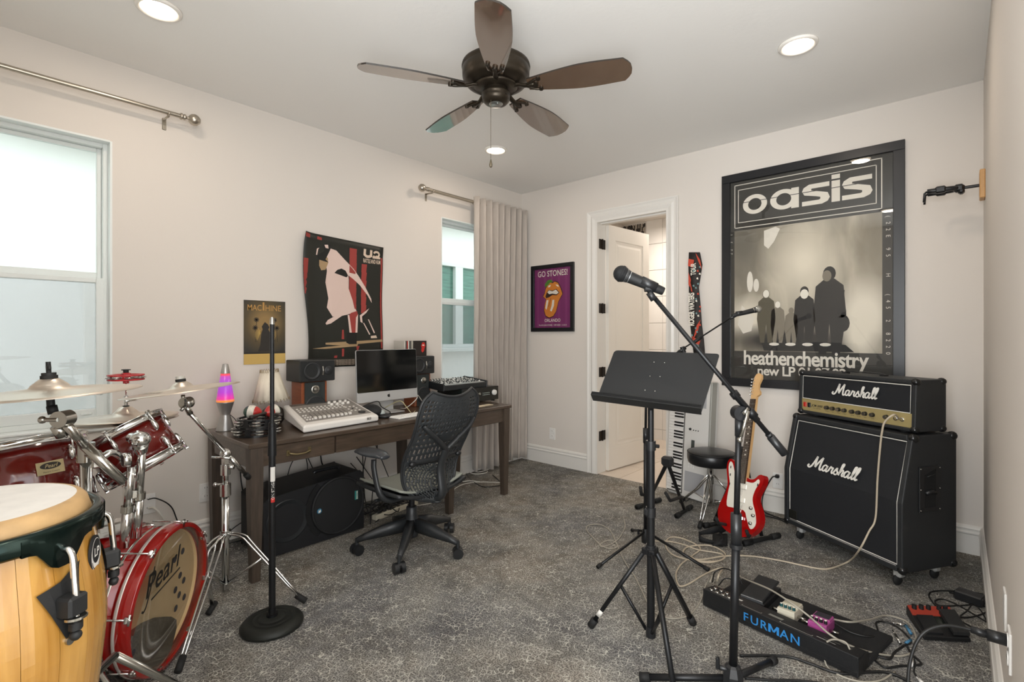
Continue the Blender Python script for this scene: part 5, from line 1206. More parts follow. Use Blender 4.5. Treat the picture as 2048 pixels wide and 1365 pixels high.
# badge facing the camera
def shell_point(M, r, z, target):
    inv = M.inverted(); p = inv @ target; a = math.atan2(p.y, p.x); return a
def add_badge(t, M, r, z, uv, tilt=0.0, w=.075, h=.042):
    # angle of the shell point under this pixel (nearest side)
    best = None
    for k in range(360):
        a = 2*PI*k/360; 
        for zz in [z+d*.01 for d in range(-8, 9)]:
            P = M @ Vector((r*math.cos(a), r*math.sin(a), zz)); nrm = (M.to_3x3() @ Vector((math.cos(a), math.sin(a), 0)))
            if nrm.dot(C0-P) < 0: continue
            D = P.dot(FW); u = 1024+1002*P.dot(RT)/D; v = 672-1002*(P.z-CZ)/D
            e = (u-uv[0])**2+(v-uv[1])**2
            if best is None or e < best[0]: best = (e, a, zz)
    _, a, zz = best
    n3 = M.to_3x3() @ Vector((math.cos(a), math.sin(a), 0)); up = -(M.to_3x3() @ Vector((0, 0, 1))); xr_ = up.cross(n3)
    m = Matrix((xr_, up, n3)).transposed().to_4x4(); m.translation = M @ Vector(((r+.001)*math.cos(a), (r+.001)*math.sin(a), zz))
    b = MB(m).box((0, 0, .001), (w, h, .002), bev=.0008)
    b.poly(ell(0, .006, w*.38, h*.26, 24), mi=1, z=.0024).text('Pearl', T(0, .000, 0), h*.40, 0, bold=.01, shear=.35, z=.0028).text('Masters Custom', T(0, -h*.36, 0), h*.16, 1, z=.0026)
    for sx_ in (-1, 1):
        for sy_ in (-1, 1): b.cyl((sx_*w*.44, sy_*h*.38, .002), (sx_*w*.44, sy_*h*.38, .0035), .0016, n=6)
    return part('badge', b, [mat('badge_gold', 'c9bb93', .3, .7), mat('badge_dark', '2b2620', .4)], t)
add_badge(bt_, BTM, .185, .12, (101, 937))
# tom stand post behind the conga and the clamp cluster
hs = thing('drum_stand', 'chrome stand post with wing clamps between the two toms', 'drum hardware', tuple(pz(172, 1290, 0)))
q0 = pd(172, 900, 1.62); q0.z = 0; x_, y_ = q0.x, q0.y; Dh = q0.dot(FW)
part('post', MB().rod((x_, y_, .05), (x_, y_, 1.32-(915-672)/1002*Dh), .0165, 14), CHR, hs)
cz = 1.32-(905-672)/1002*Dh
part('clamp', MB().cyl((x_, y_, cz-.03), (x_, y_, cz+.03), .024).box((x_+.02, y_+.01, cz), (.05, .03, .03), bev=.006).cyl((x_+.03, y_, cz), (x_+.075, y_+.02, cz+.004), .011).box((x_-.03, y_, cz+.01), (.05, .02, .025), bev=.006).box((x_+.06, y_+.02, cz-.02), (.014, .03, .05), bev=.005), CHRD, hs)
for k in range(3):
    a = .5+k*2.094; f = Vector((x_+.27*math.cos(a), y_+.27*math.sin(a), .012))
    part('leg', MB().rod((x_, y_, .30), f, .008).rod((x_, y_, .08), Vector((x_, y_, .30)).lerp(f, .55), .005).sphere(f, .014, n=8), CHRD, hs)

# ---------------------------------------------------------------- cymbals
brz_c = mat('cymbal_bronze', 'c9bca8', .24, .92, bump=.25, bscale=90)
def cym_mat():
    m = mat('cymbal_grooved', 'd8cdc0', .34, .92); nt = m.node_tree; N = nt.nodes; L = nt.links
    tc = N.new('ShaderNodeTexCoord'); w = N.new('ShaderNodeTexWave'); w.wave_type = 'RINGS'; w.rings_direction = 'Z'; w.inputs['Scale'].default_value = 60; L.new(tc.outputs['Object'], w.inputs[0])
    b = N.new('ShaderNodeBump'); b.inputs['Strength'].default_value = .12; b.inputs['Distance'].default_value = .001; L.new(w.outputs['Fac'], b.inputs['Height']); L.new(b.outputs[0], N['Principled BSDF'].inputs['Normal']); return m
cymm = cym_mat()
def cymbal(label, c, up, r, bell=.2, flip=False, logo=None, h=.022, name='cymbal', felt=True, group='cymbals of the drum kit'):
    up = Vector(up).normalized()
    t = bpy.data.objects.new(name, None); sc.collection.objects.link(t)
    Mq = axis_m(c, up); t.location = c; t.rotation_euler = Mq.to_euler(); tag(t, label, 'cymbal', group); ROOTM[t.name] = Mq
    s = -1 if flip else 1
    P = [(.006, s*(h+.028*bell/.2)), (r*bell*.45, s*(h+.024*bell/.2)), (r*bell*.85, s*(h+.010)), (r*bell, s*h), (r*.6, s*h*.62), (r*.85, s*h*.25), (r, 0), (r, -.0012*s), (r*.6, s*h*.62-.0015), (r*bell, s*h-.002)]
    part('plate', MB().lathe(P, n=72, cap=False), cymm, t, True)
    if logo: part('ink_logo', MB().text(logo, RZ(.3) @ T(0, -r*.62, h*.62+.0015) @ RX(0), r*.14, 0, bold=.005, shear=.2), mat('cymbal_ink', '6d665c', .6), t, True)
    return t, Mq
def sleeve(name, label, c, up, hts):
    pass
# ride
rc = pd(100, 787, 1.46); rup = Vector((0, 0, 1))+RT*(-.04)+FW*(-.02)
cy1, cm1 = cymbal('large ride cymbal over the left tom, before the window', rc, rup, .218, .22, h=.016)
part('wing_nut', MB().cyl((0, 0, .045), (0, 0, .060), .017).cyl((0, 0, .060), (0, 0, .092), .006).box((0, 0, .075), (.034, .010, .016), bev=.004), BLKM, cy1, True)
part('felt', MB().cyl((0, 0, .040), (0, 0, .052), .02), RUB, cy1, True)
s1 = thing('cymbal_boom_arm', 'chrome boom arm carrying the large ride cymbal', 'drum hardware', tuple(pd(175, 905, 1.62)))
t1 = pd(128, 838, 1.47)
part('sleeve', MB().rod(pd(100, 788, 1.46), pd(103, 825, 1.46), .010).rod(pd(103, 812, 1.46), pd(107, 828, 1.46), .013), BLKM, s1)
part('tilter', MB().cyl(t1+RT*-.004+FW*.02, t1+FW*-.02, .024, n=24).cyl(pd(107, 828, 1.46), t1, .010).cyl(t1+FW*-.02, t1+RT*-.045+FW*-.02, .006).sphere(t1+RT*-.045+FW*-.02, .011, n=10), CHRD, s1)
part('boom_tube', MB().rod(t1+RT*.01-Vector((0, 0, .02)), pd(170, 893, 1.55), .0125, 12).rod(pd(168, 890, 1.55), pd(247, 965, 1.60), .0145, 12).rod(pd(114, 853, 1.475), pd(125, 872, 1.49), .017, 12), CHRD, s1)
# crash
cc = pd(364, 781, 2.2); cup = Vector((0, 0, 1))+RT*(-.12)+FW*(-.03)
cy2, cm2 = cymbal('thin crash cymbal on the chrome boom stand, in front of the lava lamp', cc, cup, .226, .20, logo='ZILDJIAN', h=.014)
part('felt', MB().cyl((0, 0, .034), (0, 0, .050), .020), RUB, cy2, True); part('nut', MB().cyl((0, 0, .050), (0, 0, .062), .018), mat('clear_nut', 'b5b2aa', .3), cy2, True)
cs0 = Vector((-2.70, .905, 0))
cst = thing('cymbal_stand', 'chrome tripod boom cymbal stand beside the left end of the desk', 'cymbal stand', tuple(cs0))
Dc = cs0.dot(FW)
def zat(v, D=Dc): return CZ-(v-672)/1002*D
col = MB(); 
part('lower_tube', MB().rod(cs0+Vector((0, 0, .06)), cs0+Vector((0, 0, zat(990))), .0165, 16), CHR, cst)
part('height_clamp', MB().cyl(cs0+Vector((0, 0, zat(992))), cs0+Vector((0, 0, zat(968))), .024).rod(cs0+Vector((0, 0, zat(970)))-RT*.05, cs0+Vector((0, 0, zat(970))), .006).sphere(cs0+Vector((0, 0, zat(970)))-RT*.05, .011, n=10), CHR, cst)
part('upper_tube', MB().rod(cs0+Vector((0, 0, zat(975))), cs0+Vector((0, 0, zat(925))), .0125, 14), CHR, cst)
part('boom_clamp', MB().cyl(cs0+Vector((0, 0, zat(950))), cs0+Vector((0, 0, zat(930))), .022).sphere(cs0+Vector((0, 0, zat(908))), .026, n=16).box(tuple(cs0+Vector((0, 0, zat(922)))), (.03, .03, .04), bev=.005).rod(cs0+Vector((0, 0, zat(912)))-RT*.05-FW*.03, cs0+Vector((0, 0, zat(914)))+RT*.04-FW*.03, .006).rod(cs0+Vector((0, 0, zat(935))), cs0+RT*.04+Vector((0, 0, zat(935))), .011), CHR, cst)
ta_, tb_ = pd(375, 822, 2.22), cs0+Vector((0, 0, zat(906))); te = pd(492, 950, 2.60)
part('boom_tube', MB().rod(ta_, tb_, .0095, 12).rod(tb_, te, .0095, 12).rod(tb_.lerp(te, .25), te.lerp(tb_, .15), .0115, 12), CHR, cst)
part('boom_end_cap', MB().rod(te.lerp(tb_, .02), te+(te-tb_).normalized()*.03, .014), RUB, cst)
part('tilter', MB().rod(pd(366, 790, 2.2), pd(366, 800, 2.2), .008).cyl(pd(373, 806, 2.21)+FW*.02, pd(373, 806, 2.21)-FW*.018, .025, n=24).rod(pd(374, 815, 2.21), ta_.lerp(tb_, .06), .013).rod(pd(371, 812, 2.2), pd(362, 822, 2.18), .007), CHRD, cst)
badge_disc(cst, pd(373, 806, 2.185), .022)
for u, v, hu, hv in ((600, 1203, None, None), (425, 1222, None, None), (362, 1335, None, None)):
    f = pz(u, v, .012); top = cs0+Vector((0, 0, .345)); f2 = f
    d = (Vector((f.x, f.y, 0))-cs0).normalized(); side = Vector((-d.y, d.x, 0))
    lg = MB()
    knee = cs0+d*.14+Vector((0, 0, .28))
    for s_ in (-1, 1): lg.tube(smooth_path([top+d*.02+side*s_*.010, cs0+d*.09+side*s_*.014+Vector((0, 0, .33)), knee+side*s_*.012, f+Vector((0, 0, .02))+side*s_*.006], 4), .005, 6)
    m_ = knee.lerp(f, .2); lo = part('leg', lg, CHR, cst)
    part('brace', MB().rod(cs0+Vector((0, 0, .09)), m_, .005), CHR, lo)
    part('rubber_foot', MB().rod(f+Vector((0, 0, .03))-d*.02, f+d*.03, .014), RUB, lo)
part('leg_collar', MB().cyl(cs0+Vector((0, 0, .325)), cs0+Vector((0, 0, .36)), .024).cyl(cs0+Vector((0, 0, .075)), cs0+Vector((0, 0, .10)), .022), CHR, cst)

# hi-hat
hc = pd(252, 838, 2.30); hb = hc
cymbal('top hi-hat cymbal behind the small tom', hc+Vector((0, 0, .006)), Vector((0, 0, 1))+RT*(-.03), .203, .26, h=.016, group='hi-hat cymbals')
cymbal('bottom hi-hat cymbal behind the small tom', hc-Vector((0, 0, .008)), Vector((0, 0, 1))+RT*(-.03), .203, .26, True, h=.016, group='hi-hat cymbals')
hh = thing('hi_hat_stand', 'chrome hi-hat stand behind the red bass drum', 'cymbal stand', (hc.x, hc.y, 0))
part('pull_rod', MB().rod((hc.x, hc.y, .6), (hc.x, hc.y, 1.30-(735-700)/1002*2.30-.06), .0035), CHR, hh)
part('clutch', MB().cyl(hc+Vector((0, 0, .045)), hc+Vector((0, 0, .06)), .013, mi=1).cyl(hc+Vector((0, 0, .062)), hc+Vector((0, 0, .105)), .008).cyl(hc+Vector((0, 0, .075)), hc+Vector((.045, .01, .09)), .004).box(tuple(hc+Vector((0, 0, .09))), (.02, .016, .03), bev=.004).cyl(hc+Vector((0, 0, .082)), hc+RT*.048+Vector((0, 0, .086)), .004), [CHR, RUB], hh)
part('post', MB().rod((hc.x, hc.y, .08), (hc.x, hc.y, hc.z-.04), .013, 14), CHR, hh)
for k in range(3):
    a = .9+k*2.094; f = Vector((hc.x+.22*math.cos(a), hc.y+.22*math.sin(a), .012))
    part('leg', MB().rod((hc.x, hc.y, .28), f, .006).sphere(f, .012, n=8), CHRD, hh)
# red hi-hat tambourine
hz = CZ-(755-672)/1002*2.30
ht = thing('hi_hat_tambourine', 'red hi-hat tambourine with silver jingles on the rod above the hi-hat', 'tambourine', (hc.x, hc.y, hz-.03))
redp = mat('red_plastic', 'b3262c', .3)
part('hub', MB().cyl((hc.x, hc.y, hz-.028), (hc.x, hc.y, hz-.014), .012).box((hc.x, hc.y, hz+.004), (.032, .032, .034), bev=.004).cyl((hc.x, hc.y, hz+.02), (hc.x, hc.y, hz+.032), .011, mi=1).cyl((hc.x, hc.y, hz+.032), (hc.x, hc.y, hz+.036), .018, mi=1), [redp, BLKM], ht)
rg = MB(T(hc.x, hc.y, hz))
for z in (-.010, .010): rg.lathe([(.050, z-.003), (.070, z-.003), (.070, z+.003), (.050, z+.003), (.050, z-.003)], n=32, cap=False).box((0, 0, z), (.11, .012, .005)).box((0, 0, z), (.012, .11, .005))
part('frame', rg, redp, ht)
for k in range(8):
    a = 2*PI*k/8; part('jingle', MB(T(hc.x+.061*math.cos(a), hc.y+.061*math.sin(a), hz)).lathe([(0, .001), (.006, .003), (.017, .002), (.017, .001)], n=14, cap=False).lathe([(0, -.004), (.006, -.005), (.017, -.004), (.017, -.003)], n=14, cap=False), mat('jingle_steel', 'c9c7c2', .25, .95), ht)

# ---------------------------------------------------------------- conga
cg0 = Vector((-1.262, .021, 0)); zt = 1.006
cgx = thing('conga', 'pale wood conga drum with dark rim in the left foreground', 'conga', tuple(cg0+Vector((0, 0, .27))))
def conga_wood():
    m = mat('conga_staves', 'd6ad6a', .25, coat=.6); nt = m.node_tree; N = nt.nodes; L = nt.links
    tc = N.new('ShaderNodeTexCoord'); mp = N.new('ShaderNodeMapping'); mp.inputs['Scale'].default_value = (16, 16, 1.3); L.new(tc.outputs['Object'], mp.inputs[0])
    n = N.new('ShaderNodeTexNoise'); n.inputs['Scale'].default_value = 2.2; n.inputs['Detail'].default_value = 6; n.inputs['Distortion'].default_value = .5; L.new(mp.outputs[0], n.inputs[0])
    r = N.new('ShaderNodeValToRGB'); e = r.color_ramp.elements; e[0].position = .3; e[0].color = srgb('a0702c'); e[1].position = .7; e[1].color = srgb('c2944c'); L.new(n.outputs['Fac'], r.inputs[0]); L.new(r.outputs[0], N['Principled BSDF'].inputs['Base Color']); return m
cwm = conga_wood()
CPRO = [(.110, 0.27), (.135, .42), (.165, .60), (.181, .74), (.185, .80), (.181, .87), (.170, .94), (.162, zt-.008)]
NS = 22
def crad(z):
    for (r0_, z0_), (r1_, z1_) in zip(CPRO, CPRO[1:]):
        if z <= z1_: return r0_+(r1_-r0_)*(z-z0_)/(z1_-z0_)
    return CPRO[-1][0]
prof2 = [(p.x, p.z) for p in smooth_path([(r, 0, z) for r, z in CPRO], 3)]
for k in range(NS):
    a0, a1 = 2*PI*k/NS+.002, 2*PI*(k+1)/NS-.002; sv = MB(T(cg0.x, cg0.y, 0)); vs = []
    for r, z in prof2:
        for i in range(4): a = a0+(a1-a0)*i/3; vs.append((r*math.cos(a), r*math.sin(a), z))
        for i in (3, 0): a = a0+(a1-a0)*i/3; vs.append(((r-.011)*math.cos(a), (r-.011)*math.sin(a), z))
    n = 6; L_ = len(prof2)
    sv.add(vs, [(j*n+i, j*n+(i+1) % n, j*n+n+(i+1) % n, j*n+n+i) for j in range(L_-1) for i in range(n)]+[tuple(range(n))[::-1], tuple((L_-1)*n+i for i in range(n))], 0, False)
    so = part('stave', sv, [cwm], cgx)
    for p_ in so.data.polygons:
        p_.use_smooth = False
part('skin', MB(T(cg0.x, cg0.y, 0)).lathe([(0, zt+.024), (.06, zt+.0235), (.140, zt+.021), (.1401, zt+.021)], n=64, cap=False), mat('conga_skin_white', 'cfccc7', .6, noise=.05, nscale=30), cgx)
part('skin_edge', MB(T(cg0.x, cg0.y, 0)).lathe([(.140, zt+.0212), (.149, zt+.019), (.156, zt+.011), (.160, zt-.004), (.162, zt-.02)], n=64, cap=False), mat('conga_skin_tan', 'a8885c', .55, noise=.15, nscale=25), cgx)
dg = mat('conga_rim_dark', '1c2a26', .16, .75); 
rm = MB(T(cg0.x, cg0.y, 0)).lathe([(.162, zt-.006), (.166, zt-.001), (.175, zt-.001), (.180, zt-.006), (.181, zt-.028), (.177, zt-.033), (.168, zt-.028), (.162, zt-.006)], n=72, cap=False)
part('comfort_rim', rm, dg, cgx)
conga_lugs = []
for k in range(6):
    a = math.radians(36+60*k)
    # ear on the rim
    ear = MB(T(cg0.x, cg0.y, 0)); vs = []
    W_ = 12
    for i in range(W_+1):
        t = (i/W_-.5)*2; aa = a+t*.33; dep = .026+.036*math.exp(-(t*1.9)**4)
        for r in (.1815, .174): vs += [(r*math.cos(aa), r*math.sin(aa), zt-.008), (r*math.cos(aa), r*math.sin(aa), zt-.008-dep)]
    ear.add(vs, [(4*i, 4*i+4, 4*i+5, 4*i+1) for i in range(W_)]+[(4*i+2, 4*i+3, 4*i+7, 4*i+6) for i in range(W_)]+[(4*i+1, 4*i+5, 4*i+7, 4*i+3) for i in range(W_)], 0, True)
    part('rim_ear', ear, dg, cgx)
    M_ = T(cg0.x, cg0.y, 0) @ RZ(a)
    zl = zt-.135; rl = crad(zl)
    hook = MB(M_); hook.tube(smooth_path([(.172, 0, zt-.046), (.186, 0, zt-.043), (.196, 0, zt-.056), (rl+.019, 0, zt-.095), (rl+.021, 0, zl+.015), (rl+.021, 0, zl-.035)], 5), .0055, 10)
    ho = part('tuning_hook', hook, CHR, cgx)
    hw = MB(M_); hw.box((rl+.014, 0, zl+.0), (.03, .034, .034), bev=.004).cyl((rl+.021, 0, zl-.028), (rl+.021, 0, zl-.04), .010, n=6).sphere((rl+.021, 0, zl-.05), .009, n=8)
    part('lug_block', hw, BLKM, cgx)
    part('washer', MB(M_).cyl((rl+.021, 0, zl-.017), (rl+.021, 0, zl-.021), .016), CHRD, cgx)
    pl = MB(M_); z_a = zl
    vs = []
    for t in range(9):
        z = zl+.045-.10*t/8; 
        yl = -.045+.041*t/8*1.0; yr = .034-.032*t/8
        if t == 0: yl = .0
        for i in range(5):
            y = yl+(yr-yl)*i/4; zz_ = z-.012*(i < 2)*(t == 0)+.014*(i/4)*(t < 2)
            for d in (.0045, -.003): vs.append(((crad(zz_)+d)*math.cos(y/crad(zz_)), (crad(zz_)+d)*math.sin(y/crad(zz_)), zz_))
    pl.add(vs, [(t*10+2*i, t*10+2*i+2, t*10+12+2*i, t*10+10+2*i) for t in range(8) for i in range(4)])
    pl.cyl((rl+.003, .004, zl-.062), (rl+.008, .004, zl-.062), .0075, mi=1)
    part('side_plate', pl, [BLKM, CHRD], cgx)
# oval badge
a = math.radians(63); zz = zt-.085; M_ = T(cg0.x, cg0.y, 0) @ RZ(a) @ T(crad(zz)+.0035, 0, zz) @ Matrix(((0, 0, 1, 0), (1, 0, 0, 0), (0, 1, 0, 0), (0, 0, 0, 1)))
bg_ = MB(M_).prism(ell(0, 0, .022, .033, 32), -.004, 0, mi=0).poly(ell(0, -.002, .020, .030, 32), mi=1, z=.0005).poly(ell(0, .005, .0165, .022, 32), mi=0, z=.001).text('LP', T(0, -.004, 0), .022, 1, bold=.02, z=.0015)
bg_.ribbon(ell(0, -.002, .018, .027, 16, 200, 340), .002, mi=0, z=.0008, sub=0)
part('badge', bg_, [BLKM, mat('badge_white', 'd9d6d0', .4)], cgx)
part('bottom_ring', MB(T(cg0.x, cg0.y, 0)).lathe([(.112, .275), (.117, .272), (.119, .29), (.116, .31), (.112, .31)], n=48, cap=False), CHR, cgx)
cgs = thing('conga_stand', 'chrome tripod stand under the conga, one leg crossing before the bass drum', 'drum stand', (cg0.x, cg0.y, 0))
part('basket_ring', MB(T(cg0.x, cg0.y, 0)).lathe([(.150, .50), (.157, .50), (.157, .53), (.150, .53), (.150, .50)], n=48, cap=False), CHR, cgs)
# conga stand leg crossing before the bass drum, with its rubber foot off to the right
for a_ in (0, 1, 2):
    if a_ == 0: f = pz(415, 1400, .015); st_ = Vector((cg0.x-.14, cg0.y+.02, .50)); st_ = pd(230, 1312, 1.30)
    else:
        ang = -.9-1.6*a_; f = Vector((cg0.x+.36*math.cos(ang), cg0.y+.36*math.sin(ang), .015)); st_ = Vector((cg0.x+.155*math.cos(ang), cg0.y+.155*math.sin(ang), .51))
    lg = MB()
    if a_ == 0: lg.rod(Vector((cg0.x-.13, cg0.y+.08, .51)), st_, .010, 8).tube([st_, f], .011, 4)
    else: lg.rod(st_, f, .010, 8)
    lo = part('leg', lg, CHRD, cgs); part('rubber_foot', MB().sphere(f, .022, n=10), RUB, lo)
# ---------------------------------------------------------------- music stand
ms = thing('music_stand', 'black orchestral music stand with solid tilted desk', 'music stand', (-.985, 2.0, 0))
m0 = Vector((-.985, 2.0, 0)); Dm = m0.dot(FW)
part('lower_tube', MB().cyl(m0+Vector((0, 0, .045)), m0+Vector((0, 0, .86)), .0165, n=18), BLK, ms)
part('upper_tube', MB().cyl(m0+Vector((0, 0, .80)), m0+Vector((0, 0, 1.02)), .0125, n=16), BLK, ms)
part('clutch', MB().cyl(m0+Vector((0, 0, .83)), m0+Vector((0, 0, .87)), .021).rod(m0+Vector((0, 0, .85)), m0+RT*.035+Vector((0, 0, .845)), .008), BLKP, ms)
part('clutch', MB().cyl(m0+Vector((0, 0, .545)), m0+Vector((0, 0, .585)), .021).box(tuple(m0+Vector((0, 0, .565))-RT*.018), (.02, .02, .03), bev=.005), BLKP, ms)
part('leg_collar', MB().cyl(m0+Vector((0, 0, .385)), m0+Vector((0, 0, .415)), .024).cyl(m0+Vector((0, 0, .40)), m0+Vector((0, 0, .425)), .021), BLKP, ms)
part('bottom_collar', MB().cyl(m0+Vector((0, 0, .03)), m0+Vector((0, 0, .075)), .021), BLKP, ms)
for (u, v) in ((1183, 1250), (1385, 1245), (1352, 1405)):
    f = pz(u, v, .014); d = (Vector((f.x, f.y, 0))-Vector((m0.x, m0.y, 0))).normalized(); side = Vector((-d.y, d.x, 0))
    top = m0+d*.025+Vector((0, 0, .395))
    lg = MB(); x_ = (f-top).normalized()
    lg.tube([top, f], .0125, 4).box(tuple(top-d*.004), (.03, .03, .03), bev=.006)
    lo = part('leg', lg, BLK, ms)
    part('brace', MB().tube([m0+d*.02+Vector((0, 0, .055)), top.lerp(f, .45)], .0075, 4), BLK, lo)
    part('rubber_foot', MB().tube([top.lerp(f, .93), f+(f-top).normalized()*.008], .017, 10), RUB, lo)
    if u == 1183: part('sticker', MB().tube([top.lerp(f, .80), top.lerp(f, .87)], .0135, 4), mat('sticker_white', 'd9d6cf', .5), lo)
TL, TR_, BR_, BL_ = pd(1229, 701, 2.30), pd(1440, 708, 2.12), pd(1402, 829, 1.96), pd(1192, 801, 2.14)
dk_ = MB(); ux_ = (TR_-TL).normalized(); vy = ((BL_-TL)+(BR_-TR_)).normalized(); nn = ux_.cross(vy).normalized()
if nn.dot(C0-TL) < 0: nn = -nn
DM_ = Matrix((ux_, -vy, nn)).transposed().to_4x4(); DM_.translation = (TL+TR_+BR_+BL_)/4
iv = DM_.inverted(); c4 = [iv @ p for p in (TR_, TL, BL_, BR_)]
def corner(p, q, s, r=.018):       # rounded corner at q
    q2 = Vector((q.x, q.y)); a = (Vector((p.x, p.y))-q2).normalized(); b_ = (Vector((s.x, s.y))-q2).normalized()
    return [tuple(q2+a*r*(1-t)**2+b_*r*t**2) for t in (0, .25, .5, .75, 1)]
poly_ = corner(c4[3], c4[0], c4[1])+corner(c4[0], c4[1], c4[2])+corner(c4[1], c4[2], c4[3], .004)+corner(c4[2], c4[3], c4[0], .004)
deskm = mat('music_desk_black', '202122', .36, .2, bump=.12, bscale=350)
dsk = part('desk_plate', MB(DM_).prism(poly_, -.0022, 0), deskm, ms)
lip = MB(); 
for a_, b_ in ((pd(1182, 806, 2.13), pd(1405, 840, 1.94)),):
    e0, e1 = BL_-ux_*.012, BR_+ux_*.002; out = nn*.05-vy*-.004; dn = vy*.004
    P = [e0, e1, e1+out, e0+out, e0+out+vy*-.010, e1+out+vy*-.010]
    lip.add([e0, e1, e1+out, e0+out, e1+out-vy*.014, e0+out-vy*.014]+[q+vy*.003 for q in (e0, e1, e1+out, e0+out)], [(0, 1, 2, 3), (3, 2, 4, 5), (6, 9, 8, 7), (9, 3, 5), (8, 4, 2), (6, 7, 1, 0), (9, 8, 4, 5)])
part('ledge', lip, deskm, dsk)
rv = None
for (u, v) in ((1308, 725), (1329, 726), (1300, 753), (1320, 754), (1290, 781), (1310, 783), (1281, 810), (1301, 813)):
    d_ = ray(u, v); t_ = (TL-C0).dot(nn)/d_.dot(nn); p = C0+d_*t_
    part('rivet', MB().sphere(p, (.0028, .0028, .0028), n=8), CHRD, dsk)
part('bracket', MB().rod(m0+Vector((0, 0, 1.0)), DM_.translation+vy*.04-nn*.02, .012).box((0, 0, -.012), (.05, .08, .016), M=DM_, bev=.005), BLKP, ms)

# ---------------------------------------------------------------- boom microphone stands
def mic(label, p, d, r=.0255, silver=False, loc=None):
    d = Vector(d).normalized(); t = thing('microphone', label, 'microphone', tuple(p)); M = axis_m(p, d)          # p ball centre, d towards tail
    part('grille', MB(M).sphere((0, 0, 0), (r, r, r*.98), n=24).lathe([(r*.98, -.004), (r*1.03, -.003), (r*1.03, .004), (r*.98, .005)], n=28, cap=False), mat('mic_mesh_silver', '9a9890', .4, .8, bump=.8, bscale=900) if silver else mat('mic_mesh_black', '1a1b1c', .5, .4, bump=.8, bscale=900), t)
    part('neck_ring', MB(M).lathe([(r*.85, .012), (r*.80, .022), (r*.74, .024), (r*.74, .03), (r*.7, .034)], n=24, cap=False), CHRD if silver else SILV, t)
    part('handle', MB(M).lathe([(r*.83, .018), (r*.72, .032), (r*.62, .10), (r*.5, .165), (r*.44, .168), (0, .168)], n=24), BLKM, t)
    return t
b0 = Vector((-.612, 1.894, 0)); Db = b0.dot(FW)
bst = thing('microphone_stand', 'black boom microphone stand in front, tripod base beside the pedalboard', 'microphone stand', tuple(b0))
ptop = pd(1478, 826, Db)
part('base_hub', MB(T(b0.x, b0.y, 0)).lathe([(.012, .035), (.03, .04), (.037, .06), (.036, .09), (.027, .118), (.018, .125)], n=8, sm=False), BLKP, bst)
part('wing_knob', MB().rod(b0+Vector((0, 0, .10)), b0-RT*.05+Vector((0, 0, .115)), .009).box(tuple(b0-RT*.056+Vector((0, 0, .13))), (.012, .02, .045), bev=.005), BLKP, bst)
for (u, v) in ((1283, 1355), (1547, 1322), (None, None)):
    f = pz(u, v, .016) if u else Vector((-.36, 1.69, .016)); st_ = b0+(Vector((f.x, f.y, 0))-b0).normalized()*.025+Vector((0, 0, .07))
    lo = part('leg', MB().tube([st_, f], .0125, 10), BLK, bst); part('rubber_foot', MB().tube([st_.lerp(f, .9), f+(f-st_).normalized()*.008], .0165, 10), RUB, lo)
pm = (b0+Vector((0, 0, .1))).lerp(ptop, .53)
part('lower_tube', MB().rod(b0+Vector((0, 0, .10)), pm, .0145, 16), BLK, bst); part('upper_tube', MB().rod(pm, ptop, .0105, 14), BLK, bst)
part('clutch', MB().rod(pm-Vector((0, 0, .05)), pm+Vector((0, 0, .075)), .019, 16).cyl(pm-Vector((0, 0, .05)), pm-Vector((0, 0, .035)), .022), BLKP, bst)
part('boom_joint', MB().rod(ptop-Vector((0, 0, .085)), ptop-Vector((0, 0, .02)), .0145, 14).cyl(ptop+FW*.016, ptop-FW*.02, .026, n=22).rod(ptop-FW*.03, ptop-FW*.03+Vector((-.0, 0, -.0))+RT*.02+Vector((0, 0, .02)), .006, mi=1).rod(ptop-FW*.035+RT*.018+Vector((0, 0, .012)), ptop-FW*.035-RT*.012-Vector((0, 0, .09)), .006, mi=1).sphere(ptop-FW*.035-RT*.013-Vector((0, 0, .092)), .010, n=8, mi=1), [BLKP, CHRD], bst)
be0, be1 = pd(1308, 595, 1.86), pd(1568, 906, 1.80)
part('boom_tube', MB().rod(be0, be1, .0085, 12).rod(pd(1470, 790, 1.83), pd(1515, 842, 1.82), .0115, 12).rod(pd(1466, 785, 1.83), pd(1474, 795, 1.83), .0155, 12).rod(pd(1498, 821, 1.82), pd(1509, 834, 1.82), .0155, 12), BLK, bst)
part('counterweight', MB().rod(pd(1541, 874, 1.81), pd(1570, 909, 1.80), .0145, 14).rod(pd(1536, 868, 1.81), pd(1543, 876, 1.81), .012, 14), BLKP, bst)
part('mic_clip', MB().rod(pd(1308, 600, 1.86), pd(1298, 585, 1.86), .013, 14).cyl(pd(1297, 578, 1.86)-RT*.014, pd(1297, 578, 1.86)+RT*.014, .012).rod(pd(1300, 584, 1.86), pd(1290, 574, 1.86), .009).rod(pd(1282, 562, 1.86), pd(1312, 576, 1.86), .019, 16), BLKP, bst)
mic('black vocal microphone on the front boom stand', pd(1243, 548, 1.87), pd(1312, 577, 1.86)-pd(1243, 548, 1.87), .031)
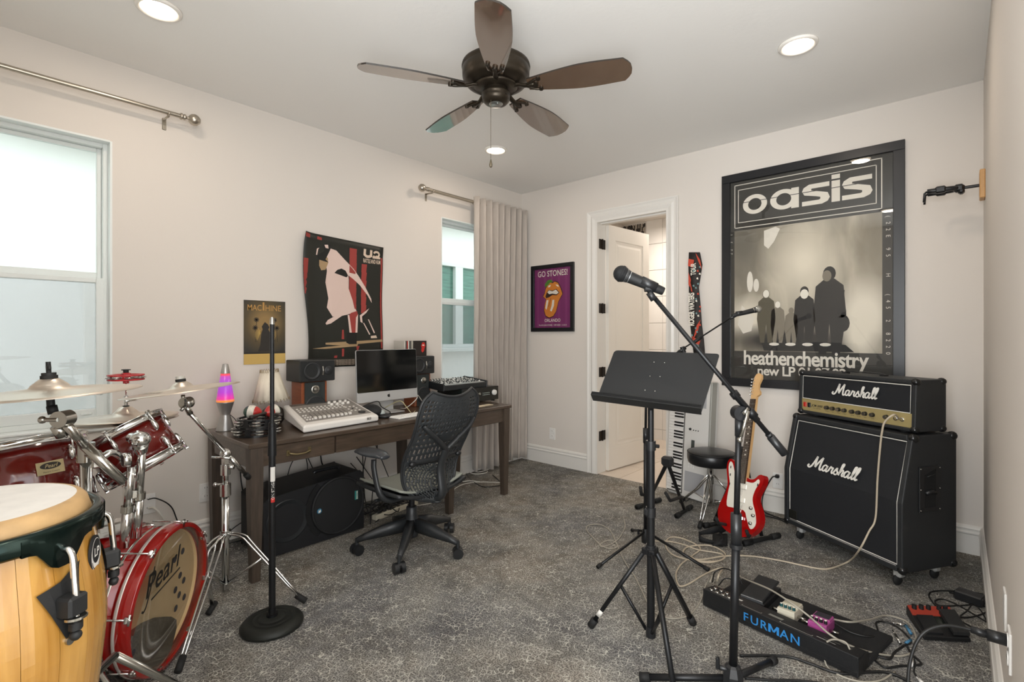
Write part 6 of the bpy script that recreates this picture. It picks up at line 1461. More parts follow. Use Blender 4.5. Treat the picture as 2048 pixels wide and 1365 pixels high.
# second stand, behind
c2 = pz(1291, 1100, 0); D2 = c2.dot(FW)
b2 = thing('microphone_stand', 'thin black boom microphone stand behind the music stand', 'microphone stand', tuple(c2))
p2 = pd(1293, 747, D2)
part('base_hub', MB(T(c2.x, c2.y, 0)).lathe([(.012, .04), (.024, .045), (.026, .08), (.018, .13)], n=12), BLKP, b2)
part('wing_knob', MB().rod(c2+Vector((0, 0, .09)), c2-RT*.04+Vector((0, 0, .10)), .006).box(tuple(c2-RT*.045+Vector((0, 0, .11))), (.01, .016, .035), bev=.004), BLKP, b2)
for (u, v) in ((1195, 1135), (1418, 1141), (1264, 1061)):
    f = pz(u, v, .012); st_ = c2+Vector((0, 0, .115)); lo = part('leg', MB().tube([st_, f], .0085, 8), BLK, b2); part('rubber_foot', MB().tube([st_.lerp(f, .93), f], .012, 8), RUB, lo)
part('lower_tube', MB().rod(c2+Vector((0, 0, .07)), c2+Vector((0, 0, .72)), .0115, 14), BLK, b2); part('upper_tube', MB().rod(c2+Vector((0, 0, .70)), p2, .008, 12), BLK, b2); part('clutch', MB().rod(c2+Vector((0, 0, .66)), c2+Vector((0, 0, .75)), .015, 14), BLKP, b2)
part('boom_joint', MB().cyl(p2+FW*.014, p2-FW*.016, .02, n=18), BLKP, b2)
part('boom_tube', MB().rod(pd(1235, 782, D2), pd(1462, 636, D2+.06), .0048, 10).rod(pd(1385, 687, D2+.04), pd(1403, 675, D2+.04), .011, 12), BLK, b2)
part('boom_knob', MB().rod(pd(1357, 705, D2+.03), pd(1371, 696, D2+.03), .011, 10).cyl(pd(1364, 694, D2+.03), pd(1368, 706, D2+.03), .014), BLKP, b2)
part('mic_clip', MB().rod(pd(1459, 638, D2+.06), pd(1475, 630, D2+.06), .009).rod(pd(1472, 628, D2+.06), pd(1484, 626, D2+.06), .014), BLKP, b2)
mic('black vocal microphone with a silver grille on the rear boom stand', pd(1516, 619, D2+.06), pd(1468, 631, D2+.06)-pd(1516, 619, D2+.06), .0225, True)

# ---------------------------------------------------------------- guitar stands
def a_frame(label, apex, feet, hooks, r=.011):
    t = thing('guitar_stand', label, 'guitar stand', (apex.x, apex.y, 0))
    part('apex_block', MB().box(tuple(apex+Vector((0, 0, .005))), (.075, .05, .065), bev=.014, M=None), BLKP, t)
    for (f0, f1), (h0, h1, h2) in zip(feet, hooks):
        mid = (f0+f1)/2
        lo = part('leg', MB().tube([apex, mid+Vector((0, 0, .02))], [.013, r], 8), BLK, t)
        fo = MB().tube([f0, f1], .014, 8); fo.tube([f0, f0.lerp(f1, .22)], .019, 10).tube([f1, f1.lerp(f0, .22)], .019, 10); part('foot', fo, RUB, lo)
        part('yoke_arm', MB().tube([h0, h1, h2], .010, 8), RUB, lo)
    return t
V = Vector
ap_ = pd(1335, 925, 3.22)
fl0, fl1 = pz(1273, 1015, .018), pz(1320, 1000, .018); fr0, fr1 = pz(1353, 1033, .018), pz(1382, 1014, .018)
a_frame('empty black folding guitar stand in front of the white keyboard', ap_, ((fl0, fl1), (fr0, fr1)),
    ((pd(1300, 990, 3.15), pd(1283, 990, 3.05), pd(1281, 975, 3.02)), (pd(1362, 995, 3.12), pd(1340, 1002, 3.0), pd(1331, 986, 2.98))))

# keyboard leaning on end against the back wall
wk = thing('electric_piano', 'white electronic keyboard standing on end against the back wall', 'keyboard', (-1.60, 3.98, 0))
kw, kh, kt = .40, .95, .085
bl_ = pz(1333, 985, 0); br_ = pz(1433, 1012, 0)
kx = (Vector((br_.x-bl_.x, br_.y-bl_.y, 0))).normalized(); 
kx = Vector((.965, -.26, 0)).normalized()
lean = .07; ky = Vector((-kx.y*lean*-1*0, 0, 0)); up_ = (Vector((0, 0, 1))+Vector((-kx.y, kx.x, 0))*lean).normalized(); kn = kx.cross(up_)*1.0      # kn points to the viewer
if kn.dot(C0-bl_) < 0: kn = -kn
KM = Matrix((kx, up_, kn)).transposed().to_4x4(); KM.translation = bl_+kn*-.0+Vector((0, 0, .004))
part('body', MB(KM).box((kw/2, kh/2, -kt/2-.006), (kw, kh, kt-.012), bev=.008), mat('keyboard_silver', 'cfcfcc', .4, .1), wk)
part('key_bed', MB(KM).box((.075, kh/2, -.004), (.15, kh-.05, .004)), mat('key_bed_dark', '55534e', .6), wk)
nk = 36; kp = (kh-.07)/nk; k0 = part('white_key', MB(KM).box((.074, .035+kp/2, .004), (.142, kp-.0013, .013), bev=.0015), mat('piano_white_key', 'efedea', .25), wk)
for k in range(1, nk): dup(k0, tuple(KM.to_3x3() @ Vector((0, kp*k, 0))), wk)
bk0 = None
for k in range(nk-1):
    if (k % 7) in (2, 6): continue
    if bk0 is None: bk0 = part('black_key', MB(KM).box((.104, .035+kp, .012), (.088, kp*.52, .012), bev=.002), mat('piano_black_key', '141416', .25), wk); kz = k
    else: dup(bk0, tuple(KM.to_3x3() @ Vector((0, kp*(k-kz), 0))), wk)
part('control_panel', MB(KM).box((.275, kh/2, .002), (.235, kh-.02, .012), bev=.003), mat('keyboard_panel', 'dbdad7', .4), wk)
part('side_rail', MB(KM).box((kw-.006, kh/2, -.02), (.016, kh, .07), bev=.004), mat('keyboard_rail', 'a5a59f', .4, .3), wk)
for (a_, b_, w_, h_) in ((.27, .14, .18, .16), (.29, .82, .13, .16)):
    part('speaker_grille', MB(KM).box((a_, b_, .009), (w_, h_, .003), bev=.002), mat('keyboard_grille', 'a9aaad', .6, bump=.5, bscale=900), wk)
part('display', MB(KM).box((.245, .44, .009), (.03, .07, .003)), mat('lcd_grey', '4a504d', .3), wk)
part('volume_knob', MB(KM).lathe([(.010, .008), (.009, .016), (0, .017)], T(.215, .56, 0), 14), BLKP, wk)
for k in range(3): part('button', MB(KM).lathe([(.005, .008), (.004, .011), (0, .011)], T(.245+k*.022, .555, 0), 10), BLKP, wk)
part('button', MB(KM).lathe([(.006, .008), (.005, .011), (0, .011)], T(.28, .70, 0), 10), BLKP, wk)
for r_ in range(5):
    for c_ in range(3): part('button', MB(KM).box((.215+c_*.022, .26+r_*.022, .009), (.006, .016, .003)), mat('button_pale', 'f2f1ee', .4), wk)

# drum throne
tx, ty = -1.35, 3.70
dt_ = thing('drum_throne', 'round black padded drum throne with a chrome tripod, behind the red guitar', 'stool', (tx, ty, 0))
part('seat', MB(T(tx, ty, 0)).lathe([(.02, .385), (.150, .385), (.160, .395), (.166, .42), (.166, .455), (.158, .472), (.130, .480), (.06, .484), (0, .485)], n=48), mat('black_vinyl', '17181a', .3, bump=.2, bscale=300), dt_)
part('piping', MB(T(tx, ty, .468)).tube([(.1625*math.cos(a*PI/24), .1625*math.sin(a*PI/24), 0) for a in range(48)], .004, 6, closed=True), BLKM, dt_)
part('post', MB().rod((tx, ty, .08), (tx, ty, .385), .0125, 14).cyl((tx, ty, .24), (tx, ty, .29), .02).cyl((tx, ty, .36), (tx, ty, .386), .04), CHR, dt_)
tf = pz(1402, 1053, .012); a0_ = math.atan2(tf.y-ty, tf.x-tx)
for k in range(3):
    a = a0_+k*2.094; d = V((math.cos(a), math.sin(a), 0)); s2 = V((-d.y, d.x, 0)); f = V((tx, ty, .012))+d*.29
    lg = MB()
    for s_ in (-1, 1): lg.tube([V((tx, ty, .30))+d*.02+s2*s_*.012, V((tx, ty, .17))+d*.13+s2*s_*.016, f+V((0, 0, .02))+s2*s_*.006], .0055, 6)
    lo = part('leg', lg, CHR, dt_); part('brace', MB().rod((tx, ty, .10), V((tx, ty, .13))+d*.17, .004), CHR, lo); part('rubber_foot', MB().rod(f+V((0, 0, .03))-d*.015, f+d*.02, .014), RUB, lo)

# ---------------------------------------------------------------- red guitar on its stand
gs_ap = pd(1487, 905, 3.42)
ga0, ga1 = pz(1487, 1088, .018), pz(1558, 1071, .018); gb0, gb1 = pz(1408, 1052, .018), pz(1450, 1045, .018)
a_frame('black folding guitar stand holding the red guitar', gs_ap, ((gb0, gb1), (ga0, ga1)), ((pd(1452, 1050, 3.2), pd(1436, 1047, 2.98), pd(1431, 1036, 2.96)), (pd(1510, 1058, 3.2), pd(1497, 1074, 2.98), pd(1493, 1062, 2.96))))
Gb, Gt = pd(1471, 1072, 3.10), pd(1513, 762, 3.30)
gy = (Gt-Gb).normalized(); gn0 = (RT*-1.0-FW*.42); gn = (gn0-gy*gn0.dot(gy)).normalized(); gx = gy.cross(gn)
GS = (Gt-Gb).length/1.02
GM = Matrix((gx, gy, gn)).transposed().to_4x4(); GM.translation = Gb; GM = GM @ Matrix.Scale(GS, 4)
gt = thing('electric_guitar', 'red offset electric guitar with a white pickguard and maple headstock, on its stand', 'guitar', tuple(Gb))
offs = [(-.02, .0), (.05, .004), (.11, .03), (.155, .08), (.168, .13), (.155, .18), (.128, .225), (.118, .26), (.13, .30), (.15, .345), (.155, .385), (.14, .405), (.115, .40), (.09, .375), (.06, .365), (.035, .37), (-.035, .385), (-.06, .395), (-.08, .43), (-.10, .465), (-.125, .475), (-.145, .455), (-.148, .41), (-.135, .36), (-.122, .31), (-.125, .26), (-.145, .21), (-.165, .16), (-.170, .11), (-.15, .06), (-.10, .02)]
bp2 = [(p.x, p.y) for p in smooth_path([(a, b_, 0) for a, b_ in offs], 3, True)]
gred = mat('guitar_red', '9e0b0a', .15, coat=.35)
part('body', MB(GM).prism(bp2, -.042, 0, sm=True), gred, gt, mod=[('BEVEL', {'width': .007, 'segments': 3, 'limit_method': 'ANGLE'})])
pg = [(-.075, .39), (-.10, .445), (-.122, .455), (-.130, .42), (-.115, .36), (-.10, .31), (-.105, .25), (-.10, .17), (-.055, .165), (.04, .165), (.07, .12), (.10, .07), (.125, .075), (.14, .11), (.125, .17), (.10, .22), (.092, .26), (.105, .31), (.128, .355), (.118, .375), (.09, .35), (.05, .345), (-.05, .36)]
pgw = mat('pickguard_white', 'e3ded2', .3); pgo = part('pickguard', MB(GM).prism([(p.x, p.y) for p in smooth_path([(a, b_, 0) for a, b_ in pg], 3, True)], .0, .003), pgw, gt)
for (a, b_) in ((.0, .31), (.0, .225)): part('pickup', MB(GM).box((a, b_, .006), (.085, .032, .008), bev=.004), mat('pickup_cream', 'efeade', .3), pgo)
for (a, b_) in ((.105, .10), (.118, .15), (.095, .19)): part('knob', MB(GM).lathe([(.011, .003), (.009, .016), (0, .017)], T(a, b_, 0), 14), CHRD, gt)
for (a, b_) in ((-.11, .42), (-.105, .37), (-.1, .31), (.12, .34)): part('slide_switch', MB(GM).box((a, b_, .004), (.005, .016, .004)), BLKP, pgo)
part('bridge', MB(GM).box((0, .115, .008), (.09, .022, .014), bev=.003), CHR, gt)
part('tremolo_plate', MB(GM).box((0, .045, .003), (.06, .085, .004), bev=.002).box((0, .075, .008), (.055, .014, .012), bev=.003).rod((.02, .08, .012), (.045, .20, .03), .0022), CHR, gt)
neckm = mat('maple_neck', 'cfa672', .3, noise=.06, nscale=20); rosew = mat('rosewood_board', '3a2a20', .5, noise=.2, nscale=60)
NB, NT = .34, .89
part('neck', MB(GM).add([(-.027, NB, -.02), (.027, NB, -.02), (.021, NT, -.014), (-.021, NT, -.014), (-.028, NB, .006), (.028, NB, .006), (.0215, NT, .006), (-.0215, NT, .006)], [(0, 1, 2, 3), (4, 7, 6, 5), (0, 4, 5, 1), (1, 5, 6, 2), (2, 6, 7, 3), (3, 7, 4, 0)]), neckm, gt)
nk_ = part('fingerboard', MB(GM).add([(-.0285, NB-.01, .006), (.0285, NB-.01, .006), (.0215, NT, .006), (-.0215, NT, .006), (-.0285, NB-.01, .011), (.0285, NB-.01, .011), (.0215, NT, .011), (-.0215, NT, .011)], [(0, 1, 2, 3), (4, 7, 6, 5), (0, 4, 5, 1), (1, 5, 6, 2), (2, 6, 7, 3), (3, 7, 4, 0)]), rosew, gt)
sc_len = .61; fr_ = MB(GM); do = MB(GM)
for k in range(22):
    y = NT-sc_len*(1-2**(-k/12)); w = .0215+(NT-y)/(NT-NB)*.0065; fr_.box((0, y, .0118), (w*2, .0022, .0016))
    if k in (3, 5, 7, 9, 12, 15, 17): y2 = NT-sc_len*(1-2**(-(k-.5)/12)); do.cyl((0, y2, .0108), (0, y2, .0116), .005, n=10)
part('frets', fr_, CHRD, nk_, kind='stuff'); part('inlay_dots', do, pw, nk_, kind='stuff')
hs_ = [(-.0215, NT), (.0215, NT), (.024, NT+.02), (.045, NT+.035), (.042, NT+.055), (.028, NT+.07), (.025, NT+.10), (.034, NT+.125), (.042, NT+.145), (.038, NT+.17), (.018, NT+.182), (-.004, NT+.176), (-.016, NT+.155), (-.022, NT+.12), (-.026, NT+.06), (-.024, NT+.02)]
part('headstock', MB(GM).prism(hs_, -.012, .004), neckm, gt)
for k in range(6):
    y = NT+.035+k*.0215; part('tuning_peg', MB(GM).cyl((-.012, y, .004), (-.012, y, .012), .004, n=8).rod((-.022, y, -.006), (-.038, y, -.006), .0022, 6).box((-.043, y, -.006), (.010, .008, .012), bev=.002), CHR, gt)
sg = MB(GM)
for k in range(6): x = -.013+k*.0052; x1 = -.022+k*.0088; sg.tube([(x, NT, .014), (x1, .115, .016), (x1*.6, .08, .012)], .0006, 4)
part('strings', sg, CHRD, gt, kind='stuff')

# ---------------------------------------------------------------- guitar amplifier: slanted cabinet and head
A_, B_ = V((-.859, 3.66, 0)), V((-.214, 3.248, 0)); cxv = (B_-A_).normalized(); crot = math.atan2(cxv.y, cxv.x)
inw = V((-cxv.y, cxv.x, 0)); c0 = (A_+B_)/2
tolex = mat('black_tolex', '232527', .5, bump=.5, bscale=350); clothm = mat('speaker_cloth', '15171b', .8, noise=.2, nscale=300, bump=.3, bscale=600)
cab = thing('speaker_cabinet', 'black slant-front guitar speaker cabinet with white script lettering', 'speaker cabinet', tuple(c0), crot)
W_, H0_, H1_, Dp = .765, .095, .800, .385
zc1 = .455; sl = .075; CAST = mat('caster_bracket', 'c9c9c6', .35, .5)
side_poly = [(0, H0_), (0, zc1), (sl, H1_), (Dp, H1_), (Dp, H0_)]     # local y,z
def extr(poly, x0, x1, mb): # poly in (y,z)
    n = len(poly); vs = [(x0, y, z) for y, z in poly]+[(x1, y, z) for y, z in poly]
    return mb.add(vs, [tuple(range(n)), tuple(range(n, 2*n))[::-1]]+[(i, n+i, n+(i+1) % n, (i+1) % n) for i in range(n)])
sh = MB()
for s_ in (-1, 1): extr(side_poly, s_*W_/2, s_*(W_/2-.03), sh)
extr([(sl, H1_-.03), (sl, H1_), (Dp, H1_), (Dp, H1_-.03)], -W_/2+.03, W_/2-.03, sh); extr([(0, H0_), (0, H0_+.03), (Dp, H0_+.03), (Dp, H0_)], -W_/2+.03, W_/2-.03, sh); extr([(Dp-.02, H0_+.03), (Dp-.02, H1_-.03), (Dp, H1_-.03), (Dp, H0_+.03)], -W_/2+.03, W_/2-.03, sh)
part('shell', sh, tolex, cab, True, mod=[('BEVEL', {'width': .006, 'segments': 2})])
part('lower_baffle', extr([(.018, H0_+.03), (.018, zc1), (.032, zc1), (.032, H0_+.03)], -W_/2+.03, W_/2-.03, MB()), clothm, cab, True)
part('upper_baffle', extr([(.018, zc1), (sl+.014, H1_-.03), (sl+.03, H1_-.03), (.032, zc1)], -W_/2+.03, W_/2-.03, MB()), clothm, cab, True)
pip = MB(); e = W_/2-.036
pth = [(-e, .012, H0_+.036), (-e, .012, zc1), (-e, sl+.008, H1_-.036), (e, sl+.008, H1_-.036), (e, .012, zc1), (e, .012, H0_+.036)]
pip.tube(pth, .0032, 6, closed=True); part('white_piping', pip, mat('piping_white', 'dcd9d0', .4), cab, True)
part('bottom_bar', MB().box((0, .012, H0_+.022), (W_-.07, .02, .018), bev=.004), SILV, cab, True)
def script_marshall(mb, M, h, mi=0):
    """hand-drawn script lettering, h = height of the capital"""
    S = lambda pts, w=.10: mb.ribbon([((x+y*.22)*h, y*h) for x, y in pts], (w*h), M, mi, 0.0, sub=6)
    S([(-.22, .22), (-.30, .08), (-.12, -.02), (.06, .16), (.22, .62), (.32, 1.05)], .13); S([(.32, 1.05), (.34, .6), (.40, .12)], .13); S([(.40, .12), (.62, .62), (.86, 1.05)], .12); S([(.86, 1.05), (.82, .5), (.84, .08), (.95, .0), (1.10, .12)], .13)
    x = 1.12
    def a_(x): S([(x+.36, .42), (x+.18, .52), (x+.0, .34), (x+.02, .06), (x+.20, .02), (x+.36, .36)], .11); S([(x+.38, .50), (x+.34, .14), (x+.42, .0), (x+.56, .12)], .11)
    a_(x); x += .56
    S([(x, .12), (x+.12, .50), (x+.20, .42), (x+.34, .44), (x+.30, .14), (x+.38, .0), (x+.50, .12)], .11); x += .48
    S([(x, .1), (x+.20, .52), (x+.24, .36), (x+.36, .14), (x+.22, -.02), (x+.06, .04)], .11); S([(x+.24, .0), (x+.48, .12)], .08); x += .44
    S([(x, .1), (x+.22, .72), (x+.24, .98), (x+.12, .92), (x+.08, .4), (x+.06, .0)], .10); S([(x+.08, .2), (x+.26, .50), (x+.36, .36), (x+.32, .1), (x+.40, .0), (x+.52, .12)], .11); x += .52
    a_(x); x += .56
    for k in range(2): S([(x, .1), (x+.22, .68), (x+.24, 1.0), (x+.12, .92), (x+.07, .3), (x+.14, .0), (x+.30, .10)], .11); x += .28
    return x*h
def FRONT(y, z, tilt=0): return T(0, y, z) @ RX(PI/2+tilt)
lw = mat('lettering_white', 'e9e6de', .35)
M_ = T(-.17, .010, .475) @ RX(PI/2-.0); lg = MB(); M_ = T(-.185, .022, .50) @ RX(PI/2-math.atan2(sl-.004, H1_-.03-zc1)*1.0)
script_marshall(lg, M_ @ T(0, 0, .012) , .072); part('lettering', lg, lw, cab, True, mod=[('SOLIDIFY', {'thickness': .004, 'offset': 0})])
part('name_plate', MB().box((-.325, .012, H0_+.065), (.07, .006, .06), bev=.002), mat('plate_dark', '3a3a36', .3, .7), cab, True)
for sx_ in (-1, 1):
    for (y, z) in ((.01, H0_+.01), (sl+.01, H1_-.01), (Dp-.01, H1_-.01), (Dp-.01, H0_+.01)):
        co = MB().sphere((sx_*(W_/2-.012), y+(.008 if y < .2 else -.008), z-(.004 if z > .4 else -.004)), (.024, .026, .024), n=14); part('corner_cap', co, mat('corner_black', '151617', .25), cab, True)
    ca = MB().sphere((sx_*(W_/2-.07), .06, .03), (.016, .03, .030), n=14, mi=0).box((sx_*(W_/2-.07), .07, .065), (.045, .05, .05), mi=1, bev=.012).box((sx_*(W_/2-.07), .08, .091), (.07, .07, .006), mi=1)
    part('caster', ca, [RUB, CAST], cab, True)
    ca = MB().sphere((sx_*(W_/2-.07), Dp-.06, .03), (.016, .03, .030), n=14, mi=0).box((sx_*(W_/2-.07), Dp-.06, .065), (.045, .05, .05), mi=1, bev=.012); part('caster', ca, [RUB, CAST], cab, True)
    # side handle: recessed dish
    x_ = sx_*W_/2; hd_ = MB()
    hd_.box((x_+sx_*.003, .185, .52), (.006, .150, .235), bev=.002)
    part('handle_plate', hd_, BLKP, cab, True)
    hr = MB()
    hr.add([(x_+sx_*.0065, y, z) for y, z in ((.145, .425), (.225, .425), (.225, .625), (.145, .595))], [(0, 1, 2, 3)]); part('handle_recess', hr, mat('recess_black', '060607', .9), cab, True)
    part('handle_grip', MB().tube([(x_+sx_*.008, .15, .50), (x_+sx_*.012, .185, .51), (x_+sx_*.008, .22, .50)], .010, 8).tube([(x_+sx_*.008, .16, .585), (x_+sx_*.008, .222, .60)], .003, 6), BLKP, cab, True)
    sr = MB()
    for y in (.118, .252):
        for z in (.412, .52, .628): sr.sphere((x_+sx_*.0062, y, z), .004, n=8)
    part('screws', sr, CHRD, cab, True, kind='stuff')
hd0 = c0+inw*.115+V((0, 0, H1_+.012))
hdx = thing('amplifier_head', 'black guitar amplifier head with gold control panel, on the slanted cabinet', 'amplifier', tuple(hd0+cxv*(-.01)), crot)
HW, HH, HD = .745, .275, .225
hs0 = MB(); sp_h = [(0, .0), (0.012, HH), (HD, HH), (HD, 0)]
for s_ in (-1, 1): extr(sp_h, s_*HW/2, s_*(HW/2-.022), hs0)
extr([(.012, HH-.022), (.012, HH), (HD, HH), (HD, HH-.022)], -HW/2+.022, HW/2-.022, hs0); extr([(0, 0), (0, .02), (HD, .02), (HD, 0)], -HW/2+.022, HW/2-.022, hs0); extr([(HD-.01, .02), (HD-.01, HH-.022), (HD, HH-.022), (HD, .02)], -HW/2+.022, HW/2-.022, hs0)
part('shell', hs0, tolex, hdx, True, mod=[('BEVEL', {'width': .006, 'segments': 2})])
part('front_panel', extr([(.014, .095), (.020, HH-.022), (.03, HH-.022), (.03, .095)], -HW/2+.022, HW/2-.022, MB()), mat('front_vinyl', '14171c', .55, bump=.2, bscale=400), hdx, True)
gold = mat('gold_panel', 'c4b27c', .42, .5, noise=.04, nscale=4)
gp = part('control_panel', extr([(.012, .020), (.010, .095), (.02, .095), (.02, .020)], -HW/2+.022, HW/2-.022, MB()), gold, hdx, True)
e = HW/2-.03; ph_ = MB().tube([(-e, .008, .098), (-e, .013, HH-.03), (e, .013, HH-.03), (e, .008, .098)], .0026, 6, closed=True); part('white_piping', ph_, mat('piping_white', 'dcd9d0', .4), hdx, True)
lg = MB(); script_marshall(lg, T(-.105, .008, .150) @ RX(PI/2), .062); part('lettering', lg, lw, hdx, True, mod=[('SOLIDIFY', {'thickness': .004, 'offset': 0})])
for k, x in enumerate((-.16, -.12, -.08, -.04, .01, .05, .09, .135, .215)):
    kb2 = MB().cyl((x, .011, .058), (x, -.006, .058), .0125, .011, n=16, mi=0).cyl((x, -.006, .058), (x, -.008, .058), .0105, n=14, mi=1); part('control_knob', kb2, [BLKM, CHRD], gp, True)
for k, x in enumerate((-.325, -.293)):
    part('rocker_switch', MB().box((x, .008, .058), (.022, .008, .030), bev=.002), mat('switch_red', '8c1f18', .3, emit='c02818', es=.3) if k == 0 else BLKP, gp, True)
tx_ = MB(); tx_.text('JCM 2000', T(-.235, .0085, .052) @ RX(PI/2), .020, 0, bold=.01, shear=.3); tx_.text('DUAL SUPER LEAD', T(-.235, .0085, .040) @ RX(PI/2), .007, 0)
for k in range(8): tx_.text(('PRESENCE', 'BASS', 'MIDDLE', 'TREBLE', 'REVERB', 'VOLUME', 'GAIN', 'ULTRA')[k], T((-.16, -.12, -.08, -.04, .01, .05, .09, .135)[k], .0088, .034) @ RX(PI/2), .006, 0)
part('panel_text', tx_, BLKM, gp, True)
part('input_jack', MB().lathe([(.011, 0), (.011, .006), (.006, .006)], axis_m((.30, .011, .058), (0, -1, 0)), 16, cap=False).lathe([(.011, 0), (.011, .006), (.006, .006)], axis_m((.265, .011, .058), (0, -1, 0)), 16, cap=False), CHR, gp, True)
for sx_ in (-1, 1):
    for (y, z) in ((.006, .008), (.016, HH-.008), (HD-.01, HH-.008), (HD-.01, .008)):
        part('corner_cap', MB().sphere((sx_*(HW/2-.012), y+(.008 if y < .1 else -.008), z+(.004 if z < .1 else -.004)), (.022, .022, .020), n=14), mat('corner_black', '151617', .25), hdx, True)
    part('foot', MB().cyl((sx_*(HW/2-.09), .05, -.012), (sx_*(HW/2-.09), .05, 0), .02), RUB, hdx, True); part('foot', MB().cyl((sx_*(HW/2-.09), HD-.05, -.012), (sx_*(HW/2-.09), HD-.05, 0), .02), RUB, hdx, True)
part('carry_handle', MB().tube(smooth_path([(-.12, HD/2, HH), (-.10, HD/2, HH+.012), (.10, HD/2, HH+.012), (.12, HD/2, HH)], 4), .010, 8, flat=.4).box((.12, HD/2, HH+.004), (.03, .03, .008)).box((-.12, HD/2, HH+.004), (.03, .03, .008)), BLKP, hdx, True)
# ---------------------------------------------------------------- pedalboard and pedals
pA, pB = pz(1405, 1213), pz(1716, 1362); pv = (pB-pA).normalized(); prot = math.atan2(pv.y, pv.x); pinw = V((-pv.y, pv.x, 0))
pb = thing('pedalboard', 'long black powered pedalboard with blue lettering on its front', 'pedalboard', tuple(pA), prot)
PW = (pB-pA).length; PD = .39; PH = .085
blk2 = mat('pedalboard_black', '121315', .5, bump=.3, bscale=400); feltb = mat('pedalboard_felt', '0e0e0f', .95, bump=.6, bscale=500)
part('base', MB().box((PW/2, PD/2, .018), (PW, PD, .024), bev=.004), feltb, pb, True)
part('power_unit', MB().add([(0, 0, .006), (PW, 0, .006), (PW, .12, .030), (0, .12, .030), (0, .004, PH), (PW, .004, PH), (PW, .10, PH-.012), (0, .10, PH-.012)], [(3, 2, 1, 0), (4, 5, 6, 7), (0, 1, 5, 4), (1, 2, 6, 5), (2, 3, 7, 6), (3, 0, 4, 7)]), blk2, pb, True, mod=[('BEVEL', {'width': .003, 'segments': 2})])
FM = T(PW*.49, -.0012, .028) @ RX(PI/2); lt = MB()
def letter(st, x0): lt.text(st, FM @ T(x0, 0, 0), .052, 0, bold=.012, sx=1.05, align='LEFT')
letter('F', -.118); letter('U', -.085); letter('R', -.041); letter('A', .045); letter('N', .086)
lt.poly([(-.004, 0), (.006, 0), (.006, .021), (.015, .006), (.023, .006), (.032, .021), (.032, 0), (.042, 0), (.042, .036), (.032, .036), (.019, .014), (.006, .036), (-.004, .036)], FM)
part('lettering', lt, mat('lettering_blue', '2f7fc0', .4), pb, True)
pp = MB()
def topz(y): return PH-.012*(y-.004)/.096+.0006
def ln(x0, y0, x1, y1, mi=0): pp.add([(x0, y0, topz(y0)), (x1, y0, topz(y0)), (x1, y1, topz(y1)), (x0, y1, topz(y1))], [(0, 1, 2, 3)], mi)
for x0, x1 in ((.19, .28), (.36, .49)): ln(x0, .012, x1, .014); ln(x0, .012, x0+.002, .024); ln(x1-.002, .012, x1, .024)
ln(.30, .035, .36, .055, 1); ln(.50, .03, .57, .034); ln(.52, .05, .58, .053, 1); ln(.03, .02, .16, .022); ln(.12, .05, .17, .066)
part('panel_print', pp, [mat('print_pale', 'c9c8c2', .5), mat('print_grey', '7c7c76', .5)], pb, True)
jk = MB()
for k in range(9):
    x, y = .03+(k % 5)*.03, .03+(k//5)*.035; part('jack', MB().lathe([(.009, topz(y)), (.009, topz(y)+.005), (.004, topz(y)+.005)], T(x, y, 0), 12, cap=False), CHRD, pb, True)
part('end_bracket', MB().box((PW+.001, .05, .045), (.003, .10, .06)), blk2, pb, True)
def on_pb(x, y, z=.03): return pA+pv*x+pinw*y+V((0, 0, z))
# volume pedal
vp = thing('volume_pedal', 'black foot volume pedal, leftmost on the pedalboard', 'pedal', tuple(on_pb(.165, .235)), prot+.12)
part('base', MB().box((0, 0, .018), (.115, .23, .034), bev=.004), blk2, vp, True)
part('treadle', MB(T(0, 0, .052) @ RX(.10)).box((0, 0, 0), (.10, .22, .014), bev=.004), mat('treadle_grip', '1b1c1d', .7, bump=.6, bscale=300), vp, True)
part('trim', MB(T(0, 0, .052) @ RX(.10)).box((0, -.112, -.002), (.10, .004, .014), bev=.001), SILV, vp, True)
part('emblem', MB(T(0, .01, .0595) @ RX(.10)).ribbon([(-.012, -.012), (.0, .002), (.012, .012)], .003, sub=0).ribbon([(-.004, .012), (.012, .0)], .003, sub=0), SILV, vp, True)
def stomp(label, x, y, col, kcol, front, n=4):
    t = thing('effects_pedal', label, 'pedal', tuple(on_pb(x, y)), prot+.12+PI)
    m = mat('pedal_'+col, col, .35); w, d = .072, .125
    part('housing', MB().add([(-w/2, -d/2, 0), (w/2, -d/2, 0), (w/2, d/2, 0), (-w/2, d/2, 0), (-w/2, -d/2, .042), (w/2, -d/2, .042), (w/2, d/2, .055), (-w/2, d/2, .055)], [(3, 2, 1, 0), (4, 5, 6, 7), (0, 1, 5, 4), (1, 2, 6, 5), (2, 3, 7, 6), (3, 0, 4, 7)]), m, t, True, mod=[('BEVEL', {'width': .003, 'segments': 2})])
    part('foot_switch', MB(T(0, -.025, .048) @ RX(.10)).box((0, 0, 0), (w*.96, .066, .012), bev=.003), m, t, True)
    part('rubber_pad', MB(T(0, -.025, .0545) @ RX(.10)).box((0, 0, 0), (w*.80, .052, .003), bev=.001), front, t, True)
    for k in range(n): part('knob', MB().cyl((-.026+k*.0173, .036, .048), (-.026+k*.0173, .036, .066), .0075, .0065, n=12).cyl((-.026+k*.0173, .036, .066), (-.026+k*.0173, .036, .0675), .005, n=10, mi=1), [mat('pedal_knob_'+kcol, kcol, .35), pw], t, True)
    for s_ in (-1, 1): part('plug', MB().rod((s_*w/2, .02, .022), (s_*(w/2+.035), .02, .022), .006), CHRD, t, True)
    return t
stomp('small cream effects pedal with dark teal knobs, on the pedalboard', .325, .19, 'cfc8b4', '17474a', mat('pad_cream', 'b9b39f', .5))
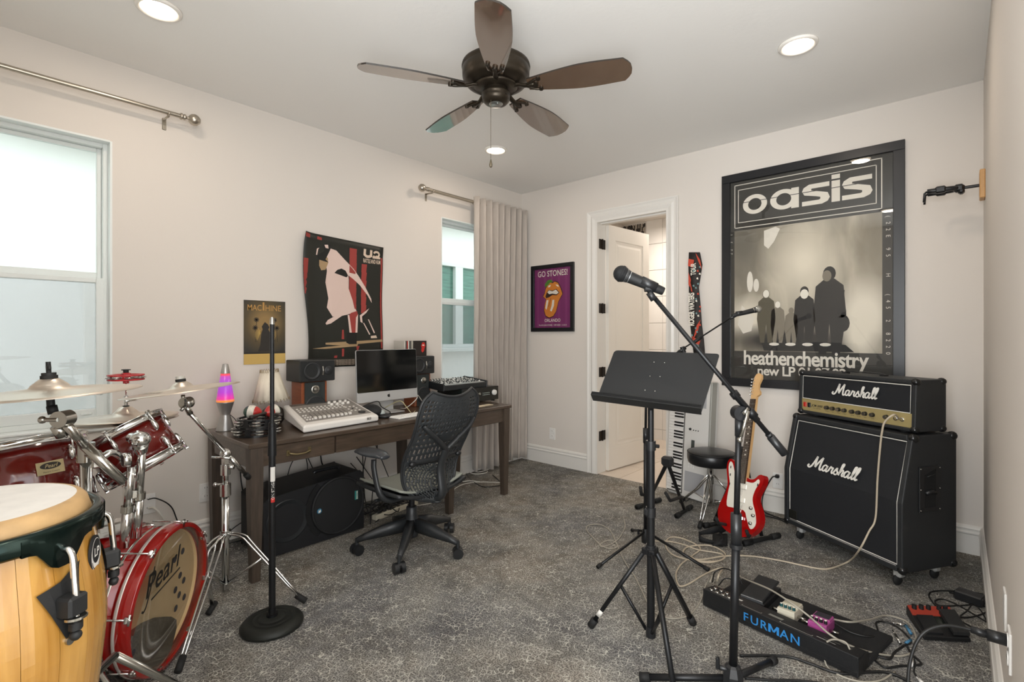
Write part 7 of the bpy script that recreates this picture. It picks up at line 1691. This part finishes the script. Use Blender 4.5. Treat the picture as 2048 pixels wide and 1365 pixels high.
stomp('small magenta effects pedal with black knobs, right of the cream one', .455, .19, 'a34a86', '1b1b1d', mat('pad_dark', '302a33', .6))
# red and black multi-effects pedal by the wall
wA = pz(1848, 1283, 0); wB = pz(1940, 1287, 0); 
e1, e2, e3, e4 = pz(1848, 1283), pz(1942, 1288), pz(1900, 1236), pz(1812, 1232)
cw_ = (e1+e2+e3+e4)/4; wx = (e2-e1).normalized(); wr = math.atan2(wx.y, wx.x)
mf = thing('multi_effects_pedal', 'red and black floor effects unit with an expression pedal, near the right wall', 'pedal', tuple(cw_), wr)
iw = T(*cw_) @ RZ(wr); iw = iw.inverted(); q = [iw @ p for p in (e1, e2, e3, e4)]
def lerpq(u, v, z): a = q[0].lerp(q[1], u); b_ = q[3].lerp(q[2], u); c = a.lerp(b_, v); return V((c.x, c.y, z))
def slab(u0, u1, v0, v1, z0, z1, z0b=None, z1b=None, mb=None):
    z0b = z0 if z0b is None else z0b; z1b = z1 if z1b is None else z1b; mb = mb or MB()
    P = [lerpq(u0, v0, z0), lerpq(u1, v0, z0), lerpq(u1, v1, z0b), lerpq(u0, v1, z0b), lerpq(u0, v0, z1), lerpq(u1, v0, z1), lerpq(u1, v1, z1b), lerpq(u0, v1, z1b)]
    return mb.add(P, [(3, 2, 1, 0), (4, 5, 6, 7), (0, 1, 5, 4), (1, 2, 6, 5), (2, 3, 7, 6), (3, 0, 4, 7)])
part('housing', slab(0, 1, 0, 1, .004, .022, .004, .048), blk2, mf, True, mod=[('BEVEL', {'width': .004, 'segments': 2})])
part('red_panel', slab(.02, .98, .66, .98, .036, .041, .044, .052), mat('panel_red', 'a33a2b', .45), mf, True)
part('foot_switch', slab(.08, .44, .06, .60, .024, .032, .040, .050), BLKP, mf, True); part('display', slab(.46, .62, .35, .60, .030, .036, .040, .044), mat('display_dark', '1b211b', .15), mf, True)
part('expression_pedal', slab(.64, .99, .02, .74, .030, .044, .045, .066), mat('treadle_grip', '1b1c1d', .7, bump=.6, bscale=300), mf, True)
for k, u in enumerate((.14, .30, .46, .70, .84)): p_ = lerpq(u, .88, .046); part('knob', MB().cyl(p_, p_+V((0, 0, .020)), .010, .009, n=14), BLKM, mf, True)
# power brick beyond it
bp_c = pz(1940, 1205, 0); pbk = thing('power_adapter', 'black power adapter brick on the carpet near the corner', 'power adapter', tuple(bp_c), -.3)
part('body', MB().box((0, 0, .025), (.11, .07, .045), bev=.006), BLKP, pbk, True); part('strain_relief', MB().rod((.055, 0, .02), (.085, 0, .012), .006).rod((-.055, 0, .02), (-.08, 0, .012), .006), RUB, pbk, True)

# black strap in a heap before the guitar
stp = thing('guitar_strap', 'black folded guitar strap lying on the carpet before the red guitar', 'strap', tuple(pz(1430, 1085)))
sb_ = MB(); pts = [pz(1398, 1075, .002), pz(1400, 1085, .002), pz(1425, 1089, .004), pz(1446, 1094, .004), pz(1440, 1072, .01), pz(1452, 1062, .03), pz(1425, 1068, .03), pz(1398, 1071, .004)]
pth = smooth_path(pts, 5); vs = []
for i, p in enumerate(pth): vs += [p, p+V((0, 0, .035+.012*math.sin(i*.5)))+FW*.008*math.sin(i)]
sb_.add(vs, [(2*i, 2*i+2, 2*i+3, 2*i+1) for i in range(len(pth)-1)], 0, True); sb_.grid(lambda i, j: pz(1425+i*30, 1092-j*24, .012+.03*math.sin(i*3)*math.sin(j*3)), 8, 8)
part('webbing', sb_, mat('strap_black', '131314', .8), stp, mod=[('SOLIDIFY', {'thickness': .004})])

# ---------------------------------------------------------------- cables on the right
def fc(label, uvs, r, m, z=None, sub=7):
    pts = []
    for k, e in enumerate(uvs):
        if isinstance(e, Vector): pts.append(e)
        elif len(e) == 2: pts.append(pz(e[0], e[1], r*1.05))
        else: pts.append(pz(e[0], e[1], e[2]))
    return cable(label, pts, r, m, sub)
jack = (hdx.matrix_world if False else T(*hdx.location) @ RZ(crot)) @ V((.30, -.008, .058))
fr = lambda x, z, o=.03: (T(*c0) @ RZ(crot)) @ V((x, -o, z))
def fpl(u, v, o):
    d = ray(u, v); P = c0-inw*o; return C0+d*((P-C0).dot(inw)/d.dot(inw))
fc('beige guitar cable plugged into the amplifier head, hanging down and across the floor', [jack]+[fpl(u, v, o) for u, v, o in ((1788, 830, .04), (1770, 844, .06), (1764, 865, .06), (1760, 899, .05), (1755, 961, .035), (1751, 1037, .03), (1738, 1064, .06), (1719, 1100, .10))]+[pz(1698, 1123, .02), (1660, 1138), (1630, 1137), (1560, 1122), (1500, 1113), (1450, 1113), (1400, 1120), (1368, 1112), (1375, 1095), (1420, 1092), (1450, 1108), (1440, 1122), (1400, 1123), (1380, 1113)], .0048, cbe)
fc('pale guitar cable coiled between the stands and running to the pedalboard', [(1310, 1083), (1340, 1084), (1370, 1091), (1395, 1100), (1440, 1108), (1447, 1118), (1420, 1126), (1385, 1122), (1345, 1110), (1331, 1090), (1340, 1076), (1365, 1078), (1400, 1096), (1385, 1112), (1362, 1130), (1352, 1150), (1358, 1172), (1375, 1170), (1400, 1155), (1425, 1142), (1445, 1137, .03), (1438, 1150, .12), (1434, 1163, .09)], .0045, cbe)
fc('grey cable curving from under the music stand to the pedalboard end', [(1248, 1040), (1250, 1055), (1240, 1075), (1225, 1088), (1205, 1094), (1200, 1090), (1215, 1082), (1230, 1085), (1234, 1095), (1220, 1098), (1203, 1092), (1185, 1075), (1173, 1060), (1178, 1051), (1200, 1050), (1220, 1062), (1232, 1085), (1240, 1105), (1252, 1128), (1270, 1155), (1285, 1185), (1300, 1215), (1320, 1232), (1350, 1238), (1380, 1230), (1400, 1205), (1412, 1170, .03), (1424, 1152, .10), (1420, 1165, .09)], .0035, cg)
fc('thin black cable arching over the left end of the pedalboard', [(1425, 1165, .09), (1430, 1145, .16), (1450, 1138, .17), (1475, 1150, .12), (1485, 1172, .07)], .003, cbk)
fc('second thin black patch cable on the left end of the pedalboard', [(1437, 1172, .09), (1450, 1158, .14), (1466, 1162, .13), (1474, 1178, .09)], .003, cbk)
fc('long grey cable crossing the pedals towards the floor effects unit', [(1470, 1150, .03), (1500, 1163, .11), (1540, 1180, .15), (1580, 1205, .16), (1620, 1235, .13), (1660, 1270, .11), (1700, 1292, .08), (1740, 1305, .03), (1780, 1312), (1810, 1312), (1830, 1300), (1832, 1275), (1820, 1250), (1800, 1238), (1770, 1232), (1740, 1240, .04), (1700, 1245, .09), (1660, 1238, .06)], .004, cg)
fc('black cable crossing from the magenta pedal to the carpet by the floor unit', [(1655, 1238, .05), (1700, 1265, .035), (1745, 1275, .03), (1755, 1262), (1752, 1247), (1765, 1244), (1790, 1252), (1812, 1270), (1822, 1285), (1808, 1292)], .004, cbk)
fc('grey cable looping in front of the pedalboard right end', [(1700, 1300, .09), (1690, 1285, .11), (1665, 1280, .10), (1650, 1290, .07), (1648, 1310, .03), (1655, 1335), (1680, 1352), (1720, 1364), (1760, 1362), (1790, 1345)], .0035, cg)
fc('black power cord looping up from the floor to the right wall outlet', [V((XR-.045, 2.02, .44)), V((XR-.09, 2.02, .445)), V((XR-.15, 2.0, .44)), V((XR-.20, 1.97, .40)), V((XR-.225, 1.94, .30)), V((XR-.22, 1.90, .15)), V((XR-.20, 1.84, .03)), V((XR-.19, 1.72, .008)), V((XR-.2, 1.5, .008))], .0048, cbk)
solo('power_plug', MB().rod(V((XR-.008, 2.02, .445)), V((XR-.05, 2.02, .445)), .017, 10).rod(V((XR-.045, 2.02, .445)), V((XR-.085, 2.02, .447)), .0105, 10), BLKP, 'black power plug pushed into the low outlet on the right wall', 'plug')
fc('thin black cord in wide loops around the power adapter in the corner', [bp_c+V((.03, 0, .02)), (1975, 1200), (1975, 1192), (1950, 1186), (1910, 1183), (1870, 1183), (1858, 1190), (1865, 1205), (1880, 1220), (1900, 1232), (1930, 1236), (1955, 1232), (1975, 1222), (1960, 1210), (1920, 1212), (1880, 1212), (1870, 1203), (1885, 1199), (1910, 1208), (1940, 1225), (1965, 1240), (1980, 1250), (1975, 1262), (1950, 1258), (1925, 1245), (1905, 1240)], .0035, cbk)
fc('second thin black cord looping between adapter and floor effects unit', [(1905, 1242), (1925, 1250), (1950, 1268), (1975, 1275), (1985, 1265), (1975, 1245), (1960, 1220), (1945, 1210, .02), (1935, 1222), (1920, 1235), (1925, 1252), (1960, 1262), (1982, 1258)], .003, cbk)
fc('black cable on the carpet running out of the frame below the pedalboard', [(1808, 1292), (1790, 1305), (1780, 1318), (1760, 1315), (1740, 1310), (1768, 1335), (1800, 1333), (1840, 1330), (1838, 1322), (1824, 1310), (1815, 1295)], .0045, cbk)
fc('thick black cable leaving the frame behind the boom stand base', [(1480, 1312), (1530, 1312), (1580, 1315), (1620, 1328), (1680, 1348), (1740, 1345), (1775, 1346), (1810, 1360), (1850, 1385)], .0055, cbk)
fc('black cable curving below the boom stand base at the bottom edge', [(1490, 1357), (1540, 1361), (1590, 1362), (1630, 1366), (1680, 1372)], .005, cbk)
fc('thin cable with a white connector at the bottom right of the floor', [(1815, 1295), (1830, 1325), (1828, 1345), (1840, 1362), (1850, 1375)], .003, cbk)
for k, (u, v, u2, v2, l) in enumerate(((1793, 1248, 1812, 1252, 'silver jack plug nearest the floor effects unit'), (1790, 1270, 1800, 1287, 'silver jack plug on the carpet below the blue-sleeved plug'), (1824, 1322, 1822, 1332, 'white connector on the black cable at the lower right'), (1838, 1360, 1848, 1370, 'white connector at the bottom edge'))):
    solo('jack_plug', MB().rod(pz(u, v, .008), pz(u2, v2, .008), .0065, 10).rod(pz(u, v, .008), pz(u+(u-u2)*.5, v+(v-v2)*.5, .008), .003, 8), CHR if k < 2 else WHP, l, 'plug')
for k, (u, v, u2, v2, l) in enumerate(((1812, 1252, 1822, 1268, 'blue-sleeved jack plug beside the floor effects unit'), (1812, 1287, 1822, 1281, 'teal-sleeved jack plug lying below the blue one'))):
    solo('jack_plug', MB().rod(pz(u, v, .008), pz(u2, v2, .008), .006, 10), mat('plug_blue', '3d7396', .4), l, 'plug')
o_ = py(1556, 958)
fc('black cord from the wall outlet down behind the speaker cabinet', [V((o_.x, YB-.035, o_.z+.02)), V((o_.x-.03, YB-.05, o_.z+.01)), V((o_.x-.09, YB-.05, .12)), V((o_.x-.08, YB-.08, .02)), V((o_.x+.0, YB-.12, .006)), V((o_.x+.12, YB-.16, .006))], .0045, cbk)
solo('power_plug', MB().box((o_.x, YB-.022, o_.z+.022), (.028, .03, .026), bev=.006), BLKP, 'small black plug in the outlet left of the speaker cabinet', 'plug')
fc('black cable lying on the carpet between the guitar and the speaker cabinet', [(1515, 1030), (1530, 1032), (1560, 1040), (1575, 1048)], .004, cbk)
fc('thin black cable from the keyboard curving to the drum throne', [pz(1395, 985, .03), (1372, 1003), (1375, 990, .05), (1400, 975, .06), (1420, 975, .03), (1440, 985)], .003, cbk)
o_ = px(296, 1008)
fc('black cord plugged into the outlet behind the bass drum', [V((XL+.02, o_.y-.005, o_.z+.03)), V((XL+.06, o_.y+.03, o_.z+.035)), V((XL+.06, o_.y+.10, o_.z-.03)), V((XL+.04, o_.y+.15, o_.z-.16)), V((XL+.03, o_.y+.25, .01)), V((XL+.1, o_.y+.5, .006))], .0035, cbk)
fc('white cord plugged into the outlet behind the bass drum', [V((XL+.02, o_.y, o_.z-.022)), V((XL+.07, o_.y+.02, o_.z-.02)), V((XL+.07, o_.y+.07, o_.z-.12)), V((XL+.05, o_.y+.08, .05)), V((XL+.1, o_.y+.2, .006))], .006, cw)
fc('thin black cable along the baseboard behind the desk leg', [V((XL+.04, .9, .10)), V((XL+.04, 1.1, .02)), V((XL+.05, 1.25, .10)), V((XL+.04, 1.45, .14))], .003, cbk)
